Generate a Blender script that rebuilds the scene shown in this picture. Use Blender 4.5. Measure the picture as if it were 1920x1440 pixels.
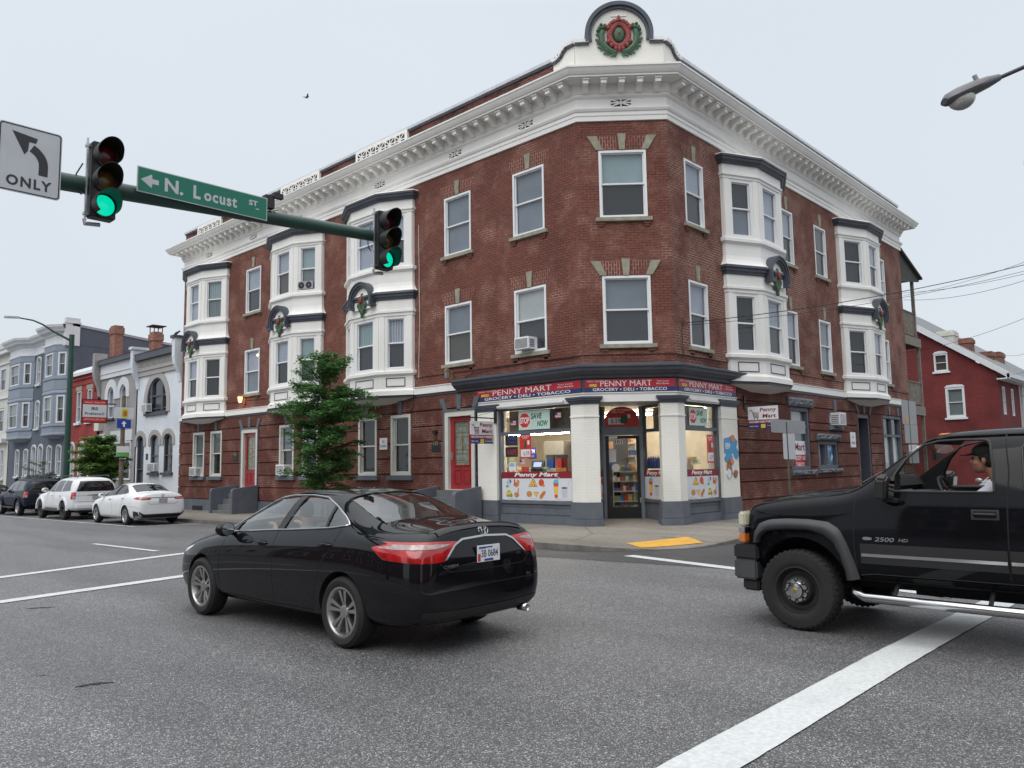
import bpy, bmesh, math, random
from mathutils import Vector, Matrix
from mathutils.bvhtree import BVHTree
random.seed(7)
for o in list(bpy.data.objects): bpy.data.objects.remove(o)
SC = bpy.context.scene
COL = SC.collection
R = math.radians
# ---------------- camera (metres; camera stands over the origin, the corner building fills x>17, y>11.4) ----
cam = bpy.data.cameras.new('camera'); cam.sensor_width = 36; cam.lens = 27.8631; cam.clip_end = 3000; cam.clip_start = 0.05
cob = bpy.data.objects.new('camera', cam); COL.objects.link(cob)
cob.matrix_world = Matrix.Translation((0, 0, 1.70)) @ Matrix([[0.6853283, -0.0648807, -0.7253383], [-0.7280698, -0.0822067, -0.6805559], [-0.0154728, 0.9945012, -0.1035763]]).to_4x4()
SC.camera = cob
SC.render.resolution_x = 1024; SC.render.resolution_y = 768
# ---------------- world: overcast sky ----------------
W = bpy.data.worlds.new('World'); SC.world = W; W.use_nodes = True
nt = W.node_tree; nt.nodes.clear()
out = nt.nodes.new('ShaderNodeOutputWorld'); bg = nt.nodes.new('ShaderNodeBackground')
sky = nt.nodes.new('ShaderNodeTexSky'); sky.sky_type = 'NISHITA'; sky.sun_disc = False
SUN_EL, SUN_AZ = R(48), R(-100)
sky.sun_elevation = SUN_EL; sky.sun_rotation = SUN_AZ; sky.air_density = 1.5; sky.dust_density = 4
bg.inputs['Strength'].default_value = 0.10
tc = nt.nodes.new('ShaderNodeTexCoord'); sep = nt.nodes.new('ShaderNodeSeparateXYZ')
nt.links.new(tc.outputs['Generated'], sep.inputs[0])
ramp = nt.nodes.new('ShaderNodeValToRGB')   # cloud deck: luminance rises from the horizon to the zenith as under a real overcast
cr = ramp.color_ramp; cr.interpolation = 'EASE'
cr.elements[0].position = 0.0; cr.elements[0].color = (0.66, 0.705, 0.755, 1)
cr.elements[1].position = 1.0; cr.elements[1].color = (1, 1, 1, 1)
e = cr.elements.new(0.22); e.color = (0.66, 0.715, 0.775, 1)
e = cr.elements.new(0.52); e.color = (0.68, 0.738, 0.80, 1)
nt.links.new(sep.outputs['Z'], ramp.inputs[0])
gain = nt.nodes.new('ShaderNodeMapRange'); gain.inputs['From Min'].default_value = 0.52; gain.inputs['From Max'].default_value = 1.0
gain.inputs['To Min'].default_value = 10.4; gain.inputs['To Max'].default_value = 24.0
nt.links.new(sep.outputs['Z'], gain.inputs['Value'])
nz = nt.nodes.new('ShaderNodeTexNoise'); nz.inputs['Scale'].default_value = 1.6; nz.inputs['Detail'].default_value = 3
mp = nt.nodes.new('ShaderNodeMapRange'); mp.inputs['To Min'].default_value = 0.95; mp.inputs['To Max'].default_value = 1.05
nt.links.new(tc.outputs['Generated'], nz.inputs['Vector']); nt.links.new(nz.outputs['Fac'], mp.inputs['Value'])
m1 = nt.nodes.new('ShaderNodeMath'); m1.operation = 'MULTIPLY'; nt.links.new(gain.outputs[0], m1.inputs[0]); nt.links.new(mp.outputs[0], m1.inputs[1])
vm = nt.nodes.new('ShaderNodeVectorMath'); vm.operation = 'SCALE'; nt.links.new(ramp.outputs[0], vm.inputs[0]); nt.links.new(m1.outputs[0], vm.inputs['Scale'])
mx = nt.nodes.new('ShaderNodeMixRGB'); mx.inputs[0].default_value = 0.93
nt.links.new(sky.outputs[0], mx.inputs[1]); nt.links.new(vm.outputs[0], mx.inputs[2])
nt.links.new(mx.outputs[0], bg.inputs[0]); nt.links.new(bg.outputs[0], out.inputs[0])
# ---------------- sun (veiled) ----------------
sl = bpy.data.lights.new('sun', 'SUN'); sl.energy = 1.1; sl.angle = R(50); sl.color = (1, 0.97, 0.93)
so = bpy.data.objects.new('sun', sl); COL.objects.link(so)
sdir = Vector((-math.cos(SUN_EL) * 0.98, math.cos(SUN_EL) * -0.18, math.sin(SUN_EL)))
so.rotation_euler = (-sdir).to_track_quat('-Z', 'Y').to_euler()
SC.view_settings.view_transform = 'Standard'; SC.view_settings.look = 'None'
SC.view_settings.exposure = 0.12; SC.view_settings.gamma = 1.0

# =====================================================================================
# helpers
# =====================================================================================
Z = Vector((0, 0, 1))
def tag(o, label=None, cat=None, group=None, kind=None):
    if label: o['label'] = label
    if cat: o['category'] = cat
    if group: o['group'] = group
    if kind: o['kind'] = kind
    return o
def empty(name, loc=(0, 0, 0), rz=0, label=None, cat=None, group=None):
    o = bpy.data.objects.new(name, None); COL.objects.link(o); o.location = loc; o.rotation_euler = (0, 0, rz)
    o.empty_display_size = 0.2
    return tag(o, label, cat, group)
def copy_tree(o, parent=None):
    c = o.copy(); COL.objects.link(c); c.parent = parent
    if parent is not None: c.matrix_parent_inverse = o.matrix_parent_inverse.copy()
    for ch in list(o.children): copy_tree(ch, c)
    return c
class Fr:
    """facade frame: s along the wall, z up, w outwards"""
    def __init__(s, o, u, n): s.o = Vector(o); s.u = Vector(u).normalized(); s.n = Vector(n).normalized()
    def p(s, a, z, w=0.0): return s.o + s.u * a + s.n * w + Z * z
class MB:
    def __init__(s): s.v = []; s.f = []; s.m = []
    def poly(s, pts, m=0):
        i = len(s.v); s.v += [tuple(p) for p in pts]; s.f.append(tuple(range(i, i + len(pts)))); s.m.append(m)
    def box(s, fr, s0, s1, z0, z1, w0, w1, m=0):
        c = [fr.p(a, z, w) for w in (w0, w1) for z in (z0, z1) for a in (s0, s1)]
        s.hexa(c, m)
    def hexa(s, c, m=0):
        i = len(s.v); s.v += [tuple(p) for p in c]
        for q in ((0, 1, 3, 2), (4, 6, 7, 5), (0, 4, 5, 1), (2, 3, 7, 6), (0, 2, 6, 4), (1, 5, 7, 3)):
            s.f.append(tuple(i + k for k in q)); s.m.append(m)
    def bx(s, x0, x1, y0, y1, z0, z1, m=0):
        s.hexa([(x, y, z) for z in (z0, z1) for y in (y0, y1) for x in (x0, x1)], m)
    def prism(s, pts, ext, m=0, m2=None):
        """pts: planar loop of world points, ext: extrusion vector"""
        ext = Vector(ext); pts = [Vector(p) for p in pts]; q = [p + ext for p in pts]
        s.poly(pts, m); s.poly(list(reversed(q)), m)
        n = len(pts)
        for k in range(n): s.poly([pts[k], q[k], q[(k + 1) % n], pts[(k + 1) % n]], m if m2 is None else m2)
    def fprism(s, fr, pts, w0, w1, m=0, m2=None):
        s.prism([fr.p(a, z, w0) for a, z in pts], fr.n * (w1 - w0), m, m2)
    def tube(s, pts, rad, n=10, m=0, cap=True):
        pts = [Vector(p) for p in pts]
        rs = rad if isinstance(rad, (list, tuple)) else [rad] * len(pts)
        rings = []; ref = None
        for k, p in enumerate(pts):
            t = (pts[min(k + 1, len(pts) - 1)] - pts[max(k - 1, 0)]).normalized()
            if ref is None: ref = Vector((0, 0, 1)) if abs(t.z) < 0.9 else Vector((1, 0, 0))
            a = (ref - t * ref.dot(t)).normalized(); ref = a; b = t.cross(a)
            i = len(s.v); rings.append(i)
            for j in range(n):
                an = 2 * math.pi * j / n; s.v.append(tuple(p + (a * math.cos(an) + b * math.sin(an)) * rs[k]))
        for k in range(len(rings) - 1):
            for j in range(n):
                s.f.append((rings[k] + j, rings[k] + (j + 1) % n, rings[k + 1] + (j + 1) % n, rings[k + 1] + j)); s.m.append(m)
        if cap:
            s.f.append(tuple(reversed(range(rings[0], rings[0] + n)))); s.m.append(m)
            s.f.append(tuple(range(rings[-1], rings[-1] + n))); s.m.append(m)
    def lathe(s, o, ax, prof, n=24, m=0, closed=False):
        """prof: (r, h) along axis ax from origin o"""
        o = Vector(o); ax = Vector(ax).normalized()
        a = ax.orthogonal().normalized(); b = ax.cross(a); rings = []
        for r_, h in prof:
            i = len(s.v); rings.append(i)
            for j in range(n):
                an = 2 * math.pi * j / n; s.v.append(tuple(o + ax * h + (a * math.cos(an) + b * math.sin(an)) * r_))
        K = len(rings)
        for k in range(K if closed else K - 1):
            k2 = (k + 1) % K
            for j in range(n):
                s.f.append((rings[k] + j, rings[k] + (j + 1) % n, rings[k2] + (j + 1) % n, rings[k2] + j)); s.m.append(m)
    def ball(s, c, r, m=0, nu=12, nv=8, rot=None):
        c = Vector(c); r = (r, r, r) if isinstance(r, (int, float)) else r; base = len(s.v)
        for j in range(nv + 1):
            th = math.pi * j / nv
            for i in range(nu):
                ph = 2 * math.pi * i / nu
                p = Vector((r[0] * math.sin(th) * math.cos(ph), r[1] * math.sin(th) * math.sin(ph), r[2] * math.cos(th)))
                if rot: p = rot @ p
                s.v.append(tuple(c + p))
        for j in range(nv):
            for i in range(nu):
                s.f.append((base + j * nu + i, base + (j + 1) * nu + i, base + (j + 1) * nu + (i + 1) % nu, base + j * nu + (i + 1) % nu)); s.m.append(m)
    def sweep(s, path, prof, mats, flip=1, cap=True):
        """path: 2-D points; prof: (outward, z) polyline; mats: material per profile segment"""
        path = [Vector(p) for p in path]; offs = []
        N = []
        for k in range(len(path) - 1):
            t = (path[k + 1] - path[k]).normalized(); N.append(Vector((t.y, -t.x)) * flip)
        for k in range(len(path)):
            if k == 0: offs.append(N[0])
            elif k == len(path) - 1: offs.append(N[-1])
            else: offs.append((N[k - 1] + N[k]) / (1 + N[k - 1].dot(N[k])))
        rings = []
        for k, p in enumerate(path):
            i = len(s.v); rings.append(i)
            for w, z in prof: q = p + offs[k] * w; s.v.append((q.x, q.y, z))
        for k in range(len(path) - 1):
            for j in range(len(prof) - 1):
                a, b = rings[k] + j, rings[k + 1] + j
                s.f.append((a, a + 1, b + 1, b)); s.m.append(mats[j] if isinstance(mats, (list, tuple)) else mats)
        if cap:
            mm = mats[0] if isinstance(mats, (list, tuple)) else mats
            for r0 in (rings[0], rings[-1]): s.f.append(tuple(r0 + j for j in range(len(prof)))); s.m.append(mm)
    def build(s, name, mats, parent=None, smooth=False, bevel=0, rot=None, recalc=True, uvs=True):
        me = bpy.data.meshes.new(name); me.from_pydata(s.v, [], s.f); me.update()
        for m in (mats if isinstance(mats, (list, tuple)) else [mats]): me.materials.append(m)
        me.polygons.foreach_set('material_index', s.m)
        bm = bmesh.new(); bm.from_mesh(me)
        if recalc:
            bmesh.ops.remove_doubles(bm, verts=bm.verts, dist=1e-5)
            bmesh.ops.recalc_face_normals(bm, faces=bm.faces)
        if bevel:
            bmesh.ops.bevel(bm, geom=[e for e in bm.edges if len(e.link_faces) == 2 and e.calc_face_angle(0) > 0.6], offset=bevel, segments=2, affect='EDGES', clamp_overlap=True)
        if uvs:
            uv = bm.loops.layers.uv.new('UVMap')
            for f in bm.faces:
                n = f.normal
                if abs(n.z) > 0.7:
                    for l in f.loops: l[uv].uv = (l.vert.co.x, l.vert.co.y)
                else:
                    t = Vector((-n.y, n.x, 0)).normalized()
                    for l in f.loops: l[uv].uv = (l.vert.co.dot(t), l.vert.co.z)
        bm.to_mesh(me); bm.free()
        if smooth is True:
            me.polygons.foreach_set('use_smooth', [True] * len(me.polygons))
        elif smooth: me.shade_smooth() if hasattr(me, 'shade_smooth') else None; me.set_sharp_from_angle(angle=R(smooth))
        o = bpy.data.objects.new(name, me); COL.objects.link(o)
        if parent: o.parent = parent
        return o
def mesh_obj(name, me, parent=None):
    o = bpy.data.objects.new(name, me); COL.objects.link(o); o.parent = parent; return o
def evald(o):
    dg = bpy.context.evaluated_depsgraph_get(); dg.update()
    return bpy.data.meshes.new_from_object(o.evaluated_get(dg), preserve_all_data_layers=True, depsgraph=dg)

# ---------------- materials ----------------
MATS = {}
def mat(name, col, rough=0.6, metal=0.0, var=0.12, vs=3.0, bump=0.0, bs=60.0, coat=0.0, spec=0.5, emit=None, es=0.0, dirt=0.0, dcol=(0.1, 0.09, 0.08)):
    if name in MATS: return MATS[name]
    m = bpy.data.materials.new(name); m.use_nodes = True; nt = m.node_tree; b = nt.nodes['Principled BSDF']
    b.inputs['Roughness'].default_value = rough; b.inputs['Metallic'].default_value = metal
    b.inputs['Coat Weight'].default_value = coat; b.inputs['Coat Roughness'].default_value = 0.05 if 'truck' in name else 0.03
    b.inputs['Specular IOR Level'].default_value = spec
    tc = nt.nodes.new('ShaderNodeTexCoord')
    nz = nt.nodes.new('ShaderNodeTexNoise'); nz.inputs['Scale'].default_value = vs; nz.inputs['Detail'].default_value = 5
    nt.links.new(tc.outputs['Object'], nz.inputs['Vector'])
    cr = nt.nodes.new('ShaderNodeValToRGB'); cr.color_ramp.elements[0].position = 0.3; cr.color_ramp.elements[1].position = 0.7
    cr.color_ramp.elements[0].color = (*[c * (1 - var) for c in col], 1); cr.color_ramp.elements[1].color = (*[min(1, c * (1 + var)) for c in col], 1)
    nt.links.new(nz.outputs['Fac'], cr.inputs[0]); last = cr.outputs[0]
    if dirt:
        n2 = nt.nodes.new('ShaderNodeTexNoise'); n2.inputs['Scale'].default_value = 0.9; n2.inputs['Detail'].default_value = 8; n2.inputs['Roughness'].default_value = 0.7
        mpp = nt.nodes.new('ShaderNodeMapping'); mpp.inputs['Scale'].default_value = (2.6, 2.6, 0.35)
        nt.links.new(tc.outputs['Object'], mpp.inputs[0]); nt.links.new(mpp.outputs[0], n2.inputs['Vector'])
        r2 = nt.nodes.new('ShaderNodeMapRange'); r2.inputs['From Min'].default_value = 0.5; r2.inputs['From Max'].default_value = 0.8; r2.inputs['To Max'].default_value = dirt
        nt.links.new(n2.outputs['Fac'], r2.inputs['Value'])
        mx = nt.nodes.new('ShaderNodeMixRGB'); mx.inputs[2].default_value = (*dcol, 1)
        nt.links.new(r2.outputs[0], mx.inputs[0]); nt.links.new(last, mx.inputs[1]); last = mx.outputs[0]
    nt.links.new(last, b.inputs['Base Color'])
    if bump:
        n3 = nt.nodes.new('ShaderNodeTexNoise'); n3.inputs['Scale'].default_value = bs; n3.inputs['Detail'].default_value = 4
        nt.links.new(tc.outputs['Object'], n3.inputs['Vector'])
        bp = nt.nodes.new('ShaderNodeBump'); bp.inputs['Strength'].default_value = bump; bp.inputs['Distance'].default_value = 0.01
        nt.links.new(n3.outputs['Fac'], bp.inputs['Height']); nt.links.new(bp.outputs[0], b.inputs['Normal'])
    if emit: b.inputs['Emission Color'].default_value = (*emit, 1); b.inputs['Emission Strength'].default_value = es
    MATS[name] = m; return m
def brick(name, c1, c2, mort, mort2, bw=0.215, rh=0.075, ms=0.008, rough=0.85, bump=0.5, vert=False, dark=0.5, morthi=0.55, nv=.28):
    m = bpy.data.materials.new(name); m.use_nodes = True; nt = m.node_tree; b = nt.nodes['Principled BSDF']
    b.inputs['Roughness'].default_value = rough; b.inputs['Specular IOR Level'].default_value = 0.3
    uv = nt.nodes.new('ShaderNodeUVMap'); tc = nt.nodes.new('ShaderNodeTexCoord')
    vec = uv.outputs[0]
    if vert:
        mp0 = nt.nodes.new('ShaderNodeMapping'); mp0.inputs['Rotation'].default_value = (0, 0, R(90)); nt.links.new(vec, mp0.inputs[0]); vec = mp0.outputs[0]
    br = nt.nodes.new('ShaderNodeTexBrick'); br.inputs['Scale'].default_value = 1
    br.inputs['Brick Width'].default_value = bw; br.inputs['Row Height'].default_value = rh; br.inputs['Mortar Size'].default_value = ms
    br.inputs['Mortar Smooth'].default_value = 0.15; br.inputs['Bias'].default_value = -0.1
    br.inputs['Color1'].default_value = (*c1, 1); br.inputs['Color2'].default_value = (*c2, 1)
    nt.links.new(vec, br.inputs['Vector'])
    n1 = nt.nodes.new('ShaderNodeTexNoise'); n1.inputs['Scale'].default_value = 1.1; n1.inputs['Detail'].default_value = 8; n1.inputs['Roughness'].default_value = 0.65
    nt.links.new(tc.outputs['Object'], n1.inputs['Vector'])
    rm = nt.nodes.new('ShaderNodeMapRange'); rm.inputs['From Min'].default_value = morthi - 0.12; rm.inputs['From Max'].default_value = morthi + 0.08
    nt.links.new(n1.outputs['Fac'], rm.inputs['Value'])
    mm = nt.nodes.new('ShaderNodeMixRGB'); mm.inputs[1].default_value = (*mort2, 1); mm.inputs[2].default_value = (*mort, 1)
    nt.links.new(rm.outputs[0], mm.inputs[0]); nt.links.new(mm.outputs[0], br.inputs['Mortar'])
    n2 = nt.nodes.new('ShaderNodeTexNoise'); n2.inputs['Scale'].default_value = 0.7; n2.inputs['Detail'].default_value = 6
    mpp = nt.nodes.new('ShaderNodeMapping'); mpp.inputs['Location'].default_value = (3, 5, 1); nt.links.new(tc.outputs['Object'], mpp.inputs[0]); nt.links.new(mpp.outputs[0], n2.inputs['Vector'])
    r2 = nt.nodes.new('ShaderNodeMapRange'); r2.inputs['From Min'].default_value = 0.42; r2.inputs['From Max'].default_value = 0.72; r2.inputs['To Min'].default_value = 1.08; r2.inputs['To Max'].default_value = 1 - dark
    nt.links.new(n2.outputs['Fac'], r2.inputs['Value'])
    n4 = nt.nodes.new('ShaderNodeTexNoise'); n4.inputs['Scale'].default_value = 14; n4.inputs['Detail'].default_value = 3
    nt.links.new(tc.outputs['Object'], n4.inputs['Vector'])
    r4 = nt.nodes.new('ShaderNodeMapRange'); r4.inputs['To Min'].default_value = 1 - nv; r4.inputs['To Max'].default_value = 1 + nv
    nt.links.new(n4.outputs['Fac'], r4.inputs['Value'])
    mu = nt.nodes.new('ShaderNodeMath'); mu.operation = 'MULTIPLY'; nt.links.new(r2.outputs[0], mu.inputs[0]); nt.links.new(r4.outputs[0], mu.inputs[1])
    sc = nt.nodes.new('ShaderNodeVectorMath'); sc.operation = 'SCALE'; nt.links.new(br.outputs['Color'], sc.inputs[0]); nt.links.new(mu.outputs[0], sc.inputs['Scale'])
    nt.links.new(sc.outputs[0], b.inputs['Base Color'])
    bp = nt.nodes.new('ShaderNodeBump'); bp.inputs['Strength'].default_value = bump; bp.inputs['Distance'].default_value = 0.012; bp.invert = True
    nt.links.new(br.outputs['Fac'], bp.inputs['Height']); nt.links.new(bp.outputs[0], b.inputs['Normal'])
    return m
def glassm(name, tint=(0.8, 0.85, 0.85), ior=1.65, boost=1.0, rough=0.01, wav=0.0):
    m = bpy.data.materials.new(name); m.use_nodes = True; nt = m.node_tree; nt.nodes.clear()
    o = nt.nodes.new('ShaderNodeOutputMaterial'); mix = nt.nodes.new('ShaderNodeMixShader')
    t = nt.nodes.new('ShaderNodeBsdfTransparent'); t.inputs[0].default_value = (*tint, 1)
    g = nt.nodes.new('ShaderNodeBsdfGlossy'); g.inputs['Roughness'].default_value = rough; g.inputs[0].default_value = (boost, boost, boost, 1)
    # glass seen from either side has the same reflectance: use |cos| through a Schlick curve
    geo = nt.nodes.new('ShaderNodeNewGeometry'); dt = nt.nodes.new('ShaderNodeVectorMath'); dt.operation = 'DOT_PRODUCT'
    nt.links.new(geo.outputs['Normal'], dt.inputs[0]); nt.links.new(geo.outputs['Incoming'], dt.inputs[1])
    ab = nt.nodes.new('ShaderNodeMath'); ab.operation = 'ABSOLUTE'; nt.links.new(dt.outputs['Value'], ab.inputs[0])
    su = nt.nodes.new('ShaderNodeMath'); su.operation = 'SUBTRACT'; su.inputs[0].default_value = 1; nt.links.new(ab.outputs[0], su.inputs[1])
    pw = nt.nodes.new('ShaderNodeMath'); pw.operation = 'POWER'; pw.inputs[1].default_value = 5; nt.links.new(su.outputs[0], pw.inputs[0])
    f0 = ((ior - 1) / (ior + 1)) ** 2 * 1.9
    ma = nt.nodes.new('ShaderNodeMath'); ma.operation = 'MULTIPLY_ADD'; ma.inputs[1].default_value = 1 - f0; ma.inputs[2].default_value = f0
    nt.links.new(pw.outputs[0], ma.inputs[0]); nt.links.new(ma.outputs[0], mix.inputs[0])
    nt.links.new(t.outputs[0], mix.inputs[1]); nt.links.new(g.outputs[0], mix.inputs[2]); nt.links.new(mix.outputs[0], o.inputs[0])
    if wav:
        tc = nt.nodes.new('ShaderNodeTexCoord'); n3 = nt.nodes.new('ShaderNodeTexNoise'); n3.inputs['Scale'].default_value = 1.7
        nt.links.new(tc.outputs['Object'], n3.inputs['Vector'])
        bp = nt.nodes.new('ShaderNodeBump'); bp.inputs['Strength'].default_value = wav; bp.inputs['Distance'].default_value = 0.02
        nt.links.new(n3.outputs['Fac'], bp.inputs['Height']); nt.links.new(bp.outputs[0], g.inputs['Normal'])
    return m
M_white = mat('white_trim_paint', (0.80, 0.79, 0.76), 0.55, var=0.04, vs=1.2, bump=0.05, bs=25, dirt=0.22, dcol=(0.52, 0.49, 0.43))
M_slate = mat('slate_blue_paint', (0.060, 0.068, 0.088), 0.5, var=0.12, bump=0.08, bs=30, dirt=0.35, dcol=(0.16, 0.16, 0.17))
M_slate2 = mat('slate_grey_masonry_paint', (0.105, 0.118, 0.142), 0.65, var=0.12, bump=0.15, bs=18, dirt=0.4, dcol=(0.2, 0.2, 0.2))
M_vinyl = mat('white_vinyl_frame', (0.76, 0.77, 0.78), 0.4, var=0.02)
M_stone = mat('sandstone', (0.30, 0.285, 0.22), 0.9, var=0.22, vs=6, bump=0.4, bs=40, dirt=0.5, dcol=(0.14, 0.14, 0.11))
M_brick = brick('red_brick', (0.200, 0.070, 0.051), (0.150, 0.055, 0.041), (0.36, 0.25, 0.20), (0.066, 0.034, 0.029), ms=0.010, dark=0.14, morthi=0.60)
M_brickR = brick('red_brick_darker', (0.188, 0.067, 0.050), (0.138, 0.052, 0.040), (0.35, 0.25, 0.20), (0.058, 0.032, 0.028), ms=0.010, dark=0.18, morthi=0.52)  # slightly darker red brick with more pale mortar
M_brickG = brick('red_brick_rusticated', (0.152, 0.050, 0.037), (0.110, 0.039, 0.030), (0.38, 0.26, 0.20), (0.065, 0.030, 0.025), ms=0.010, dark=0.20, morthi=0.60)
M_brickV = brick('brick_soldier_course', (0.180, 0.056, 0.043), (0.13, 0.042, 0.033), (0.36, 0.25, 0.2), (0.16, 0.08, 0.065), vert=True, ms=0.009, dark=0.25, morthi=0.45)
M_brickW = brick('white_painted_brick', (0.77, 0.755, 0.70), (0.76, 0.745, 0.69), (0.70, 0.685, 0.63), (0.72, 0.705, 0.65), dark=0.06, bump=0.22, ms=0.006, rough=0.6, nv=.04)
M_brickP = brick('parapet_brick_sooty', (0.16, 0.045, 0.032), (0.03, 0.02, 0.02), (0.30, 0.2, 0.16), (0.05, 0.03, 0.03), dark=0.5)
M_glass = glassm('window_glass', (0.78, 0.82, 0.84), 1.48, 0.9, wav=0.2)
M_black = mat('near_black', (0.012, 0.012, 0.013), 0.5, var=0.1)
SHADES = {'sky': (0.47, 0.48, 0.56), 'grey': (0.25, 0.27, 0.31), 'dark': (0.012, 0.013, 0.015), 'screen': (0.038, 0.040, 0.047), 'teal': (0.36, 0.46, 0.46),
          'brown': (0.10, 0.085, 0.070), 'white': (0.62, 0.62, 0.60), 'sage': (0.22, 0.25, 0.24)}  # sky, dark: sky reflection and unlit room put into the backing colour
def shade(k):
    return mat('pane_backing_' + k, SHADES[k], 0.8, var=0.10, vs=1.5, bump=0.1, bs=12)
def curtain(k):
    n = 'curtain_' + k
    if n in MATS: return MATS[n]
    m = mat(n, SHADES[k], 0.9, var=0.1)
    nt = m.node_tree; b = nt.nodes['Principled BSDF']; tc = nt.nodes.new('ShaderNodeUVMap'); wv = nt.nodes.new('ShaderNodeTexWave'); wv.inputs['Scale'].default_value = 3.2; wv.inputs['Distortion'].default_value = 2
    nt.links.new(tc.outputs[0], wv.inputs['Vector']); mx = nt.nodes.new('ShaderNodeMixRGB'); c = SHADES[k]
    mx.inputs[1].default_value = (*[x * 0.6 for x in c], 1); mx.inputs[2].default_value = (*[x * 1.25 for x in c], 1)
    nt.links.new(wv.outputs['Fac'], mx.inputs[0]); nt.links.new(mx.outputs[0], b.inputs['Base Color']); return m
# ---------------- lettering ----------------
def text(s, fr, a, z, w, h, m, parent, width=None, shear=0.0, bold=0.0, name='lettering', depth=0.002, italic=0.0, space=1.0):
    cu = bpy.data.curves.new(name, 'FONT'); cu.body = s; cu.size = 1; cu.align_x = 'CENTER'; cu.align_y = 'CENTER'
    cu.offset = bold; cu.extrude = 0.5; cu.shear = italic; cu.resolution_u = 3; cu.space_character = space
    t = bpy.data.objects.new(name, cu); COL.objects.link(t); me = evald(t)
    bpy.data.objects.remove(t)
    xs = [v.co.x for v in me.vertices]; ys = [v.co.y for v in me.vertices]
    if not xs: return None
    cx, cy = (min(xs) + max(xs)) / 2, (min(ys) + max(ys)) / 2
    sy = h / max(1e-6, max(ys) - min(ys)); sx = (width / (max(xs) - min(xs))) if width else sy
    right = (-fr.n).cross(Z).normalized(); c = fr.p(a, z, w)
    for v in me.vertices:
        v.co = c + right * ((v.co.x - cx) * sx) + Z * ((v.co.y - cy) * sy + (v.co.x - cx) * sx * shear) + fr.n * (v.co.z * depth)
    me.materials.clear(); me.materials.append(m)
    return mesh_obj(name, me, parent)
def wall_holes(mb, fr, s0, s1, z0, z1, holes, m=0, w=0.0, rev=0.16, mrev=None):
    S = sorted({s0, s1, *[max(s0, min(s1, h[k])) for h in holes for k in (0, 1)]}); ZZ = sorted({z0, z1, *[max(z0, min(z1, h[k])) for h in holes for k in (2, 3)]})
    for a, b in zip(S, S[1:]):
        for c, d in zip(ZZ, ZZ[1:]):
            x, y = (a + b) / 2, (c + d) / 2
            if any(h[0] < x < h[1] and h[2] < y < h[3] for h in holes): continue
            mb.poly([fr.p(a, c, w), fr.p(b, c, w), fr.p(b, d, w), fr.p(a, d, w)], m)
    mr = m if mrev is None else mrev
    for h in holes:
        a, b, c, d = max(s0, h[0]), min(s1, h[1]), max(z0, h[2]), min(z1, h[3])
        if a >= b or c >= d: continue
        mb.poly([fr.p(a, c, w), fr.p(a, d, w), fr.p(a, d, w - rev), fr.p(a, c, w - rev)], mr)
        mb.poly([fr.p(b, c, w), fr.p(b, d, w), fr.p(b, d, w - rev), fr.p(b, c, w - rev)], mr)
        mb.poly([fr.p(a, d, w), fr.p(b, d, w), fr.p(b, d, w - rev), fr.p(a, d, w - rev)], mr)
        mb.poly([fr.p(a, c, w), fr.p(b, c, w), fr.p(b, c, w - rev), fr.p(a, c, w - rev)], mr)
def ring(mb, fr, s0, s1, z0, z1, t, w0, w1, m=0, tb=None):
    tb = t if tb is None else tb
    mb.box(fr, s0, s0 + t, z0, z1, w0, w1, m); mb.box(fr, s1 - t, s1, z0, z1, w0, w1, m)
    mb.box(fr, s0 + t, s1 - t, z1 - t, z1, w0, w1, m); mb.box(fr, s0 + t, s1 - t, z0, z0 + tb, w0, w1, m)
def window(parent, fr, s0, s1, z0, z1, up='sky', lo='grey', fm=None, fw=0.065, proud=0.015, base=0.0, mid=0.5, name='window', panes=True, cur=False, simple=False):
    fm = fm or M_vinyl; mb = MB()
    ring(mb, fr, s0 + 0.003, s1 - 0.003, z0 + 0.003, z1 - 0.003, fw, base - 0.11, base + proud)
    a, b = s0 + fw, s1 - fw; c, d = z0 + fw, z1 - fw; zm = c + (d - c) * mid; t = 0.035
    if not simple:
        ring(mb, fr, a, b, zm, d, t, base - 0.075, base - 0.045); ring(mb, fr, a, b, c, zm + 0.02, t, base - 0.105, base - 0.077)
        mb.box(fr, a, b, zm - 0.012, zm + 0.028, base - 0.0765, base - 0.035)
    else: mb.box(fr, a, b, zm - 0.02, zm + 0.02, base - 0.08, base - 0.04)
    o = mb.build(name, fm, parent)
    g = MB(); g.poly([fr.p(a, zm, base - 0.06), fr.p(b, zm, base - 0.06), fr.p(b, d, base - 0.06), fr.p(a, d, base - 0.06)])
    g.poly([fr.p(a, c, base - 0.09), fr.p(b, c, base - 0.09), fr.p(b, zm, base - 0.09), fr.p(a, zm, base - 0.09)])
    g.build('pane', M_glass, o)
    g = MB(); f = curtain if cur else shade
    g.poly([fr.p(a, zm, base - 0.125), fr.p(b, zm, base - 0.125), fr.p(b, d, base - 0.125), fr.p(a, d, base - 0.125)], 0)
    g.poly([fr.p(a, c, base - 0.125), fr.p(b, c, base - 0.125), fr.p(b, zm, base - 0.125), fr.p(a, zm, base - 0.125)], 1)
    g.build('pane_backing', [f(up), f(lo)], o)
    return o
def zr(x, y):
    """height of the road surface"""
    def sm(t): t = max(0.0, min(1.0, t)); return t * t * (3 - 2 * t)
    z = -0.06 * sm((x - 7) / 5.5)
    if y > 13: z -= 0.0065 * (min(y, 70) - 13) * sm((y - 13) / 3)
    return z
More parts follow.
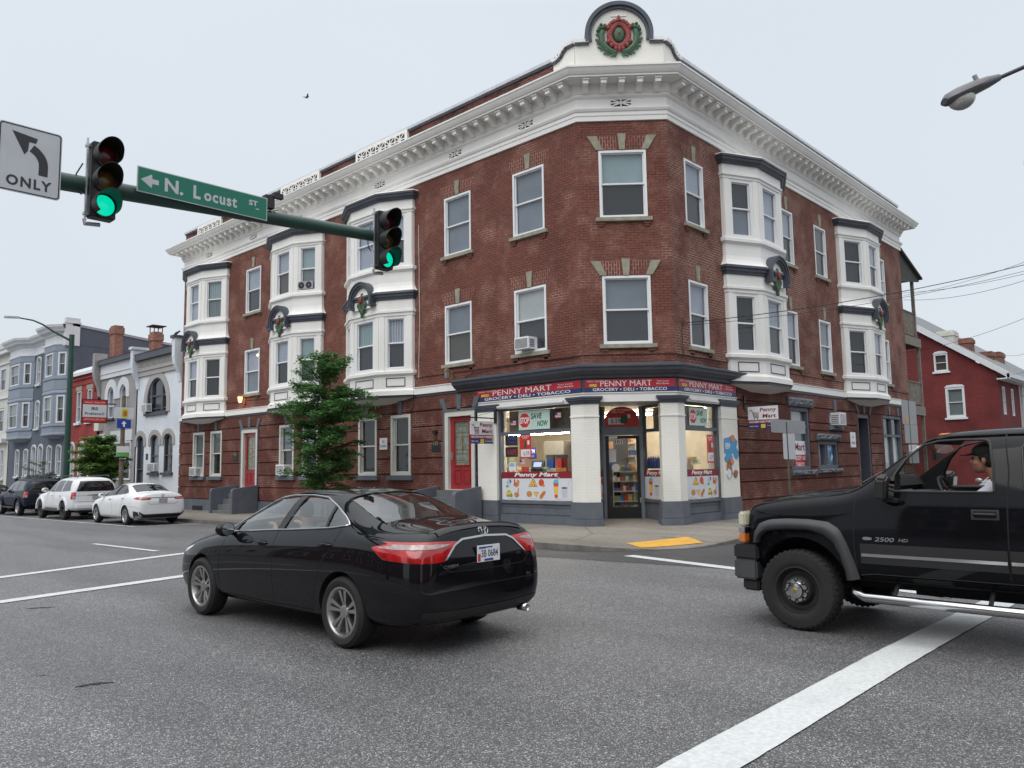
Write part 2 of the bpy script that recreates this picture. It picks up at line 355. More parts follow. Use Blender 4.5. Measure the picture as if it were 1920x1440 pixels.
# =====================================================================================
# ground, road, pavements, markings
# =====================================================================================
def asphalt(name, base, spec_s, bright, rough=0.62, dirty=0.25, wet=0.0):
    m = bpy.data.materials.new(name); m.use_nodes = True; nt = m.node_tree; b = nt.nodes['Principled BSDF']
    tc = nt.nodes.new('ShaderNodeTexCoord'); P = tc.outputs['Object']
    v = nt.nodes.new('ShaderNodeTexVoronoi'); v.inputs['Scale'].default_value = spec_s; nt.links.new(P, v.inputs['Vector'])
    wn = nt.nodes.new('ShaderNodeTexWhiteNoise'); nt.links.new(v.outputs['Position'], wn.inputs['Vector'])
    cr = nt.nodes.new('ShaderNodeValToRGB'); E = cr.color_ramp.elements
    E[0].position = 0.0; E[0].color = (*[c * 0.45 for c in base], 1); E[1].position = 1.0; E[1].color = (*[c * bright for c in base], 1)
    e = E.new(0.55); e.color = (*base, 1); e = E.new(0.86); e.color = (*[c * 1.7 for c in base], 1)
    nt.links.new(wn.outputs['Value'], cr.inputs[0])
    n = nt.nodes.new('ShaderNodeTexNoise'); n.inputs['Scale'].default_value = 0.35; n.inputs['Detail'].default_value = 7; n.inputs['Roughness'].default_value = 0.6
    mps = nt.nodes.new('ShaderNodeMapping'); mps.inputs['Scale'].default_value = (1.6, .35, 1); nt.links.new(P, mps.inputs[0]); nt.links.new(mps.outputs[0], n.inputs['Vector'])
    r = nt.nodes.new('ShaderNodeMapRange'); r.inputs['From Min'].default_value = 0.35; r.inputs['From Max'].default_value = 0.65
    r.inputs['To Min'].default_value = 1 - dirty; r.inputs['To Max'].default_value = 1 + dirty; nt.links.new(n.outputs['Fac'], r.inputs['Value'])
    n2 = nt.nodes.new('ShaderNodeTexNoise'); n2.inputs['Scale'].default_value = 22; n2.inputs['Detail'].default_value = 4; nt.links.new(P, n2.inputs['Vector'])
    r2 = nt.nodes.new('ShaderNodeMapRange'); r2.inputs['From Min'].default_value = 0.3; r2.inputs['From Max'].default_value = 0.7; r2.inputs['To Min'].default_value = 0.82; r2.inputs['To Max'].default_value = 1.18; nt.links.new(n2.outputs['Fac'], r2.inputs['Value'])
    mu = nt.nodes.new('ShaderNodeMath'); mu.operation = 'MULTIPLY'; nt.links.new(r.outputs[0], mu.inputs[0]); nt.links.new(r2.outputs[0], mu.inputs[1])
    sc = nt.nodes.new('ShaderNodeVectorMath'); sc.operation = 'SCALE'; nt.links.new(cr.outputs[0], sc.inputs[0]); nt.links.new(mu.outputs[0], sc.inputs['Scale'])
    nt.links.new(sc.outputs[0], b.inputs['Base Color'])
    rr = nt.nodes.new('ShaderNodeMapRange'); rr.inputs['From Min'].default_value = 0.3; rr.inputs['From Max'].default_value = 0.7
    rr.inputs['To Min'].default_value = rough - 0.10; rr.inputs['To Max'].default_value = rough + 0.08
    nt.links.new(n.outputs['Fac'], rr.inputs['Value']); nt.links.new(rr.outputs[0], b.inputs['Roughness'])
    bp = nt.nodes.new('ShaderNodeBump'); bp.inputs['Strength'].default_value = 0.55; bp.inputs['Distance'].default_value = 0.006
    nt.links.new(v.outputs['Distance'], bp.inputs['Height']); nt.links.new(bp.outputs[0], b.inputs['Normal'])
    return m
M_road = asphalt('asphalt_worn', (0.092, 0.092, 0.0945), 125, 4.6, rough=.56)
M_road2 = asphalt('asphalt_smooth_patch', (0.042, 0.043, 0.046), 120, 2.0, rough=0.62, dirty=0.12)
M_conc = asphalt('concrete_pavement', (0.185, 0.168, 0.145), 160, 1.35, rough=0.75, dirty=0.30)
M_kerb = mat('kerb_concrete', (0.16, 0.15, 0.135), 0.85, var=0.25, vs=4, bump=0.3, dirt=0.5, dcol=(0.07, 0.065, 0.06))
M_line = mat('road_paint_white', (0.54, 0.56, 0.56), 0.6, var=0.12, vs=30, bump=0.3, bs=70, dirt=0.45, dcol=(0.3, 0.3, 0.3))
M_yell = mat('tactile_yellow', (0.62, 0.34, 0.045), 0.7, var=0.12, vs=5, bump=0.1, dirt=0.3, dcol=(0.3, 0.2, 0.1))
def frange(a, b, st):
    n = max(1, int(round((b - a) / st))); return [a + (b - a) * i / n for i in range(n + 1)]
def sheet(name, xs, ys, zf, m, inside=None):
    mb = MB()
    for i in range(len(xs) - 1):
        for j in range(len(ys) - 1):
            q = [(xs[i], ys[j]), (xs[i + 1], ys[j]), (xs[i + 1], ys[j + 1]), (xs[i], ys[j + 1])]
            mb.poly([(x, y, zf(x, y)) for x, y in q])
    return mb.build(name, m)
g = sheet('ground', frange(-1500, -40, 300) + frange(-38, 6, 6) + frange(7, 13, 1) + frange(14, 70, 8) + frange(90, 1500, 280),
          frange(-1500, -30, 300) + frange(-28, 10, 6) + frange(12, 80, 2.0) + frange(100, 1500, 280), lambda x, y: zr(x, y), M_road)
tag(g, kind='structure')
# darker, smoother resurfaced strip of the side street along the corner
def xyz(pts, dz): return [(x, y, zr(x, y) + dz) for x, y in pts]
mb = MB()
seam = [(10.0, 15.2), (11.2, 12.6), (11.75, 10.6), (12.0, 8.6), (12.3, 6.4), (13.2, 3.4), (15.5, 1.0)]
for (x0, y0), (x1, y1) in zip(seam, seam[1:]):
    mb.poly(xyz([(x0, y0), (x1, y1), (70, y1), (70, y0)], 0.004))
o = mb.build('road_patch', M_road2); tag(o, kind='structure')
# pavement with a rounded corner and kerb
cx, cy, rad = 15.6, 11.2, 2.6
arc = [(cx - rad * math.cos(R(t)), cy - rad * math.sin(R(t))) for t in range(0, 91, 6)]
kerbline = [(13.3, y) for y in (75, 60, 50, 42, 36, 30, 26, 22, 18)] + [(13.12, 15), (13.0, 13)] + arc + [(x, 8.6) for x in (18, 22, 26, 32, 40, 50, 62, 80)]
KH = 0.125
def kz(x, y):
    z = zr(x, y) + KH
    d = math.hypot(x - 14.5, y - 9.0)      # dropped kerb in front of the yellow pad
    if d < 2.6: t = 1 - d / 2.6; z -= 0.105 * t * t * (3 - 2 * t)
    return z
mb = MB(); kb = MB()
inner = []
for k, (x, y) in enumerate(kerbline):
    if k <= 10: inner.append((x + .17, y))
    elif k < 11 + len(arc): t = R((k - 11) * 6); inner.append((cx - (rad - .17) * math.cos(t), cy - (rad - .17) * math.sin(t)))
    else: inner.append((x, 8.77))
for k in range(len(kerbline) - 1):
    a, b = kerbline[k], kerbline[k + 1]; c, d = inner[k], inner[k + 1]
    za, zb = kz(*a), kz(*b)
    kb.poly([(*a, zr(*a) - 0.02), (*b, zr(*b) - 0.02), (b[0] * .999 + d[0] * .001, b[1], zb), (a[0], a[1], za)])
    kb.poly([(*a, za), (*b, zb), (*d, zb), (*c, za)])
kb_o = kb.build('kerb', M_kerb); tag(kb_o, kind='structure')
hx, hy = 22.0, 13.5
for k in range(len(inner) - 1):
    c, d = inner[k], inner[k + 1]
    if k <= 10 and c[1] > 13 and d[1] >= 12.9: e, f_ = (17.4, c[1]), (17.4, d[1])
    elif c[0] >= 15.5 and k >= 10 + len(arc): e, f_ = (c[0], 11.9), (d[0], 11.9)
    else: e, f_ = (17.4, max(c[1], 11.9)), (17.4, max(d[1], 11.9))
    n = 8
    for j in range(n):
        L0 = [c[i] + (e[i] - c[i]) * j / n for i in (0, 1)], [d[i] + (f_[i] - d[i]) * j / n for i in (0, 1)]
        L1 = [c[i] + (e[i] - c[i]) * (j + 1) / n for i in (0, 1)], [d[i] + (f_[i] - d[i]) * (j + 1) / n for i in (0, 1)]
        def pz(p, t, q): return kz(*q) * (1 - min(1, t * 3)) + (zr(*q) + KH + 0.015 * t) * min(1, t * 3)
        mb.poly([(*L0[0], pz(L0[0], j / n, c)), (*L0[1], pz(L0[1], j / n, d)), (*L1[1], pz(L1[1], (j + 1) / n, d)), (*L1[0], pz(L1[0], (j + 1) / n, c))])
# strips under the entry and behind the corner
mb.poly([(17.4, 11.9, 0.075), (20.5, 11.9, 0.08), (20.5, 15.5, 0.08), (17.4, 15.5, 0.075)])
pv = mb.build('pavement', M_conc); tag(pv, kind='structure')
# expansion joints
mb = MB()
def seamline(a, b, wd=0.018, dz=0.005):
    a = Vector((*a, 0)); b = Vector((*b, 0)); t = (b - a).normalized(); n = Vector((-t.y, t.x, 0)) * wd / 2; N = 10
    for i in range(N):
        p, q = a.lerp(b, i / N), a.lerp(b, (i + 1) / N)
        def h(v):
            return sidewalk_z(v.x, v.y) + dz
        mb.poly([(*(p + n).xy, h(p)), (*(q + n).xy, h(q)), (*(q - n).xy, h(q)), (*(p - n).xy, h(p))])
from mathutils.bvhtree import BVHTree as _B
_me = pv.data; _b = _B.FromPolygons([v.co for v in _me.vertices], [p.vertices for p in _me.polygons])
def sidewalk_z(x, y):
    h = _b.ray_cast(Vector((x, y, 5)), Vector((0, 0, -1)))
    return h[0].z if h[0] else kz(x, y)
for y in (14.3, 15.9, 17.6, 19.3, 21, 22.8, 24.6, 26.4, 28.2, 30, 31.8, 33.6, 36, 38.5, 41, 44, 47): seamline((13.5, y), (16.9, y))
for x in (18.9, 20.6, 22.3, 24, 25.8, 27.6, 30, 33, 36): seamline((x, 8.8), (x, 11.2))
seamline((16.69, 13.1), (15.26, 11.75)); seamline((15.26, 11.75), (13.5, 11.0)); seamline((15.26, 11.75), (16.2, 10.0))
o = mb.build('pavement_joints', mat('joint_dirt', (0.05, 0.046, 0.04), 0.9)); tag(o, kind='structure')
# yellow tactile pad
mb = MB(); q = [(14.16, 10.02), (15.88, 9.58), (15.46, 8.90), (13.92, 9.48)]
P4 = [Vector((x, y, sidewalk_z(x, y) + 0.012)) for x, y in q]
def pq(u, v): p = P4[0].lerp(P4[1], u).lerp(P4[3].lerp(P4[2], u), v); return Vector((p.x, p.y, sidewalk_z(p.x, p.y) + .010))
for i in range(12):
    for j in range(8): mb.poly([pq(i / 12, j / 8), pq((i + 1) / 12, j / 8), pq((i + 1) / 12, (j + 1) / 8), pq(i / 12, (j + 1) / 8)])
for i in range(1, 26):
    for j in range(1, 12):
        u, v = i / 26, j / 12; p = pq(u, v)
        mb.lathe(p - Vector((0, 0, .002)), (0, 0, 1), [(0.013, 0), (0.009, 0.007), (0, 0.007)], n=6)
o = mb.build('tactile_paving', M_yell)
tag(o, 'yellow studded tactile paving slab at the dropped kerb of the shop corner', 'tactile paving')
# painted markings
marks = MB()
def stripe(a, b, w, n=14):
    a = Vector((*a, 0)); b = Vector((*b, 0)); t = (b - a).normalized(); nn = Vector((-t.y, t.x, 0)) * w / 2
    rnd = random.Random(int(a.x * 10 + b.y * 7)); n = max(n, int((b - a).length / 0.12)); jit = [(rnd.uniform(-.003, .003), rnd.uniform(-.003, .003)) for _ in range(n + 1)]
    mb = MB()
    for i in range(n):
        p, q = a.lerp(b, i / n), a.lerp(b, (i + 1) / n)
        A = [p + nn * (1 + jit[i][0] / w * 2), q + nn * (1 + jit[i + 1][0] / w * 2), q - nn * (1 + jit[i + 1][1] / w * 2), p - nn * (1 + jit[i][1] / w * 2)]
        mb.poly([(v.x, v.y, zr(v.x, v.y) + 0.009) for v in A])
    o = mb.build('road_marking', M_line); tag(o, kind='structure')
stripe((2.0, 2.42), (12.4, 2.50), 0.36)            # thick line at the lower right
stripe((12.93, 9.1), (12.3, 6.3), 0.26)            # crosswalk edge beside the shop corner
stripe((12.2, 5.9), (11.4, 3.0), 0.26)
stripe((0.0, 14.15), (8.2, 16.95), 0.26); stripe((-1.0, 11.60), (7.6, 13.30), 0.26)
stripe((7.42, 21.3), (7.52, 17.8), 0.14); stripe((7.4, 33), (7.45, 30), 0.14); stripe((7.3, 45), (7.35, 42), 0.14)
stripe((11.12, 28.2), (10.75, 60), 0.11); stripe((11.15, 28.2), (13.1, 27.6), 0.11)
# ragged cracks / sunken patches in the asphalt
for (x, y, l, an, wd) in ((3.38, 11.44, .34, -40, .035), (2.49, 6.98, .30, -28, .035), (2.3, 7.65, .10, -30, .012)):
    mb = MB(); rnd = random.Random(int(x * 100)); t = Vector((math.cos(R(an)), math.sin(R(an)), 0)); n = Vector((-t.y, t.x, 0)); N = 22; pts = []
    for i in range(N + 1):
        u = i / N; c = Vector((x, y, 0)) + t * (u - .5) * l + n * (l * .17 * math.sin(u * 2.6) + rnd.uniform(-.008, .008)); w = wd * math.sin(math.pi * min(1, u * 1.02 + .03)) ** .6 * rnd.uniform(.4, 1.1)
        pts.append((c + n * w, c - n * w))
    for i in range(N): mb.poly([(v.x, v.y, zr(v.x, v.y) + 0.005) for v in (pts[i][0], pts[i + 1][0], pts[i + 1][1], pts[i][1])])
    tag(mb.build('road_crack', mat('crack_tar', (0.02, 0.022, 0.018), 0.8)), kind='structure')
# =====================================================================================
# corner building: left facade on x=17 (faces -x), right facade on y=11.4 (faces -y), chamfer between
# =====================================================================================
PA, PB = Vector((17.0, 13.29, 0)), Vector((18.65, 11.40, 0))
FL = Fr((17.0, 0, 0), (0, 1, 0), (-1, 0, 0)); FR = Fr((0, 11.4, 0), (1, 0, 0), (0, -1, 0))
du = (PB - PA).normalized(); FC = Fr(PA, du, (du.y, -du.x, 0)); LC = (PB - PA).length
YE, XE = 38.0, 38.45
corner = empty('corner_building', (17, 11.4, 0), 0, 'three storey red brick corner building with white bays and a grocery in its cut corner', 'building')
corner.location = (0, 0, 0)
def P_(mb, name, m, parent=corner, **k): return mb.build(name, m, parent, **k)
# --- upper walls -----------------------------------------------------------------
WIN = []   # (frame, s0,s1,z0,z1,up,lo,cur)
for (s0, s1, a3, a2) in ((14.55, 15.80, ('grey', 'grey'), ('white', 'screen')), (17.63, 18.88, ('grey', 'grey'), ('grey', 'brown')), (30.62, 31.88, ('sky', 'screen'), ('sky', 'grey'))):
    WIN.append((FL, s0, s1, 8.52, 10.48, *a3)); WIN.append((FL, s0, s1, 4.98, 6.90, *a2))
for (s0, s1, a3, a2) in ((19.51, 20.57, ('sky', 'screen'), ('sky', 'screen')), (25.71, 26.77, ('sky', 'dark'), ('sky', 'dark')), (28.63, 29.70, ('screen', 'dark'), ('grey', 'grey')), (35.15, 36.18, ('sky', 'screen'), ('sky', 'screen'))):
    WIN.append((FR, s0, s1, 8.55, 10.47, *a3)); WIN.append((FR, s0, s1, 4.98, 6.90, *a2))
WIN.append((FC, 0.58, 1.91, 8.54, 10.48, 'teal', 'dark')); WIN.append((FC, 0.59, 1.92, 4.98, 6.89, 'grey', 'screen'))
zt, zb = 11.36, 4.02
for fr, s0, s1, nm, m in ((FL, 13.29, YE, 'left_wall', M_brick), (FR, PB.x, XE, 'right_wall', M_brickR), (FC, 0, LC, 'corner_wall', M_brick)):
    mb = MB(); wall_holes(mb, fr, s0, s1, zb, zt, [w[1:5] for w in WIN if w[0] is fr])
    # darker projecting brick string course under the second floor windows
    segs = [(s0, s1)]
    for a, b in segs: mb.box(fr, a if fr is not FL else a, b, 4.70, 4.78, 0.002, 0.03)
    P_(mb, 'brick_wall', m, recalc=False, uvs=True)
mb = MB(); mb.box(Fr((17, YE, 0), (1, 0, 0), (0, 1, 0)), 0.01, 12, -0.4, 12.9, -0.35, 0.0); mb.box(Fr((XE, 11.4, 0), (0, 1, 0), (1, 0, 0)), 0.01, 14, -0.4, 12.9, -0.35, 0.0)
P_(mb, 'end_wall', M_brickR)
mb = MB(); mb.poly([(17.2, 13.4, 12.5), (18.8, 11.6, 12.5), (XE - .2, 11.6, 12.5), (XE - .2, 25, 12.5), (28, 25, 12.5), (28, YE - .2, 12.5), (17.2, YE - .2, 12.5)])
P_(mb, 'roof', mat('roof_felt', (0.06, 0.06, 0.06), 0.9))
# --- plain windows, sills, keystones ----------------------------------------------
def keystone(mb, fr, c, z0, z1, wt, wb, lean=0, pr=0.035):
    mb.fprism(fr, [(c - wb / 2, z0), (c + wb / 2, z0), (c + wt / 2 + lean, z1), (c - wt / 2 + lean, z1)], 0.001, pr)
for (fr, s0, s1, z0, z1, up, lo) in WIN:
    w = window(corner, fr, s0, s1, z0, z1, up, lo, base=0.0, proud=0.012, cur=(up, lo) in ())
    mb = MB(); mb.box(fr, s0 - 0.12, s1 + 0.12, z0 - 0.115, z0 - 0.002, -0.1, 0.09)
    w2 = mb.build('sill', M_stone, w, bevel=0.008)
    for c in (s0 + 0.03, s1 - 0.03):
        mb = MB(); mb.box(fr, c - 0.11, c + 0.11, z0 - 0.19, z0 - 0.118, 0.001, 0.045); mb.box(fr, c - 0.07, c + 0.07, z0 - 0.25, z0 - 0.19, 0.001, 0.03); mb.build('corbel', M_brick, w)
    c = (s0 + s1) / 2; mb = MB(); hw = (s1 - s0) / 2
    keystone(mb, fr, c, z1 + 0.01, z1 + 0.48, 0.24, 0.16); mb.build('keystone', M_stone, w, bevel=0.006)
    if fr is FC:
        for sg in (-1, 1): mb = MB(); keystone(mb, fr, c + sg * (hw - 0.03), z1 + 0.01, z1 + 0.42, 0.28, 0.19, lean=sg * 0.20, pr=0.03); mb.build('voussoir', M_stone, w, bevel=0.006)
    mb = MB()
    for sg in (-1, 1):
        mb.fprism(fr, [(c + sg * 0.125, z1 + 0.012), (c + sg * (hw + 0.02), z1 + 0.012), (c + sg * (hw + 0.2), z1 + 0.42), (c + sg * 0.155, z1 + 0.42)], 0.0005, 0.006)
    mb.build('brick_arch', M_brickV, w)
# --- bays ------------------------------------------------------------------------
E_, D_ = 0.10, 0.67
def bay(fr, s0, a, wd, looks, base_slate=True):
    pl = [(s0, 0.0), (s0, E_), (s0 + a, D_), (s0 + a + wd, D_), (s0 + 2 * a + wd, E_), (s0 + 2 * a + wd, 0.0)]
    path = [fr.p(s, 0, w).xy for s, w in pl]; flip = -1 if fr is FL else 1
    mb = MB()
    prof = [(-0.65, 11.24), (0.20, 11.13), (0.235, 11.09), (0.235, 11.03), (0.20, 11.0), (0.19, 10.95), (0.14, 10.93), (0.10, 10.86), (0.02, 10.85), (0.02, 10.58), (0.075, 10.555), (0.075, 10.50), (0.03, 10.48), (0.03, 10.41), (0.0, 10.385)]
    mats = [0, 0, 1, 1, 1, 1, 1, 1] + [0] * 6
    mb.sweep(path, prof, mats, flip, cap=False)
    prof = [(0.0, 8.54), (0.085, 8.52), (0.095, 8.50), (0.095, 8.41), (0.05, 8.39), (0.03, 8.36), (0.0, 8.35), (0.0, 7.98), (0.025, 7.86), (0.07, 7.76), (0.14, 7.68), (0.17, 7.66), (0.18, 7.59), (0.13, 7.55), (0.125, 7.49), (0.085, 7.47), (0.07, 7.40), (0.02, 7.385),
            (0.02, 7.05), (0.075, 7.025), (0.075, 6.95), (0.03, 6.93), (0.03, 6.84), (0.0, 6.81)]
    mb.sweep(path, prof, [0] * 11 + [1] * 6 + [0] * 6, flip, cap=False)
    prof = [(0.0, 4.975), (0.085, 4.955), (0.095, 4.94), (0.095, 4.85), (0.05, 4.82), (0.03, 4.80), (0.0, 4.79), (0.0, 4.36), (0.03, 4.34), (0.05, 4.31), (0.09, 4.28), (0.095, 4.13), (0.05, 4.11), (0.045, 4.04), (-0.1, 4.03), (-0.62, 3.88)]
    mb.sweep(path, prof, [0] * 11 + [1] * 2 + [0] * 2, flip, cap=False)
    faces = []
    for k in range(1, 4):
        (sa, wa), (sb, wb) = pl[k], pl[k + 1]
        pa, pb = fr.p(sa, 0, wa), fr.p(sb, 0, wb); u = (pb - pa).normalized(); n = Vector((u.y, -u.x, 0)) * flip
        faces.append((Fr(pa, u, n), (pb - pa).length))
    # small returns at the wall
    for k in (0, 4):
        (sa, wa), (sb, wb) = pl[k], pl[k + 1]
        for z0, z1 in ((8.53, 10.39), (4.97, 6.82)): mb.poly([fr.p(sa, z0, wa), fr.p(sb, z0, wb), fr.p(sb, z1, wb), fr.p(sa, z1, wa)])
    wl = []
    for f, (F, L) in enumerate(faces):
        mg = 0.26 if L < 1.5 else 0.30
        holes = [(mg, L - mg, 8.60, 10.36), (mg, L - mg, 5.02, 6.79)]
        for z0, z1, h in ((8.53, 10.39, holes[0]), (4.97, 6.82, holes[1])):
            wall_holes(mb, F, 0, L, z0, z1, [h], 0, 0, 0.12)
            for (x0, x1) in ((0.02, 0.2), (L - 0.2, L - 0.02)):       # corner pilasters
                mb.box(F, x0, x1, z0, z1, 0.001, 0.022)
        for h, lk in zip(holes, (looks[2 * f], looks[2 * f + 1])): wl.append((F, h, lk))
        # panel outlines in slate
        ring(mb, F, mg + 0.0, L - mg, 4.42, 4.73, 0.03, 0.001, 0.012, 1)
    b = P_(mb, 'bay_window', [M_white, M_slate])
    # eyebrow hood on the front face with a painted medallion
    F, L = faces[1]; c = L / 2; ro, ri = 0.66, 0.46; zc = 7.50; n = 20
    hb = MB()
    for (r0, r1, w1) in ((ri, 0.52, 0.20), (0.52, 0.60, 0.24), (0.60, 0.65, 0.27)):
        for k in range(n):
            t0, t1 = math.pi * k / n, math.pi * (k + 1) / n
            q = [(c + r0 * math.cos(t0), zc + r0 * math.sin(t0)), (c + r1 * math.cos(t0), zc + r1 * math.sin(t0)), (c + r1 * math.cos(t1), zc + r1 * math.sin(t1)), (c + r0 * math.cos(t1), zc + r0 * math.sin(t1))]
            hb.fprism(F, q, 0.0, w1)
    for sg in (-1, 1):
        for (r0, r1, w1) in ((ri, 0.52, 0.20), (0.52, 0.60, 0.24), (0.60, 0.65, 0.27)):
            a, bb = sorted((c + sg * r0, c + sg * r1)); hb.box(F, a, bb, zc - 0.20, zc, 0.0, w1)
        a, bb = sorted((c + sg * (ri - .02), c + sg * (ro + 0.03))); hb.box(F, a, bb, zc - 0.25, zc - 0.20, 0.0, 0.29)
    hb.build('hood_moulding', M_slate, b)
    hb = MB(); hb.fprism(F, [(c + ri * math.cos(math.pi * k / 16), zc + ri * math.sin(math.pi * k / 16)) for k in range(17)] + [(c - ri, 7.2), (c + ri, 7.2)], 0.03, 0.10)
    hb.build('hood_panel', M_white, b)
    green = mat('ornament_green', (0.055, 0.105, 0.055), 0.6, var=0.3, vs=12); red = mat('ornament_red', (0.22, 0.035, 0.03), 0.6, var=0.2)
    mbm = MB(); rot = Matrix((F.u, F.n, Z)).transposed()
    for (dx, dz, rx, rz) in ((0, .02, .13, .20), (-.13, -.05, .07, .10), (.13, -.05, .07, .10), (-.11, .12, .06, .08), (.11, .12, .06, .08), (0, -.22, .08, .12), (-.07, -.15, .06, .1), (.07, -.15, .06, .1), (0, -.33, .035, .06), (0, .2, .05, .06)):
        mbm.ball(F.p(c + dx * 1.45, 7.42 + dz * 1.4, 0.12), (rx * 1.25, 0.06, rz * 1.25), 0, 10, 6, rot)
    mbm.ball(F.p(c, 7.52, 0.19), (0.10, 0.05, 0.14), 1, 12, 8, rot)
    mbm.build('medallion', [green, red], b, smooth=True)
    for (F, h, lk) in wl:
        window(corner, F, h[0], h[1], h[2], h[3], lk[0], lk[1], base=-0.01, proud=0.008, fw=0.05, cur=lk[2] if len(lk) > 2 else False)
    return b, faces
# looks: per face (in order along s) : upper floor, lower floor
b1, f1 = bay(FL, 20.40, 1.08, 1.62, [('sky', 'screen'), ('sky', 'screen', 1), ('sky', 'sky'), ('teal', 'screen', 1), ('dark', 'dark'), ('dark', 'dark')])
b2, f2 = bay(FL, 25.83, 1.10, 1.58, [('teal', 'sage'), ('teal', 'screen'), ('sky', 'brown'), ('sky', 'dark'), ('dark', 'dark'), ('dark', 'dark')])
b3, f3 = bay(FL, 33.46, 1.28, 1.45, [('teal', 'sage', 1), ('dark', 'dark'), ('sky', 'sky'), ('sky', 'screen'), ('dark', 'dark'), ('dark', 'dark')])
b4, f4 = bay(FR, 21.60, 1.15, 1.62, [('screen', 'grey'), ('dark', 'screen'), ('sky', 'sky'), ('sky', 'screen', 1), ('dark', 'dark'), ('dark', 'dark')])
b5, f5 = bay(FR, 30.72, 1.38, 1.45, [('dark', 'screen'), ('dark', 'dark'), ('sky', 'screen'), ('sky', 'screen'), ('dark', 'dark'), ('dark', 'dark')])
# --- main cornice ------------------------------------------------------------------
path = [(18.4, YE), (17.0, YE), (17.0, 13.29), (18.65, 11.40), (XE, 11.4), (XE, 12.8)]
mb = MB()
prof = [(0.0, 11.33), (0.05, 11.335), (0.05, 11.47), (0.07, 11.48), (0.07, 11.58), (0.10, 11.60), (0.13, 11.66), (0.13, 11.70), (0.03, 11.715), (0.03, 11.98), (0.06, 12.0), (0.10, 12.03), (0.10, 12.10), (0.13, 12.12), (0.13, 12.375),
        (0.58, 12.39), (0.58, 12.43), (0.60, 12.44), (0.62, 12.46), (0.66, 12.52), (0.70, 12.60), (0.72, 12.61), (0.72, 12.66), (0.0, 12.76)]
mb.sweep(path, prof, 0, cap=False)
cornice = P_(mb, 'cornice', M_white)
def bracket(fr, s):
    k = MB(); k.fprism(Fr(fr.p(s - 0.085, 0, 0), fr.n, fr.u), [(0.131, 12.09), (0.20, 12.11), (0.27, 12.20), (0.34, 12.235), (0.50, 12.235), (0.50, 12.385), (0.131, 12.365)], 0, 0.16)
    k.box(fr, s - 0.105, s + 0.105, 12.335, 12.375, 0.132, 0.535)
    return k
for k in range(5): bracket(FC, LC / 2 + (k - 2) * 0.50).build('bracket', M_white, cornice)
n = int((YE - 13.29 - 0.2) / 0.49)
for k in range(n + 1): bracket(FL, 13.45 + (YE - 13.6) * k / n).build('bracket', M_white, cornice)
n = int((XE - 18.65 - 0.2) / 0.49)
for k in range(n + 1): bracket(FR, 18.83 + (XE - 0.15 - 18.83) * k / n).build('bracket', M_white, cornice)
# frieze grilles (pierced openings drawn as dark radiating slots)
def grille(fr, c, z=11.85, hw=0.28, hh=0.10, parent=cornice, w=0.034):
    g = MB(); t = .017 if hw > .2 else .014
    g.box(fr, c - hw, c + hw, z - hh, z + hh, w - .003, w, 0)
    for x0, z0, x1, z1 in ((-hw, 0, hw, 0), (0, -hh, 0, hh), (-hw, -hh, hw, hh), (-hw, hh, hw, -hh)):
        d_ = Vector((x1 - x0, z1 - z0)).normalized() * t; g.fprism(fr, [(c + x0 - d_.y, z + z0 + d_.x), (c + x1 - d_.y, z + z1 + d_.x), (c + x1 + d_.y, z + z1 - d_.x), (c + x0 + d_.y, z + z0 - d_.x)], w + .001, w + .02 + .001 * x0, 1)
    g.build('vent_grille', [M_black, M_white], parent, recalc=False)
grille(FC, LC / 2)
for s in (15.2, 18.3, 22.3, 27.7, 31.3, 35.4): grille(FL, s)
# --- parapet -----------------------------------------------------------------------
mb = MB()
mb.box(FL, 14.1, YE, 12.70, 13.34, -0.34, 0.0); mb.box(FR, 19.45, XE, 12.70, 13.34, -0.34, 0.0)
par = P_(mb, 'parapet', M_brickP)
mb = MB(); mb.box(FL, 14.05, YE + .05, 13.41, 13.50, -0.40, 0.09); mb.box(FR, 19.4, XE + .05, 13.41, 13.50, -0.40, 0.09)
mb.build('coping', mat('coping_white', (0.55, 0.57, 0.60), 0.5), par)
mb = MB(); mb.box(FL, 14.1, YE, 13.341, 13.409, -0.30, 0.05); mb.box(FR, 19.45, XE, 13.341, 13.409, -0.30, 0.05)
mb.build('coping_moulding', M_slate, par)
for (a, b) in ((20.68, 23.67), (26.1, 28.97), (34.19, 36.56)):
    mb = MB(); mb.box(FL, a, b, 12.76, 13.46, 0.002, 0.10); pn = mb.build('lattice_panel', M_white, par)
    n = 5; st = (b - a - .2) / n
    for k in range(n): grille(FL, a + .1 + st * (k + .5), 13.13, st * .44, 0.20, pn, 0.104)
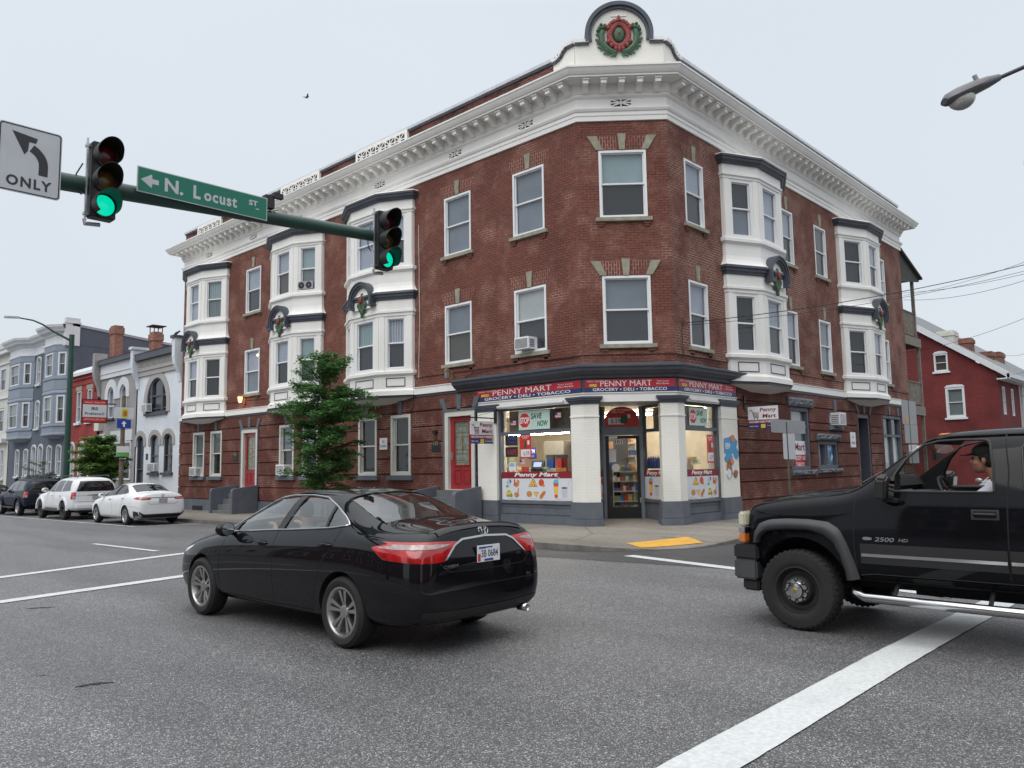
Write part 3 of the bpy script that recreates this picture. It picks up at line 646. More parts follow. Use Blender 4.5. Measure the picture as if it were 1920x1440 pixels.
# --- corner pediment ---------------------------------------------------------------
cc = LC / 2
out_ = [(0, 12.70), (LC, 12.70), (LC, 13.62)]
disc = [(cc + 0.90 * math.cos(t), 13.86 + 0.90 * math.sin(t)) for t in [R(-12) + R(204) * k / 28 for k in range(29)]]
mb = MB(); mb.fprism(FC, out_ + disc + [(0, 13.62)], -0.34, 0.03)
wing = [(0, 12.70), (0.78, 12.70), (0.78, 13.34), (0.62, 13.36), (0.50, 13.42), (0.42, 13.52), (0.30, 13.60), (0.0, 13.62)]
mb.fprism(FL, [(13.29 + a, z) for a, z in wing], -0.34, 0.03); mb.fprism(FR, [(18.65 + a, z) for a, z in wing], -0.34, 0.03)
ped = P_(mb, 'pediment', M_brickW)
def coping_run(fr, pts, parent):
    k = MB(); k2 = MB()
    for (a, z), (b, y) in zip(pts, pts[1:]):
        t = Vector((b - a, y - z)).normalized(); nn = Vector((-t.y, t.x)); 
        if nn.y < 0: nn = -nn
        q = lambda d, e: [(a + nn.x * d, z + nn.y * d), (b + nn.x * d, y + nn.y * d), (b + nn.x * e, y + nn.y * e), (a + nn.x * e, z + nn.y * e)]
        k.fprism(fr, q(-0.07, 0.0), -0.3, 0.09); k2.fprism(fr, q(0.0, 0.09), -0.4, 0.13)
    k.build('coping_moulding', M_slate, parent); k2.build('coping', M_white, parent)
topw = [(0.78, 13.36), (0.62, 13.38), (0.50, 13.44), (0.40, 13.56), (0.28, 13.64), (0.0, 13.65)]
coping_run(FL, [(13.29 + a, z) for a, z in topw], ped); coping_run(FR, [(18.65 + a, z) for a, z in topw], ped)
coping_run(FC, [(0, 13.65), (cc - 0.86, 13.66)], ped); coping_run(FC, [(cc + 0.86, 13.66), (LC, 13.65)], ped)
mb = MB(); A = [R(-12) + R(204) * k / 32 for k in range(33)]
for t0, t1 in zip(A, A[1:]):
    for r0, r1, w1 in ((0.78, 0.86, 0.10), (0.86, 0.97, 0.16)):
        mb.fprism(FC, [(cc + r * math.cos(t), 13.86 + r * math.sin(t)) for r, t in ((r0, t0), (r1, t0), (r1, t1), (r0, t1))], -0.36, w1)
mb.build('arch_coping', M_slate, ped)
# cartouche: red shield frame, green oval, green palm sprays
Mr = mat('cartouche_red', (0.24, 0.045, 0.042), 0.6, var=0.25, vs=8, bump=0.3, bs=20); Mg = mat('cartouche_green', (0.05, 0.115, 0.065), 0.6, var=0.3, vs=8, bump=0.3, bs=20)
mb = MB(); rot = Matrix((FC.u, FC.n, Z)).transposed(); cz = 13.83
def scr(pts, r): mb.tube([FC.p(cc + x, cz + z, 0.08) for x, z in pts], r, 8, mcur)
mcur = 0
N = 24; loop = []
for k in range(N + 1):
    t = 2 * math.pi * k / N; rx = 0.235 + 0.03 * math.cos(2 * t) - 0.02 * math.sin(t); rz = 0.33
    loop.append((rx * math.cos(t), rz * math.sin(t)))
scr(loop, 0.085)
for sg in (-1, 1):
    for (x, z, r) in ((.36, .26, .06), (.30, .22, .07), (.25, .30, .07), (.30, -.20, .075), (.22, -.30, .075), (.10, -.40, .07), (.12, .40, .08), (.2, .36, .07)):
        mb.ball(FC.p(cc + sg * x, cz + z, 0.10), (r, .07, r), 0, 10, 6, rot)
for (x, z, rx, rz) in ((0, .46, .07, .08), (0, .53, .04, .05), (0, -.42, .06, .09), (0, .42, .10, .05)): mb.ball(FC.p(cc + x, cz + z, 0.11), (rx, .07, rz), 0, 10, 6, rot)
mb.ball(FC.p(cc, cz + .02, 0.07), (0.17, 0.10, 0.23), 1, 16, 10, rot); mb.ball(FC.p(cc, cz + .03, 0.17), (0.045, 0.03, 0.045), 0, 10, 6, rot)
def leaf(x, z, an, l, w):
    d = Vector((math.cos(R(an)), math.sin(R(an)))); n = Vector((-d.y, d.x)); q = []
    for t, s_ in ((0, .5), (.3, 1), (.65, .75), (1, 0)): q.append((x + d.x * l * t + n.x * w * s_, z + d.y * l * t + n.y * w * s_))
    for t, s_ in ((.65, .75), (.3, 1), (0, .5)): q.append((x + d.x * l * t - n.x * w * s_, z + d.y * l * t - n.y * w * s_))
    mb.fprism(FC, [(cc + a, cz + b) for a, b in q], 0.035, 0.10, 1)
for sg in (-1, 1):
    cur = [(.08, -.50), (.25, -.46), (.40, -.34), (.48, -.18), (.50, 0.02), (.46, .16)]
    mcur = 1; scr([(sg * a, b) for a, b in cur], [0.05, 0.08, 0.095, 0.09, 0.085, 0.07])
    for k, (a, b) in enumerate(cur[:-1]):
        an = [-35, -20, 5, 25, 50][k]; leaf(sg * a, b, an if sg > 0 else 180 - an, 0.22, 0.04); leaf(sg * a, b, (an + 35) if sg > 0 else 145 - an, 0.18, 0.035)
        leaf(sg * a, b, (an - 35) if sg > 0 else 215 - an, 0.16, 0.035)
    for (x, z, r) in ((.44, .24, .07), (.54, .22, .07), (.50, .32, .05), (.40, .30, .05), (.58, .16, .05)): mb.ball(FC.p(cc + sg * x, cz + z, 0.10), (r, .07, r), 1, 8, 6, rot)
mb.build('cartouche', [Mr, Mg], ped, smooth=40)
mb = MB(); mb.box(FC, cc - .22, cc + .22, 14.42, 14.46, 0.031, 0.05); mb.build('slot_lip', M_white, ped)
# --- belt course -------------------------------------------------------------------
for fr, a, b in ((FL, 17.9, 20.36), (FL, 24.2, 25.8), (FL, 29.66, 33.42), (FL, 37.48, YE + .06), (FR, 25.56, 30.68), (FR, 34.96, XE + .06)):
    mb = MB(); mb.box(fr, a, b, 4.12, 4.33, 0.0, 0.10, 0); mb.box(fr, a, b, 4.335, 4.36, 0.0, 0.12, 0); mb.box(fr, a, b, 4.04, 4.118, 0.0, 0.06, 1); P_(mb, 'belt_course', [M_white, M_slate])
# --- rusticated ground storey -------------------------------------------------------
GW = [(FL, 35.37, 36.52, 1.46, 3.50), (FL, 33.70, 34.78, 1.46, 3.50), (FL, 30.55, 31.93, 0.95, 3.46), (FL, 27.75, 28.84, 1.46, 3.50), (FL, 26.05, 27.14, 1.46, 3.50), (FL, 22.40, 23.48, 1.46, 3.50), (FL, 20.56, 21.62, 1.46, 3.50), (FL, 17.48, 18.86, 0.98, 3.46),
      (FR, 25.68, 27.20, 1.44, 3.56), (FR, 27.85, 29.66, 1.46, 2.44), (FR, 28.95, 30.02, 2.99, 3.52), (FR, 31.78, 33.10, 0.20, 3.54), (FR, 34.64, 37.0, 0.9, 3.60)]
def rust(fr, s0, s1, m, gz):
    mb = MB(); holes = [h[1:] for h in GW if h[0] is fr]
    wall_holes(mb, fr, s0, s1, -0.45, 4.05, holes, 0, 0.0, 0.16)
    for a, b in zip(gz, gz[1:]):
        c, d = a + 0.022, b - 0.022; cut = sorted({c, d, *[z for h in holes for z in h[2:4] if c < z < d]})
        for z0, z1 in zip(cut, cut[1:]):
            zm = (z0 + z1) / 2; hs = sorted((h[0], h[1]) for h in holes if h[2] < zm < h[3]); x = s0
            for h0, h1 in hs + [(s1, s1)]:
                if h0 > x: mb.box(fr, x, h0, z0, z1, 0.001, 0.055)
                x = max(x, h1)
    P_(mb, 'ground_storey_wall', m)
rust(FL, 17.44, YE, M_brickG, [0.45, 0.99, 1.50, 2.02, 2.54, 3.05, 3.56, 4.04]); rust(FR, 22.02, XE, M_brickG, [0.10, 0.60, 1.13, 1.52, 2.00, 2.40, 2.80, 3.07, 3.60, 4.04])
mb = MB()
x = 17.44
for h0, h1 in ((17.48, 18.86), (30.55, 31.93), (YE + .1, YE + .1)):
    if h0 > x: mb.box(FL, x, h0, -0.5, 0.43, 0.002, 0.11)
    x = h1
P_(mb, 'plinth', M_slate2, bevel=0.01)
def slate_keys(parent, fr, s0, s1, z, n, zt=4.0):
    k = MB(); c = (s0 + s1) / 2; hw = (s1 - s0) / 2
    keystone(k, fr, c, z + .02, zt - .03, 0.24, 0.15, pr=0.10); k.build('keystone', M_slate2, parent, bevel=0.008)
    if n == 3:
        for sg in (-1, 1): k = MB(); keystone(k, fr, c + sg * (hw - .05), z + .02, zt - 0.12, 0.25, 0.16, lean=sg * .18, pr=0.09); k.build('voussoir', M_slate2, parent, bevel=0.008)
M_cream = mat('cream_window_paint', (0.60, 0.59, 0.54), 0.5, var=0.05)
gl = {0: ('sage', 'sage'), 1: ('sage', 'dark'), 3: ('grey', 'screen'), 4: ('grey', 'screen'), 5: ('dark', 'dark'), 6: ('dark', 'dark')}
for k, (fr, s0, s1, z0, z1) in enumerate(GW[:8]):
    if k in (2, 7):
        d = MB(); w0 = 0.06
        ring(d, fr, s0 + .003, s1 - .003, z0, z1, 0.16, -0.12, 0.075, 0, tb=0.04)
        dm = d.build('door_frame', M_cream, corner)
        a, b, zt = s0 + .16, s1 - .16, z1 - .16; d = MB()
        redm = mat('red_door_paint', (0.30, 0.025, 0.03), 0.35, var=0.1, coat=0.3)
        gz0, gz1 = z0 + 0.80, zt - 0.16
        wall_holes(d, fr, a, b, z0 + .04, zt, [(a + .20, b - .20, gz0, gz1)], 0, -0.04, 0.04)
        for (pa, pb) in ((a + .17, (a + b) / 2 - .05), ((a + b) / 2 + .05, b - .17)): ring(d, fr, pa, pb, z0 + .22, z0 + .66, .03, -0.039, -0.02)
        ring(d, fr, a + .17, b - .17, gz0 - .03, gz1 + .03, .03, -0.039, -0.015)
        do = d.build('door', redm, corner)
        d = MB(); d.poly([fr.p(x, z, -0.07) for x, z in ((a + .2, gz0), (b - .2, gz0), (b - .2, gz1), (a + .2, gz1))]); d.build('glass_panel', mat('leaded_glass', (0.05, 0.045, 0.035) if k == 7 else (0.22, 0.25, 0.22), 0.15, var=0.3, vs=9, spec=0.8), do)
        d = MB(); g0, g1 = a + .2, b - .2; cxm = (g0 + g1) / 2
        br_ = mat('brass_came', (0.42, 0.32, 0.14), 0.35, 0.7)
        for x in (g0 + .05, g1 - .05): d.box(fr, x - .006, x + .006, gz0, gz1, -.068, -.060)
        for z in (gz0 + .07, gz0 + .14, gz0 + .35, gz1 - .07, gz1 - .14, gz1 - .35, (gz0 + gz1) / 2 + .2, (gz0 + gz1) / 2 - .2): d.box(fr, g0, g1, z - .005, z + .005, -.068, -.061)
        for z in ((gz0 + gz1) / 2 - .15, (gz0 + gz1) / 2 + .12): d.fprism(fr, [(cxm, z - .16), (cxm + .05, z), (cxm, z + .16), (cxm - .05, z)], -.068, -.058)
        d.box(fr, cxm - .005, cxm + .005, gz0 + .1, gz1 - .1, -.068, -.0605)
        d.build('came', br_, do)
        d = MB(); hs = b - .07 if k == 7 else b - .06
        d.box(fr, hs - .03, hs + .03, z0 + 0.95, z0 + 1.2, -.039, -.025); d.tube([fr.p(hs, z0 + 1.08, -.03), fr.p(hs, z0 + 1.08, .03), fr.p(hs - .1, z0 + 1.08, .03)], .012, 8)
        d.build('handle', mat('steel', (0.6, 0.6, 0.58), 0.3, 1.0), do)
        slate_keys(dm, fr, s0, s1, z1, 3)
        d = MB(); d.box(fr, s1 + .002, s1 + .07, z0, z1, 0.0, 0.09); d.box(fr, s0 - .04, s0 - .002, z0, z1, 0.0, 0.09); d.box(fr, s0 - .06, s1 + .08, z1 + .001, z1 + .06, 0.0, 0.10)
        d.build('door_surround', M_slate2, dm)
        continue
    w = window(corner, fr, s0, s1, z0, z1, *gl[k], fm=M_cream, base=0.02, proud=0.05, fw=0.10)
    d = MB(); d.box(fr, s0 - .14, s1 + .14, z0 - .16, z0 - .002, -0.02, 0.16); d.build('sill', M_slate2, w, bevel=0.01)
    slate_keys(w, fr, s0, s1, z1, 1)
# basement openings and a hatch
mb = MB(); mb.box(FL, 35.3, 36.3, -0.2, 0.14, 0.111, 0.13); P_(mb, 'basement_window', M_black)
# right side ground-floor openings in slate
def slatewin(fr, s0, s1, z0, z1, mull, name='window', trans=None, up='screen', lo='screen'):
    d = MB(); ring(d, fr, s0 + .003, s1 - .003, z0 + .003, z1 - .003, 0.12, -0.15, 0.02)
    for m_ in mull: d.box(fr, m_ - .04, m_ + .04, z0 + .12, z1 - .12, -0.13, 0.0)
    if trans: d.box(fr, s0 + .12, s1 - .12, trans - .05, trans + .05, -0.128, -0.005)
    o = d.build(name, M_slate2, corner)
    zt = trans or (z0 + z1) / 2
    d = MB(); d.poly([fr.p(a, z, -.10) for a, z in ((s0 + .1, z0 + .1), (s1 - .1, z0 + .1), (s1 - .1, z1 - .1), (s0 + .1, z1 - .1))]); d.build('pane', M_glass, o)
    d = MB(); d.poly([fr.p(a, z, -.15) for a, z in ((s0 + .1, zt), (s1 - .1, zt), (s1 - .1, z1 - .1), (s0 + .1, z1 - .1))], 0); d.poly([fr.p(a, z, -.15) for a, z in ((s0 + .1, z0 + .1), (s1 - .1, z0 + .1), (s1 - .1, zt), (s0 + .1, zt))], 1)
    d.build('pane_backing', [shade(up), shade(lo)], o)
    return o
w = slatewin(FR, 25.68, 27.20, 1.44, 3.56, [], trans=2.9, up='white', lo='grey')
roughst = mat('rockface_painted_stone', (0.115, 0.13, 0.15), 0.8, var=0.35, vs=7, bump=1.0, bs=9)
def rocky(fr, s0, s1, z0, z1, w1, parent, name):
    d = MB(); n = 14; rnd = random.Random(int(s0 * 10)); g = [[fr.p(s0 + (s1 - s0) * i / n, z0 + (z1 - z0) * j / 4, w1 * (0.72 if i in (0, n) or j in (0, 4) else rnd.uniform(.8, 1.25))) for j in range(5)] for i in range(n + 1)]
    for i in range(n):
        for j in range(4): d.poly([g[i][j], g[i + 1][j], g[i + 1][j + 1], g[i][j + 1]])
    b = [[fr.p(s0 + (s1 - s0) * i / n, z, 0.0) for i in range(n + 1)] for z in (z0, z1)]
    for i in range(n): d.poly([b[0][i], b[0][i + 1], g[i + 1][0], g[i][0]]); d.poly([b[1][i], b[1][i + 1], g[i + 1][4], g[i][4]])
    for e_, i in ((0, 0), (1, n)): d.poly([fr.p(s0 if i == 0 else s1, z0, 0)] + g[i] + [fr.p(s0 if i == 0 else s1, z1, 0)])
    return d.build(name, roughst, parent)
rocky(FR, 25.45, 27.45, 3.58, 3.88, 0.16, w, 'lintel'); rocky(FR, 25.5, 27.5, 1.26, 1.43, 0.18, w, 'sill')
red_s = mat('sign_red', (0.46, 0.014, 0.026), 0.4, var=0.05); navy = mat('sign_navy', (0.025, 0.035, 0.15), 0.4, var=0.05); swhite = mat('sign_white', (0.72, 0.73, 0.76), 0.4, var=0.02)
yel = mat('sign_yellow', (0.75, 0.62, 0.06), 0.4, var=0.03); lred = mat('letter_dark_red', (0.22, 0.01, 0.025), 0.4); lwht = mat('letter_white', (0.78, 0.78, 0.78), 0.4, var=0.02); lblk = mat('letter_black', (0.02, 0.02, 0.025), 0.4)
d = MB(); d.box(FR, 26.15, 27.07, 1.95, 2.42, -0.098, -0.09, 0); d.box(FR, 26.15, 27.07, 1.50, 1.949, -0.098, -0.09, 1); po = d.build('poster', [swhite, red_s], w)
text('Mart', FR, 26.62, 2.22, -0.088, 0.26, lred, po, width=.8, bold=.02)
text('GROCERY \u2022 DELI', FR, 26.61, 1.84, -0.088, 0.14, lwht, po, width=.86, bold=.01); text('TOBACCO', FR, 26.61, 1.62, -0.088, 0.14, lwht, po, width=.7, bold=.01)
w = slatewin(FR, 27.85, 29.66, 1.46, 2.44, [28.6, 28.75], up='grey', lo='grey'); rocky(FR, 27.65, 29.85, 2.46, 2.70, 0.17, w, 'lintel'); rocky(FR, 27.65, 29.85, 1.30, 1.45, 0.17, w, 'sill')
d = MB(); d.box(FR, 28.85, 29.45, 1.52, 2.36, -0.10, -0.085); po = d.build('poster', mat('poster_blue', (0.03, 0.22, 0.52), 0.4, var=0.5, vs=5), w)
d = MB(); rnd = random.Random(4)
for k in range(9):
    a, z = rnd.uniform(28.92, 29.38), rnd.uniform(1.58, 2.0); d.fprism(FR, [(a + .08 * math.cos(t) * rnd.uniform(.7, 1.2), z + .08 * math.sin(t)) for t in [R(40 * i) for i in range(9)]], -0.0845, -0.083 + k * 0.0004, k % 3)
d.build('poster_art', [yel, swhite, mat('art_brown', (0.2, 0.08, 0.03), 0.5)], po)
text('NEW', FR, 29.15, 2.18, -0.083, 0.16, lwht, po, width=.4, bold=.02)
w = slatewin(FR, 28.95, 30.02, 2.99, 3.52, []); rocky(FR, 28.8, 30.15, 2.84, 2.985, 0.15, w, 'sill'); slate_keys(w, FR, 28.95, 30.02, 3.54, 1)
# side door (grey, recessed) with transom
d = MB(); s0, s1, z0, z1 = 31.78, 33.10, 0.20, 3.54
ring(d, FR, s0 + .003, s1 - .003, z0, z1 - .003, .14, -.55, 0.02, 0, tb=.05); d.box(FR, s0 + .14, s1 - .14, 2.72, 2.85, -.5, -.35)
dm = d.build('side_door_frame', M_slate, corner)
d = MB(); d.box(FR, s0 + .14, s1 - .14, .25, 2.72, -.48, -.42); do = d.build('door', M_slate2, dm)
d = MB(); d.box(FR, s0 + .2, s1 - .2, 2.9, 3.35, -.47, -.46); d.build('transom', M_black, dm)
slate_keys(dm, FR, s0, s1, z1, 3)
w = slatewin(FR, 34.64, 37.0, 0.9, 3.60, [35.82], trans=2.75, up='screen', lo='white'); slate_keys(w, FR, 34.9, 35.9, 3.6, 1); slate_keys(w, FR, 36.1, 36.9, 3.6, 1)
# =====================================================================================
# grocery shopfront in the cut corner
# =====================================================================================
ZT = 3.36
# brick piers (white, octagonal towards the street) with slate caps and bases
def pier(plan, name='pier'):
    """plan: loop of xy points"""
    mb = MB(); c = Vector((sum(p[0] for p in plan) / len(plan), sum(p[1] for p in plan) / len(plan)))
    def grow(d): return [(p[0] + (p[0] - c.x) / max(.01, (Vector(p) - c).length) * d, p[1] + (p[1] - c.y) / max(.01, (Vector(p) - c).length) * d) for p in plan]
    mb.prism([(x, y, 0.71) for x, y in plan], (0, 0, ZT - 0.71), 0); mb.prism([(x, y, 3.00) for x, y in grow(0.025)], (0, 0, 0.04), 0)
    o = mb.build(name, M_brickW, corner)
    b = MB(); b.prism([(x, y, 0.26) for x, y in grow(0.06)], (0, 0, 0.449)); b.prism([(x, y, -0.3) for x, y in grow(0.10)], (0, 0, 0.56)); b.build('pier_base', M_slate2, o, bevel=0.012)
    b = MB()
    for z0, z1, g in ((ZT, ZT + .05, .03), (ZT + .05, ZT + .10, .07), (ZT + .10, ZT + .15, .12), (ZT + .15, ZT + .20, .15)): b.prism([(x, y, z0) for x, y in grow(g)], (0, 0, z1 - z0 - .001))
    b.build('pier_cap', M_slate, o)
    return o
ni = -FC.n
p2 = [(16.98, 13.74), (16.98, 13.28), FC.p(0.40, 0, 0.02).xy, FC.p(0.40, 0, -0.42).xy, (17.42, 13.74)]
p3 = [FC.p(LC - 0.44, 0, 0.02).xy, (18.66, 11.38), (19.02, 11.38), (19.02, 11.80), FC.p(LC - 0.44, 0, -0.42).xy]
for pl in (p2, p3): pier([tuple(p) for p in pl])
pier([(16.97, 17.40), (16.97, 16.60), (17.42, 16.60), (17.42, 17.40)]); pier([(21.02, 11.83), (21.02, 11.37), (21.98, 11.37), (21.98, 11.83)])
# slate frames, transoms, stall risers
INR = 1.78
d0 = Vector(FC.p(0.60, 0, -INR)); d1 = Vector(FC.p(1.79, 0, -INR))
FD = Fr((d0.x, d0.y, 0), FC.u, FC.n); LD = (d1 - d0).length
r0, r1 = Vector((19.54, 13.12, 0)), Vector((18.98, 11.84, 0))
FRt = Fr(r0, (r1 - r0), ((r1 - r0).normalized().cross(Z))); 
if FRt.n.dot(Vector((-1, 0, 0))) < 0: FRt.n = -FRt.n
LRt = (r1 - r0).length
l0, l1 = Vector((17.43, 13.78, 0)), Vector((d0.x, d0.y, 0))
FLt = Fr(l0, (l1 - l0), (l1 - l0).normalized().cross(Z)); 
if FLt.n.dot(Vector((0, -1, 0))) < 0: FLt.n = -FLt.n
LLt = (l1 - l0).length
FS1 = Fr((17.12, 0, 0), (0, 1, 0), (-1, 0, 0)); FS2 = Fr((0, 11.52, 0), (1, 0, 0), (0, -1, 0))
M_cleargl = glassm('shop_glass', (0.86, 0.88, 0.88), 1.42, 0.85, wav=0.1)
M_banner = mat('banner_white', (0.66, 0.68, 0.74), 0.5, var=0.02)
M_maroon = mat('banner_maroon', (0.23, 0.012, 0.022), 0.5, var=0.05)
def shopwin(fr, s0, s1, zbot=0.71, riser=True, trans=2.68, side=(0.10, 0.10), name='shop_window'):
    d = MB(); a, b = s0, s1
    d.box(fr, a, a + side[0], -0.1, 3.40, -0.10, 0.05); d.box(fr, b - side[1], b, -0.1, 3.40, -0.10, 0.05)
    a += side[0]; b -= side[1]
    d.box(fr, a, b, trans - .05, trans + .04, -0.08, 0.045); d.box(fr, a, b, 3.34, 3.41, -0.08, 0.03)
    d.box(fr, a, b, zbot - .08, zbot, -0.10, 0.075); d.box(fr, a, b, 0.30, zbot - .081, -0.08, 0.02)
    if riser:
        ring(d, fr, a + .02, b - .02, 0.34, zbot - .12, 0.05, 0.021, 0.035); d.box(fr, a, b, -0.3, 0.299, -0.08, 0.10)
    else: d.box(fr, a, b, -0.1, 0.299, -0.08, 0.02)
    o = d.build(name, M_slate2, corner)
    g = MB(); g.poly([fr.p(x, z, 0) for x, z in ((a, zbot), (b, zbot), (b, trans - .05), (a, trans - .05))]); g.poly([fr.p(x, z, 0) for x, z in ((a, trans + .04), (b, trans + .04), (b, 3.34), (a, 3.34))])
    g.build('pane', M_cleargl, o)
    g = MB(); g.poly([fr.p(x, z, -.35) for x, z in ((a, trans + .02), (b, trans + .02), (b, 3.36), (a, 3.36))]); g.build('transom_backing', mat('transom_board', (0.16, 0.13, 0.10), 0.8), o)
    return o, a, b
W1, a1, b1_ = shopwin(FS1, 13.72, 16.62); W2, a2, b2_ = shopwin(FS2, 19.02, 21.03)
W3, a3, b3_ = shopwin(FRt, 0, LRt, riser=False, side=(.05, .05)); W4, a4, b4_ = shopwin(FLt, 0, LLt, riser=False, side=(.05, .05))
# printed banner with food pictures
food = {'bun': (0.55, 0.27, 0.07), 'cheese': (0.80, 0.52, 0.10), 'tomato': (0.60, 0.08, 0.03), 'leaf': (0.15, 0.36, 0.06), 'crust': (0.48, 0.20, 0.05), 'aqua': (0.10, 0.48, 0.62), 'grey': (0.55, 0.57, 0.58), 'blk': (0.04, 0.03, 0.03), 'blue': (0.08, 0.22, 0.55)}
FM = [mat('print_' + k, v, 0.5, var=0.06) for k, v in food.items()]; FI = {k: i for i, k in enumerate(food)}
def banner(fr, a, b, parent, groups, z0=0.73, z1=1.54, words=True):
    """right hand direction of the print is (-n) x Z, groups: (offset 0..1 from left, kind)"""
    right = (-fr.n).cross(Z); sg = 1 if right.dot(fr.u) > 0 else -1
    L = b - a; X = (lambda t: a + t) if sg > 0 else (lambda t: b - t)
    d = MB(); d.box(fr, a + .005, b - .005, z0, z1 - .19, 0.012, 0.016, 0); d.box(fr, a + .005, b - .005, z1 - .189, z1, 0.012, 0.018, 1)
    o = d.build('banner', [M_banner, M_maroon], parent)
    p = MB(); w = 0.0165
    def el(cx, cz, rx, rz, k, t0=0, t1=360, dw=0.0):
        n = max(6, int(abs(t1 - t0) / 24)); pts = [(X(cx + rx * math.cos(R(t0 + (t1 - t0) * i / n))), cz + rz * math.sin(R(t0 + (t1 - t0) * i / n))) for i in range(n + (0 if t1 - t0 == 360 else 1))]
        p.fprism(fr, pts, w, w + 0.0015 + dw, FI[k])
    def pg(pts, k, dw=0.0): p.fprism(fr, [(X(x), z) for x, z in pts], w, w + 0.0015 + dw, FI[k])
    zc1, zc2 = z0 + .44, z0 + .20
    el0, pg0 = el, pg; zm = z0 + .31
    el = lambda cx, cz, rx, rz, k, *a, **q: el0(c + (cx - c) * 1.22, zm + (cz - zm) * 1.2, rx * 1.22, rz * 1.2, k, *a, **q); pg = lambda pts, k, dw=0.0: pg0([(c + (x - c) * 1.22, zm + (z - zm) * 1.2) for x, z in pts], k, dw)
    for off, kind in groups:
        c = off * L
        if kind == 'grocery':
            el(c - .13, zc1 + .03, .07, .05, 'aqua'); pg([(c - .16, zc1 - .02), (c - .07, zc1 - .02), (c - .07, zc1 + .12), (c - .15, zc1 + .12)], 'grey', .001); el(c - .17, zc1 - .06, .05, .03, 'leaf', dw=.002); pg([(c - .1, zc1 + .02), (c - .04, zc1 + .02), (c - .04, zc1 + .1), (c - .1, zc1 + .1)], 'blue', .0025)
            el(c + .12, zc1 - .02, .09, .05, 'tomato'); el(c + .18, zc1 + .04, .05, .06, 'bun', dw=.001); el(c + .07, zc1 + .05, .025, .07, 'tomato', dw=.002); el(c + .13, zc1 - .05, .06, .03, 'bun', dw=.003)
            el(c - .12, zc2, .10, .07, 'cheese'); el(c - .05, zc2 - .04, .05, .05, 'leaf', dw=.001); el(c - .15, zc2 - .05, .06, .03, 'crust', dw=.002); el(c - .12, zc2 + .06, .05, .02, 'leaf', dw=.003)
            el(c + .13, zc2 - .03, .08, .06, 'crust'); pg([(c + .14, zc2), (c + .19, zc2), (c + .21, zc2 + .14), (c + .18, zc2 + .14)], 'bun', .001); el(c + .09, zc2 - .02, .04, .06, 'bun', dw=.002)
        elif kind == 'meal':
            pg([(c - .22, zc1 - .07), (c + .08, zc1 - .07), (c - .02, zc1 + .10), (c - .08, zc1 + .12)], 'crust'); pg([(c - .19, zc1 - .05), (c + .06, zc1 - .05), (c - .03, zc1 + .08), (c - .07, zc1 + .09)], 'cheese', .001)
            for q in ((-.1, -.02), (-.02, -.03), (-.05, .04)): el(c + q[0], zc1 + q[1], .018, .018, 'blk', dw=.002)
            el(c + .19, zc1 + .03, .085, .085, 'tomato'); el(c + .26, zc1 - .04, .04, .03, 'bun', dw=.001)
            el(c - .19, zc2, .09, .075, 'bun'); pg([(c - .28, zc2 - .02), (c - .10, zc2 - .02), (c - .10, zc2 + .0), (c - .28, zc2 + .0)], 'crust', .001)
            pg([(c - .07, zc2 + .05), (c + .12, zc2 + .05), (c + .03, zc2 - .08)], 'bun'); pg([(c - .05, zc2 + .03), (c + .10, zc2 + .03), (c + .03, zc2 - .05)], 'cheese', .001)
            q = [(.12, -.10), (.20, -.12), (.32, .02), (.32, .07), (.26, .08), (.13, -.03)]; pg([(c + x, zc2 + z) for x, z in q], 'bun'); pg([(c + .15, zc2 - .06), (c + .18, zc2 - .07), (c + .30, zc2 + .05), (c + .27, zc2 + .06)], 'tomato', .001)
        else:
            pg([(c - .17, zc1 + .02), (c - .02, zc1 + .02), (c - .05, z0 + .12), (c - .14, z0 + .12)], 'tomato'); pg([(c - .157, zc1 - .06), (c - .033, zc1 - .06), (c - .045, z0 + .19), (c - .145, z0 + .19)], 'cheese', .001)
            el(c - .095, zc1 + .02, .085, .085, 'aqua', 0, 180, .001); pg([(c - .07, zc1 + .05), (c - .055, zc1 + .05), (c - .03, zc1 + .19), (c - .045, zc1 + .19)], 'blue', .002)
            pg([(c + .06, zc1 - .08), (c + .25, zc1 - .10), (c + .22, z0 + .12), (c + .09, z0 + .12)], 'grey'); el(c + .155, zc1 - .09, .09, .018, 'blk', dw=.001)
            for k in range(3): el(c + .26 + .02 * k, zc1 - .02 + .04 * k, .012, .03, 'grey', dw=.001); el(c + .0, zc1 + .09 + .03 * k, .02, .012, 'grey', dw=.001)
    p.build('food_print', FM, o)
    if words: text('Penny Mart', fr, (a + b) / 2, z1 - .095, 0.019, 0.15, lwht, o, width=min(1.75, L * .62) if L > 1.8 else min(1.05, L * .8), italic=.25, bold=.03)
    for off, s_ in ((.16, .35), (.48, .33), (.82, .35)):
        text('www.pennymart.com', fr, X(off * L), z0 + .045, 0.019, 0.028, FM[FI['grey']], o, width=s_ * min(1, L / 2.7))
banner(FS1, a1, b1_, W1, [(.16, 'grocery'), (.49, 'meal'), (.82, 'drink')]); banner(FS2, a2, b2_, W2, [(.35, 'meal'), (.80, 'grocery')])
banner(FRt, a3, b3_, W3, [(.33, 'drink')]); banner(FLt, a4, b4_, W4, [(.8, 'meal')], words=False)
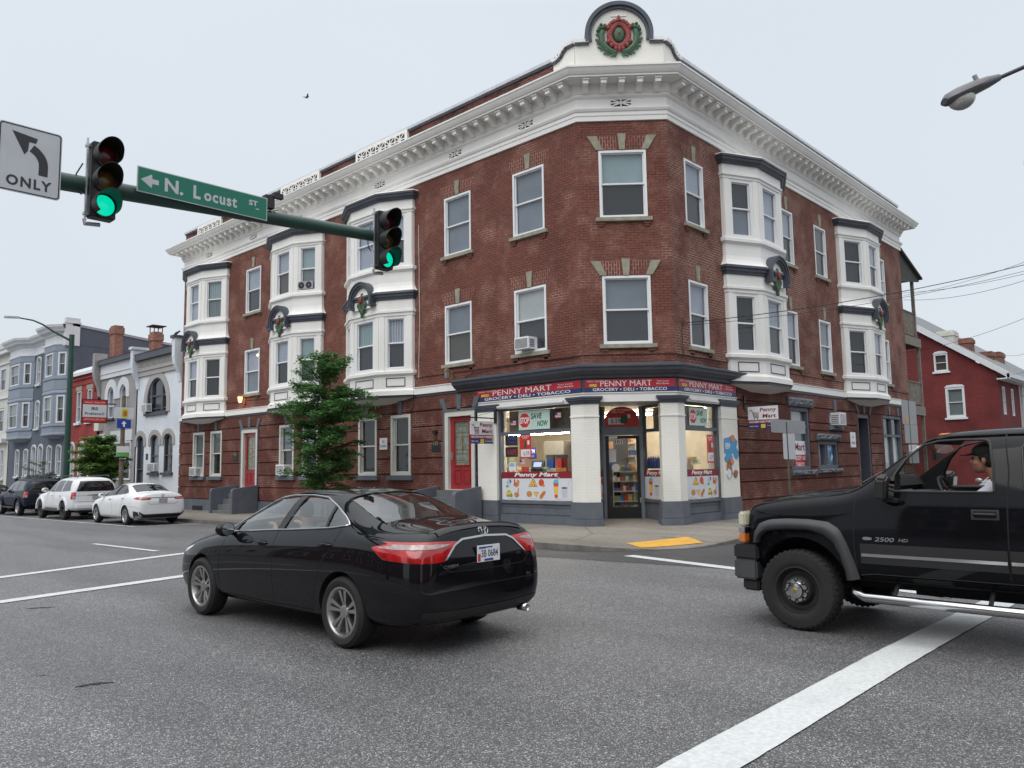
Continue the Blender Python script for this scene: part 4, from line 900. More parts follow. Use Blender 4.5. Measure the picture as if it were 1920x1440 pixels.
# STOP SAVE NOW signs in the transoms
M_mint = mat('sign_mint', (0.50, 0.66, 0.60), 0.4, var=0.03); M_stopred = mat('stop_red', (0.55, 0.03, 0.025), 0.4, var=0.03); M_dgreen = mat('letter_dark_green', (0.01, 0.09, 0.035), 0.4)
def stopsign(fr, c, zc, w, h, parent):
    right = (-fr.n).cross(Z); sg = 1 if right.dot(fr.u) > 0 else -1
    d = MB(); d.box(fr, c - w / 2, c + w / 2, zc - h / 2, zc + h / 2, 0.012, 0.02, 0)
    oc = c - sg * w * .30; r = h * .44
    d.fprism(fr, [(oc + r * math.cos(R(22.5 + 45 * k)), zc + r * math.sin(R(22.5 + 45 * k))) for k in range(8)], .0205, .022, 2); d.fprism(fr, [(oc + r * .92 * math.cos(R(22.5 + 45 * k)), zc + r * .92 * math.sin(R(22.5 + 45 * k))) for k in range(8)], .0225, .024, 1)
    o = d.build('savings_sign', [M_mint, M_stopred, lwht], parent)
    text('STOP', fr, oc, zc, .0245, h * .34, lwht, o, width=r * 1.5, bold=.03)
    text('SAVE', fr, c + sg * w * .08, zc + h * .20, .0205, h * .30, M_dgreen, o, width=w * .36, italic=.2, bold=.03); text('NOW', fr, c + sg * w * .27, zc - h * .20, .0205, h * .30, M_dgreen, o, width=w * .34, italic=.2, bold=.03)
stopsign(FS1, 15.20, 3.03, 1.20, 0.55, W1); stopsign(FS2, 19.94, 3.02, 1.0, 0.50, W2)
M_flagr = mat('flag_red', (0.45, 0.04, 0.05), 0.5); M_flagb = mat('flag_blue', (0.04, 0.06, 0.25), 0.5)
def flag(fr, c, z, parent, w=.20, h=.14):
    right = (-fr.n).cross(Z); sg = 1 if right.dot(fr.u) > 0 else -1
    d = MB(); d.box(fr, c - w / 2, c + w / 2, z - h / 2, z + h / 2, .011, .013, 0)
    for k in range(4): d.box(fr, c - w / 2, c + w / 2, z + h / 2 - h * (2 * k + 1) / 7, z + h / 2 - h * (2 * k) / 7, .0135, .0145, 1)
    a, b = sorted((c - sg * w / 2, c - sg * w * .08)); d.box(fr, a, b, z, z + h / 2, .0148, .016, 2)
    d.build('flag_sticker', [swhite, M_flagr, M_flagb], parent)
flag(FS1, 16.02, 2.98, W1); flag(FS1, 14.30, 3.12, W1, .22, .16); flag(FS1, 15.70, 1.82, W1, .18, .16)
# posters hanging in the left window
def pricecard(fr, c, z0, w, h, parent):
    right = (-fr.n).cross(Z); sg = 1 if right.dot(fr.u) > 0 else -1
    d = MB(); d.box(fr, c - w / 2, c + w / 2, z0, z0 + h, .012, .018, 0); d.box(fr, c - w * .42, c + w * .42, z0 + h * .06, z0 + h * .36, .0185, .02, 1)
    d.fprism(fr, [(c - sg * w * .12, z0 + h * .40), (c + sg * w * .10, z0 + h * .40), (c + sg * w * .06, z0 + h * .72), (c - sg * w * .08, z0 + h * .72)], .0185, .02, 2)
    d.box(fr, *sorted((c + sg * w * .18, c + sg * w * .36)), z0 + h * .55, z0 + h * .72, .0185, .02, 1)
    o = d.build('price_poster', [M_stopred, swhite, M_dgreen], parent)
    text('6.59', fr, c + sg * w * .08, z0 + h * .20, .0205, h * .17, lblk, o, width=w * .5)
    for k in range(2): text('DARE TO COMPARE' if k == 0 else 'HERE, NOW', fr, c - sg * w * .03, z0 + h * (.90 - .08 * k), .0185, h * .055, lwht, o, width=w * (.75 if k == 0 else .45), bold=.02)
pricecard(FS1, 15.55, 1.93, 0.44, 0.72, W1); pricecard(FS2, 20.55, 1.72, 0.36, 0.80, W2)
M_neon = mat('sign_black_panel', (0.02, 0.02, 0.03), 0.4); M_nred = mat('neon_red_dull', (0.45, 0.04, 0.05), 0.4)
d = MB(); d.box(FS1, 15.86, 16.35, 2.32, 2.62, .012, .02); d.box(FS1, 15.86, 16.35, 1.98, 2.27, .012, .02); o = d.build('vape_sign', M_neon, W1)
text('VAPE', FS1, 16.10, 2.12, .021, .17, M_nred, o, width=.40); text('OPEN', FS1, 16.10, 2.53, .021, .09, mat('neon_blue_dull', (0.08, 0.09, 0.3), 0.4), o, width=.33); text('7 DAYS', FS1, 16.10, 2.40, .021, .09, MATS['neon_blue_dull'], o, width=.36)
d = MB(); d.box(FS1, 15.95, 16.22, 1.58, 1.83, .012, .016, 0); d.box(FS1, 16.0, 16.2, 1.86, 2.0, .012, .016, 1); d.box(FS1, 16.0, 16.2, 1.70, 1.80, .0165, .018, 2); d.build('window_notice', [swhite, mat('paper_lime', (0.5, 0.6, 0.2), 0.6), mat('paper_blue', (0.25, 0.45, 0.65), 0.6)], W1)
d = MB(); d.box(Fr((18.9, 0, 0), (0, 1, 0), (-1, 0, 0)), 16.72, 17.10, 1.93, 2.29, 0, .03); o = d.build('cash_machine_sign', mat('atm_blue', (0.02, 0.03, 0.22), 0.3), W1); FA = Fr((18.9, 0, 0), (0, 1, 0), (-1, 0, 0)); text('ATM', FA, 16.91, 2.17, .031, .13, lwht, o, width=.30, bold=.02); text('GET CASH', FA, 16.91, 2.02, .031, .05, lwht, o, width=.22)
# entry: door, frame, header sign
d = MB(); ring(d, FD, 0, LD, 0.10, 2.66, .10, -.06, .06, 0, tb=.02); d.box(FD, -.02, LD + .02, 2.661, 2.80, -.05, .075); d.box(FD, 0, .10, 2.8, 3.40, -.05, .05); d.box(FD, LD - .10, LD, 2.8, 3.40, -.05, .05)
dm = d.build('door_frame', mat('door_frame_grey', (0.19, 0.22, 0.26), 0.5), corner)
d = MB(); a, b = .105, LD - .105; ring(d, FD, a, b, .13, 2.55, .09, -.03, .03, 0, tb=.36); do = d.build('shop_door', M_black, dm)
d = MB(); d.poly([FD.p(x, z, 0) for x, z in ((a + .09, .49), (b - .09, .49), (b - .09, 2.46), (a + .09, 2.46))]); d.build('pane', M_cleargl, do)
d = MB(); d.box(FD, a + .1, a + .34, 2.47, 2.53, .031, .07, 0); d.tube([FD.p(b - .18, .65, .06), FD.p(b - .18, 1.15, .06)], .012, 8, 0); d.box(FD, b - .03, b, .6, .75, .031, .04, 0); d.build('closer', MATS['steel'], do)
d = MB(); rgt = (-FD.n).cross(Z).dot(FD.u); xx = lambda t: t if rgt > 0 else LD - t
d.box(FD, xx(.48) - .12, xx(.48) + .12, 2.30, 2.44, .004, .008, 0); o = d.build('number_plate', swhite, do); text('101', FD, xx(.48), 2.37, .009, .10, lblk, o, width=.2, bold=.02)
d = MB(); x = xx(.28); d.box(FD, x - .12, x + .12, 1.78, 2.15, .004, .007, 0); d.lathe(FD.p(xx(.38), 1.62, .004), FD.n, [(0, .0), (.115, .0), (.115, .006), (0, .006)], 20, 0); d.box(FD, xx(.22) - .06, xx(.22) + .06, 1.56, 1.70, .004, .007, 1); d.build('door_notice', [swhite, M_flagb], do)
d = MB(); n = 16; c = LD / 2; r = .50; zc = 2.98
d.fprism(FD, [(c - r, 2.80), (c + r, 2.80)] + [(c + r * math.cos(R(180 * k / n)), zc + .42 * math.sin(R(180 * k / n))) for k in range(n + 1)], .0, .04, 0)
d.box(FD, c - .40 if rgt > 0 else c - .05, c + .05 if rgt > 0 else c + .40, 2.88, 3.07, .0405, .05, 1); d.box(FD, xx(.80) - .05, xx(.80) + .05, 3.06, 3.17, .0405, .05, 1)
d.box(FD, xx(.66) - .10, xx(.66) + .10, 2.90, 3.14, .0505, .055, 2); o = d.build('header_poster', [M_stopred, swhite, M_dgreen], dm)
text('6.59', FD, xx(.42), 2.975, .0515, .13, lblk, o, width=.28, bold=.01); text('DARE TO COMPARE', FD, c - .02, 3.30, .041, .05, lwht, o, width=.62, bold=.02); text('HERE, NOW', FD, c - .1 * (1 if rgt > 0 else -1), 3.23, .041, .05, lwht, o, width=.38, bold=.02)
# entry ceiling / step
d = MB(); d.prism([(17.1, 13.3, 3.415), (18.6, 11.5, 3.415), (19.1, 11.8, 3.415), (d1.x + .1, d1.y, 3.415), (d0.x, d0.y + .1, 3.415), (17.4, 13.8, 3.415)], (0, 0, .03)); d.build('entry_ceiling', mat('ceiling_grey', (0.35, 0.36, 0.37), 0.7), corner)
d = MB(); q = [FC.p(.30, .07, .12), FC.p(LC - .34, .07, .12), r1 + Z * .10, r0 + Z * .16, d0 + Z * .16, l0 + Z * .10]; d.prism(q, (0, 0, -.2)); d.build('entry_step', M_conc, corner)
# white band, fascia signs, slate shop cornice
path = [(17.0, 17.44), (17.0, 13.29), (18.65, 11.40), (22.02, 11.4)]
d = MB(); d.sweep(path, [(0.0, 3.41), (0.02, 3.41), (0.02, 3.63), (0.05, 3.64), (0.05, 3.665), (0.0, 3.67)], 0); P_(d, 'fascia_board', M_white)
d = MB(); d.sweep(path, [(0.0, 3.665), (0.035, 3.67), (0.035, 4.04), (0.10, 4.06), (0.12, 4.12), (0.20, 4.16), (0.26, 4.22), (0.30, 4.24), (0.32, 4.32), (0.36, 4.34), (0.36, 4.38), (0.0, 4.48)], 0)
path2 = [(17.0, 18.25), (17.0, 13.29), (18.65, 11.40), (22.95, 11.4)]
d = MB(); d.sweep(path2, [(0.0, 4.03), (0.04, 4.04), (0.10, 4.06), (0.12, 4.12), (0.20, 4.16), (0.26, 4.22), (0.30, 4.24), (0.32, 4.32), (0.36, 4.34), (0.36, 4.38), (0.0, 4.48)], 0)
d.sweep(path, [(0.0, 3.668), (0.03, 3.67), (0.03, 4.03), (0, 4.03)], 0)
P_(d, 'shop_cornice', M_slate)
def fascia(fr, a, b, parent=corner):
    d = MB(); d.box(fr, a, b, 3.68, 3.80, .031, .055, 1); d.box(fr, a, b, 3.801, 4.02, .031, .055, 0); ring(d, fr, a, b, 3.68, 4.02, .008, .0555, .06, 2)
    right = (-fr.n).cross(Z); sg = 1 if right.dot(fr.u) > 0 else -1; L = b - a; X = (lambda t: a + t * L) if sg > 0 else (lambda t: b - t * L)
    c = X(.095); d.box(fr, c - .10 * L / 2.5, c + .10 * L / 2.5, 3.825, 3.89, .0555, .058, 3)
    o = d.build('fascia_sign', [red_s, navy, M_slate, yel], parent)
    k = L / 2.5
    text('PENNY MART', fr, X(.46), 3.905, .0565, .155, lwht, o, width=1.42 * k)
    text('OPEN 7 DAYS', fr, X(.105), 3.965, .0565, .045, lwht, o, width=.40 * k); text('We Accept EBT', fr, X(.095), 3.857, .0585, .035, lblk, o, width=.17 * k)
    text('Your Local', fr, X(.865), 3.95, .0565, .045, lwht, o, width=.32 * k, italic=.2); text('Mini Market', fr, X(.865), 3.88, .0565, .045, lwht, o, width=.36 * k, italic=.2)
    text('GROCERY \u2022 DELI \u2022 TOBACCO', fr, X(.50), 3.74, .0565, .085, lwht, o, width=2.05 * k, bold=.015)
fascia(FL, 13.33, 17.42); fascia(FC, .03, LC - .03); fascia(FR, 18.69, 21.95)
# fluorescent housings under the fascia (unlit outside)
for fr, s0, s1 in ((FL, 13.9, 16.45), (FR, 19.15, 20.7), (FRt, .15, 1.2), (FLt, .3, .95)):
    d = MB(); w = .12 if fr in (FL, FR) else .10; d.tube([fr.p(s0, 3.455, w), fr.p(s1, 3.455, w)], .045, 10); d.build('light_housing', mat('housing_white', (0.6, 0.6, 0.6), 0.4), corner)
# snack poster on the right hand pier
d = MB(); rnd = random.Random(9)
d.fprism(FR, [(21.08, 2.0), (21.75, 2.0), (21.90, 2.35), (21.62, 2.50), (21.10, 2.42)], .04, .05, 0)
for k, (x, z, rx, rz, m_) in enumerate(((21.35, 1.85, .26, .16, 0), (21.62, 1.62, .20, .26, 2), (21.35, 1.55, .16, .28, 1), (21.80, 1.98, .14, .18, 0), (21.60, 2.42, .14, .12, 3), (21.3, 1.4, .13, .15, 2), (21.70, 1.40, .13, .12, 1), (21.5, 1.75, .1, .1, 3))):
    d.fprism(FR, [(x + rx * math.cos(R(t)) * rnd.uniform(.8, 1.1), z + rz * math.sin(R(t)) * rnd.uniform(.8, 1.1)) for t in range(0, 360, 30)], .03, .052 + k * .002, m_)
o = d.build('snack_poster', [mat('cut_blue', (0.05, 0.28, 0.55), 0.4), mat('cut_brown', (0.30, 0.14, 0.06), 0.5, var=.4, vs=10), swhite, mat('cut_orange', (0.6, 0.2, 0.04), 0.4)], corner)
text('NEW', FR, 21.28, 2.20, .056, .18, lwht, o, width=.30, bold=.03)
# small wall plates
def plate(fr, c, z, w, h, m1, lines, nm='wall_plate', arch=False, mt=None):
    d = MB()
    if arch: d.fprism(fr, [(c - w / 2, z - h / 2), (c + w / 2, z - h / 2), (c + w / 2, z + h * .1)] + [(c + w * .36 * math.cos(R(a)), z + h * .1 + h * .4 * math.sin(R(a))) for a in range(0, 181, 20)] + [(c - w / 2, z + h * .1)], .056, .075)
    else: d.box(fr, c - w / 2, c + w / 2, z - h / 2, z + h / 2, .056, .068)
    o = d.build(nm, m1, corner)
    for s_, dz, hh, ww in lines: text(s_, fr, c, z + dz, .076 if arch else .069, hh, mt or lblk, o, width=ww)
plate(FL, 22.02, 2.55, .42, .40, swhite, [('NO', .07, .09, .13), ('LOITERING', -.08, .08, .34)], 'notice_plate')
plate(FR, 31.15, 2.52, .52, .58, swhite, [('NO', .1, .10, .12), ('LOITERING', -.12, .10, .36)], 'notice_plate')
M_bronze = mat('plaque_dark', (0.02, 0.02, 0.025), 0.4); M_gold = mat('plaque_gold', (0.5, 0.38, 0.15), 0.4, 0.6)
plate(FL, 19.28, 2.42, .42, .42, M_bronze, [('103', .06, .12, .22)], 'number_plaque', True, M_gold)
d = MB(); d.box(FL, 19.2, 19.36, 2.79, 2.9, .056, .16); P_(d, 'security_camera', M_black)
plate(FL, 32.45, 2.35, .42, .42, M_bronze, [('105', .06, .12, .22)], 'number_plaque', True, M_gold)
# old cables stapled along the walls
d = MB(); rnd = random.Random(2)
for pts, fr in (([(13.35, 4.66), (15.2, 4.72), (17.6, 4.60), (18.3, 4.35), (20.3, 4.3)], FL), ([(18.7, 4.66), (20.0, 4.64), (21.5, 4.62)], FR), ([(19.05, 4.66), (19.0, 5.4), (19.15, 5.72)], FR), ([(20.30, 4.5), (20.38, 4.2), (20.36, 3.7), (20.6, 3.55)], FL), ([(20.15, 9.9), (20.1, 6.6), (20.18, 4.4)], FL)):
    P2 = [];
    for (a, b), (c, e_) in zip(pts, pts[1:]):
        for i in range(8): t = i / 8; P2.append(fr.p(a + (c - a) * t + rnd.uniform(-.01, .01), b + (e_ - b) * t + rnd.uniform(-.02, .02), .035 if b > 4.3 else .09))
    d.tube(P2, .010, 5, 1 if pts[0][1] > 9 else 0)
P_(d, 'wall_cable', [M_black, M_cream])
# =====================================================================================
# shop interior
# =====================================================================================
M_in = mat('shop_wall_cream', (0.68, 0.61, 0.50), 0.8); M_fl = mat('shop_floor', (0.22, 0.20, 0.17), 0.5)
d = MB(); d.poly([(17.14, 16.62, .16), (17.14, 13.8, .16), (d0.x, d0.y, .16), (d1.x, d1.y, .16), (19.1, 11.55, .16), (24, 11.55, .16), (24, 21.5, .16), (17.14, 21.5, .16)], 1)
d.poly([(17.14, 16.62, 3.42), (17.14, 13.8, 3.42), (d0.x, d0.y, 3.42), (d1.x, d1.y, 3.42), (19.1, 11.55, 3.42), (24, 11.55, 3.42), (24, 21.5, 3.42), (17.14, 21.5, 3.42)], 0)
for q in (((24, 11.55), (24, 21.5)), ((24, 21.5), (17.14, 21.5)), ((17.14, 21.5), (17.14, 16.62)), ((21.03, 11.53), (24, 11.53))):
    d.poly([(*q[0], .16), (*q[1], .16), (*q[1], 3.42), (*q[0], 3.42)], 0)
P_(d, 'shop_interior', [M_in, M_fl], recalc=False)
M_tube = mat('lit_tube', (1, 1, 1), 0.5, emit=(1.0, 0.90, 0.72), es=80)
def tubelight(p, q, lab):
    d = MB(); d.tube([p, q], .03, 8); o = d.build('tube_light', M_tube); tag(o, lab, 'tube light', 'lit tube lights inside the grocery')
tubelight((18.3, 14.9, 2.69), (18.3, 17.32, 2.69), 'lit tube light across the top of the left shop window'); tubelight((20.2, 16.0, 3.3), (20.2, 19.0, 3.3), 'lit tube light deep inside behind the left shop window')
tubelight((20.3, 12.6, 3.2), (22.3, 12.6, 3.2), 'lit tube light behind the right shop window'); tubelight((21.4, 14.0, 3.3), (21.4, 16.5, 3.3), 'lit tube light behind the glass shop door')
PK = [mat('pack_%d' % i, c, 0.5, var=.15, vs=9) for i, c in enumerate(((0.45, 0.04, 0.03), (0.6, 0.30, 0.05), (0.55, 0.55, 0.52), (0.05, 0.12, 0.35), (0.10, 0.25, 0.08), (0.25, 0.15, 0.08)))]
M_wshelf = mat('shelf_white', (0.5, 0.49, 0.46), 0.5)
def rack(x, y, rz, w, h, n, lab, dens=9, depth=.35, seed=1):
    o = empty('display_rack', (x, y, .165), rz, lab, 'display rack', 'display racks in the grocery'); F = Fr((0, 0, 0), (1, 0, 0), (0, -1, 0)); rnd = random.Random(seed)
    d = MB(); d.box(F, -w / 2, w / 2, 0, h, -depth, -depth + .02)
    for sx in (-w / 2, w / 2 - .02): d.box(F, sx, sx + .02, 0, h, -depth + .021, -depth + .06)
    d.build('back_panel', M_wshelf, o)
    for k in range(n):
        z = .15 + (h - .25) * k / max(1, n - 1); d = MB(); d.box(F, -w / 2, w / 2, z - .03, z, -depth + .061, .0); d.build('shelf', M_wshelf, o)
        d = MB(); a = -w / 2 + .02
        while a < w / 2 - .08:
            ww = rnd.uniform(.05, .13); hh = rnd.uniform(.08, .20); d.box(F, a, min(w / 2, a + ww), z + .001, z + hh, -depth * rnd.uniform(.6, .9), -.03, rnd.randrange(6)); a += ww + .012
        d.build('goods', PK, o)
    return o
an = math.atan2(FC.u.y, FC.u.x)
v = FC.p(1.50, 0, -2.75); rack(v.x, v.y, an, 1.0, 1.45, 5, 'white display rack of small packets on the right behind the shop door', seed=3)
v = FC.p(1.0, 0, -4.3); rack(v.x, v.y, an, 1.8, 2.35, 6, 'tall white shelves of packets across the back behind the shop door', seed=5)
rack(18.6, 18.6, R(0), 1.6, 1.9, 4, 'shelves of packets at the far left end behind the left shop window', seed=8)
rack(21.3, 12.5, R(0), .9, 1.65, 4, 'low rack of bright packets behind the right shop window', seed=11)
def counter():
    o = empty('shop_counter', (18.35, 16.3, .165), 0, 'long shop counter crowded with red and orange boxes behind the left window', 'counter'); F = Fr((0, 0, 0), (0, 1, 0), (-1, 0, 0))
    d = MB(); d.box(F, -1.0, 1.3, 0, 1.35, -.5, 0); d.build('cabinet', mat('counter_dark', (0.05, 0.04, 0.035), 0.5), o)
    rnd = random.Random(3); a = -.95
    while a < 1.2:
        w = rnd.uniform(.1, .24); h = rnd.uniform(.07, .17); d = MB(); d.box(F, a, a + w, 1.352, 1.352 + h, -.35, -.05, 0); d.build('box', PK[rnd.choice((0, 0, 1, 2, 2, 4))], o); a += w + .02
counter()
def till():
    o = empty('cash_register', (18.45, 16.25, 1.53), R(20), 'black cash register with a lit blue screen on the shop counter', 'cash register'); F = Fr((0, 0, 0), (0, 1, 0), (-1, 0, 0))
    d = MB(); d.box(F, -.2, .2, 0, .1, -.2, .15); d.prism([(0.05, -.2, .1), (-.12, -.2, .1), (.0, -.2, .34), (.06, -.2, .34)], (0, .4, 0)); d.build('body', M_black, o)
    d = MB(); d.poly([(-.105, -.13, .15), (-.105, .13, .15), (-.03, .13, .29), (-.03, -.13, .29)]); d.build('screen', mat('screen_lit', (0.1, 0.1, 0.1), 0.3, emit=(0.35, 0.5, 1.0), es=1.2), o)
till()
d = MB(); d.box(Fr((19.6, 16.6, 0), (0, 1, 0), (-1, 0, 0)), -.42, .40, .17, 2.50, -.5, 0); o = d.build('cabinet', mat('fridge_grey', (0.30, 0.29, 0.27), 0.4)); tag(o, 'tall grey storage cabinet standing behind the shop counter', 'cabinet')
d = MB(); d.box(Fr((20.0, 15.4, 0), (0, 1, 0), (-1, 0, 0)), -1.0, .75, .17, 2.5, -.6, 0, 0); d.box(Fr((20.0, 15.4, 0), (0, 1, 0), (-1, 0, 0)), -.9, .65, 2.2, 2.42, .001, .02, 1); ring(d, Fr((20.0, 15.4, 0), (0, 1, 0), (-1, 0, 0)), -.1, .65, .4, 2.15, .04, .001, .03, 2); o = d.build('drinks_cooler', [M_black, mat('cooler_header', (.5, .25, .05), .5, var=.3), MATS['steel']]); tag(o, 'black glass fronted drinks cooler with an orange header behind the counter', 'drinks cooler')
def slush(y, m_, lab):
    o = empty('drink_dispenser', (18.85, y, 1.36), 0, lab, 'drink dispenser'); d = MB(); d.bx(-.16, .16, -.14, .14, 0, .18); d.bx(-.16, .16, -.14, .14, .58, .68); d.build('base', M_black, o)
    d = MB(); d.bx(-.14, .14, -.13, .13, .18, .58); d.build('tank', m_, o)
slush(16.0, mat('tank_blue', (0.01, 0.06, 0.25), 0.1), 'drink dispenser with a blue tank behind the shop counter'); slush(15.66, mat('tank_red', (0.25, 0.01, 0.02), 0.1), 'drink dispenser with a red tank behind the shop counter')
def bottle():
    d = MB(); d.lathe((0, 0, 0), (0, 0, 1), [(0, 0), (.05, 0), (.055, .02), (.055, .20), (.05, .24), (.02, .31), (.018, .33)], 14); o = d.build('soda_bottle', mat('cola_blue', (0.015, 0.06, 0.26), 0.15), None, smooth=True)
    d = MB(); d.lathe((0, 0, .33), (0, 0, 1), [(0.02, 0), (.02, .03), (0, .03)], 10); d.build('cap', swhite, o); return o
b0 = bottle(); labs = ['first', 'second', 'third', 'fourth', 'fifth', 'sixth']
for k in range(6):
    b = b0 if k == 0 else copy_tree(b0); p = r0.lerp(r1, .08 + .085 * k) + Vector((.17, 0, 0)); b.location = (p.x, p.y, 1.58)
    tag(b, 'blue soda bottle, %s from the left in the row behind the slanted shop window' % labs[k], 'bottle', 'blue soda bottles behind the shop window')
o = empty('bottle_stand', (19.62, 12.35, 0.165), 0, 'low table carrying the blue soda bottles behind the slanted shop window', 'table'); d = MB(); c_ = [r0.lerp(r1, t) + Vector((w, 0, 1.37)) - o.location for t, w in ((.02, .07), (.7, .07), (.7, .30), (.02, .30))]; d.prism(c_, (0, 0, .04)); d.build('table_top', M_wshelf, o)
d = MB(); [d.tube([p + Vector((0, 0, 0)), Vector((p.x, p.y, 0))], .02, 6) for p in c_]; d.build('legs', M_wshelf, o)
# =====================================================================================
# neighbouring houses
# =====================================================================================
M_wb = brick('white_washed_brick', (0.66, 0.69, 0.74), (0.62, 0.66, 0.71), (0.56, 0.60, 0.66), (0.6, 0.63, 0.68), dark=0.08, bump=0.3, nv=.05)
M_gb = brick('grey_painted_brick', (0.31, 0.295, 0.30), (0.29, 0.275, 0.28), (0.26, 0.25, 0.25), (0.27, 0.26, 0.26), dark=0.12, bump=0.4, nv=.08)
M_rb = brick('red_painted_brick', (0.32, 0.05, 0.045), (0.27, 0.045, 0.04), (0.22, 0.05, 0.045), (0.2, 0.04, 0.04), dark=0.3)
M_bb = brick('blue_grey_painted_brick', (0.105, 0.125, 0.155), (0.095, 0.115, 0.145), (0.08, 0.095, 0.12), (0.09, 0.1, 0.13), dark=0.12, nv=.08)
M_cb = mat('cream_stone_paint', (0.55, 0.54, 0.49), 0.7, var=0.08, bump=0.1)
M_lb = mat('light_blue_grey_trim', (0.22, 0.26, 0.32), 0.6, var=0.08, bump=0.1); M_gr = mat('greige_trim', (0.36, 0.34, 0.33), 0.6, var=0.06)
M_cream2 = mat('pale_trim', (0.62, 0.64, 0.67), 0.55, var=0.04); M_roofm = mat('roof_metal_grey', (0.32, 0.34, 0.37), 0.5)
M_chim = brick('chimney_brick', (0.24, 0.075, 0.045), (0.16, 0.05, 0.035), (0.42, 0.34, 0.28), (0.2, 0.12, 0.1), dark=0.5, morthi=0.45)
def archpts(c, zs, r, n=12, rz=None): return [(c + r * math.cos(math.pi * k / n), zs + (rz or r) * math.sin(math.pi * k / n)) for k in range(n + 1)]
def archwin(parent, fr, c, hw, z0, zs, trim, tw=.28, frm=None, rz=None, up='grey', lo='grey', down=.0, sill=None, kind='window'):
    """arched window drawn proud: surround ring, dark recess frame, panes"""
    rz = rz or hw
    d = MB()
    n = 14
    for k in range(n):
        t0, t1 = math.pi * k / n, math.pi * (k + 1) / n
        d.fprism(fr, [(c + hw * math.cos(t0), zs + rz * math.sin(t0)), (c + (hw + tw) * math.cos(t0), zs + (rz + tw) * math.sin(t0)), (c + (hw + tw) * math.cos(t1), zs + (rz + tw) * math.sin(t1)), (c + hw * math.cos(t1), zs + rz * math.sin(t1))], 0.001, 0.05)
    if down:
        for sg in (-1, 1): a, b = sorted((c + sg * hw, c + sg * (hw + tw))); d.box(fr, a, b, zs - down, zs, 0.001, 0.05)
    o = d.build(kind, trim, parent)
    frm = frm or M_slate
    d = MB()
    for k in range(n):
        t0, t1 = math.pi * k / n, math.pi * (k + 1) / n; q = .09
        d.fprism(fr, [(c + (hw - q) * math.cos(t0), zs + (rz - q) * math.sin(t0)), (c + hw * math.cos(t0), zs + rz * math.sin(t0)), (c + hw * math.cos(t1), zs + rz * math.sin(t1)), (c + (hw - q) * math.cos(t1), zs + (rz - q) * math.sin(t1))], -.16, -0.02)
    for sg in (-1, 1): a, b = sorted((c + sg * hw, c + sg * (hw - .09))); d.box(fr, a, b, z0, zs, -.16, -0.02)
    d.box(fr, c - hw, c + hw, z0, z0 + .08, -.16, -0.02); d.box(fr, c - hw + .09, c + hw - .09, (z0 + zs) / 2, (z0 + zs) / 2 + .06, -.14, -.04)
    d.build('frame', frm, o)
    if kind == 'window':
        ap = [(c - hw, z0), (c + hw, z0)] + archpts(c, zs, hw, 12, rz)
        d = MB(); d.poly([fr.p(x, z, -.10) for x, z in ap]); d.build('pane', M_glass, o); d = MB(); d.poly([fr.p(x, z, -.15) for x, z in ap]); d.build('pane_backing', shade(lo), o)
        d = MB(); d.box(fr, c - hw - .12, c + hw + .12, z0 - .13, z0 - .002, -.02, .12); d.build('sill', sill or M_slate, o)
    return o
def wall_arch(mb, fr, s0, s1, z0, z1, arches, m=0, n=12):
    """wall with rectangular+arched holes; arches: (c, hw, z0, zs, rz)"""
    bands = sorted(arches); rect = []
    for (c, hw, a, zs, rz) in arches: rect.append((c - hw, c + hw, a, zs + rz))
    wall_holes(mb, fr, s0, s1, z0, z1, rect, m, 0, 0.16)
    for (c, hw, a, zs, rz) in arches:
        P = archpts(c, zs, hw, n, rz)
        for sg, part in ((1, P[:n // 2 + 1]), (-1, list(reversed(P[n // 2:])))):
            mb.poly([fr.p(x, z, -0.0005) for x, z in part] + [fr.p(c + 0, zs + rz, -0.0005), fr.p(c + sg * hw, zs + rz, -0.0005)][(1):], m)
def house(name, lab, loc_s): 
    return empty(name, (0, 0, 0), 0, lab, 'house', 'row houses left of the corner building')
def side_body(o, s0, s1, top, m, depth=13, back=None):
    d = MB(); d.box(FL, s0, s1, -.6, top, -depth, -.17); d.build('rear_walls', m, o)
# ---- white arch house
h = house('row_house', 'low white painted brick row house with one huge arched window above a slate door', 38)
WA = (40.85, 1.22, 4.72, 5.1, 1.42); lows = [(42.72, .44, .35, 3.30, .32), (40.93, .50, 1.68, 3.30, .30), (39.35, .50, 1.68, 3.30, .30)]
d = MB(); wall_arch(d, FL, 38.02, 43.30, -.5, 7.25, [WA] + lows); d.build('brick_wall', M_wb, h, recalc=False); side_body(h, 38.02, 43.3, 7.1, M_wb)
d = MB(); d.box(FL, 38.35, 43.1, 6.72, 7.56, .001, .09, 1); d.box(FL, 38.35, 43.1, 6.98, 7.03, .09, .14, 1); d.box(FL, 38.35, 43.1, 7.56, 7.90, .0, .30, 0); d.prism([FL.p(38.35, 7.90, .34), FL.p(38.35, 8.05, -.4), FL.p(38.35, 7.9, -.4)], (0, 4.75, 0), 0)
for k in range(26): a = 38.5 + k * .175; d.box(FL, a, a + .10, 7.2 + .05 * (k % 2), 7.45, .09, .13, 0 if k % 1 else 1)
d.build('cornice', [M_slate, M_gr], h)
for s in (38.18, 43.25):
    d = MB(); d.fprism(Fr((17, s, 0), (-1, 0, 0), (0, -1, 0)), [(-.1, 6.0), (.05, 6.1), (.12, 6.5), (.34, 6.95), (.40, 7.3), (.40, 8.2), (-.3, 8.2)], -.16, .16); d.build('party_wall_pier', M_wb, h)
    d = MB(); d.box(FL, s - .22, s + .22, 8.2, 8.34, -.4, .48); d.build('pier_cap', M_slate if s < 40 else M_wb, h)
w = archwin(h, FL, 40.85, 1.22, 4.72, 5.1, M_gr, .36, rz=1.42, lo='screen', down=.4)
d = MB(); 
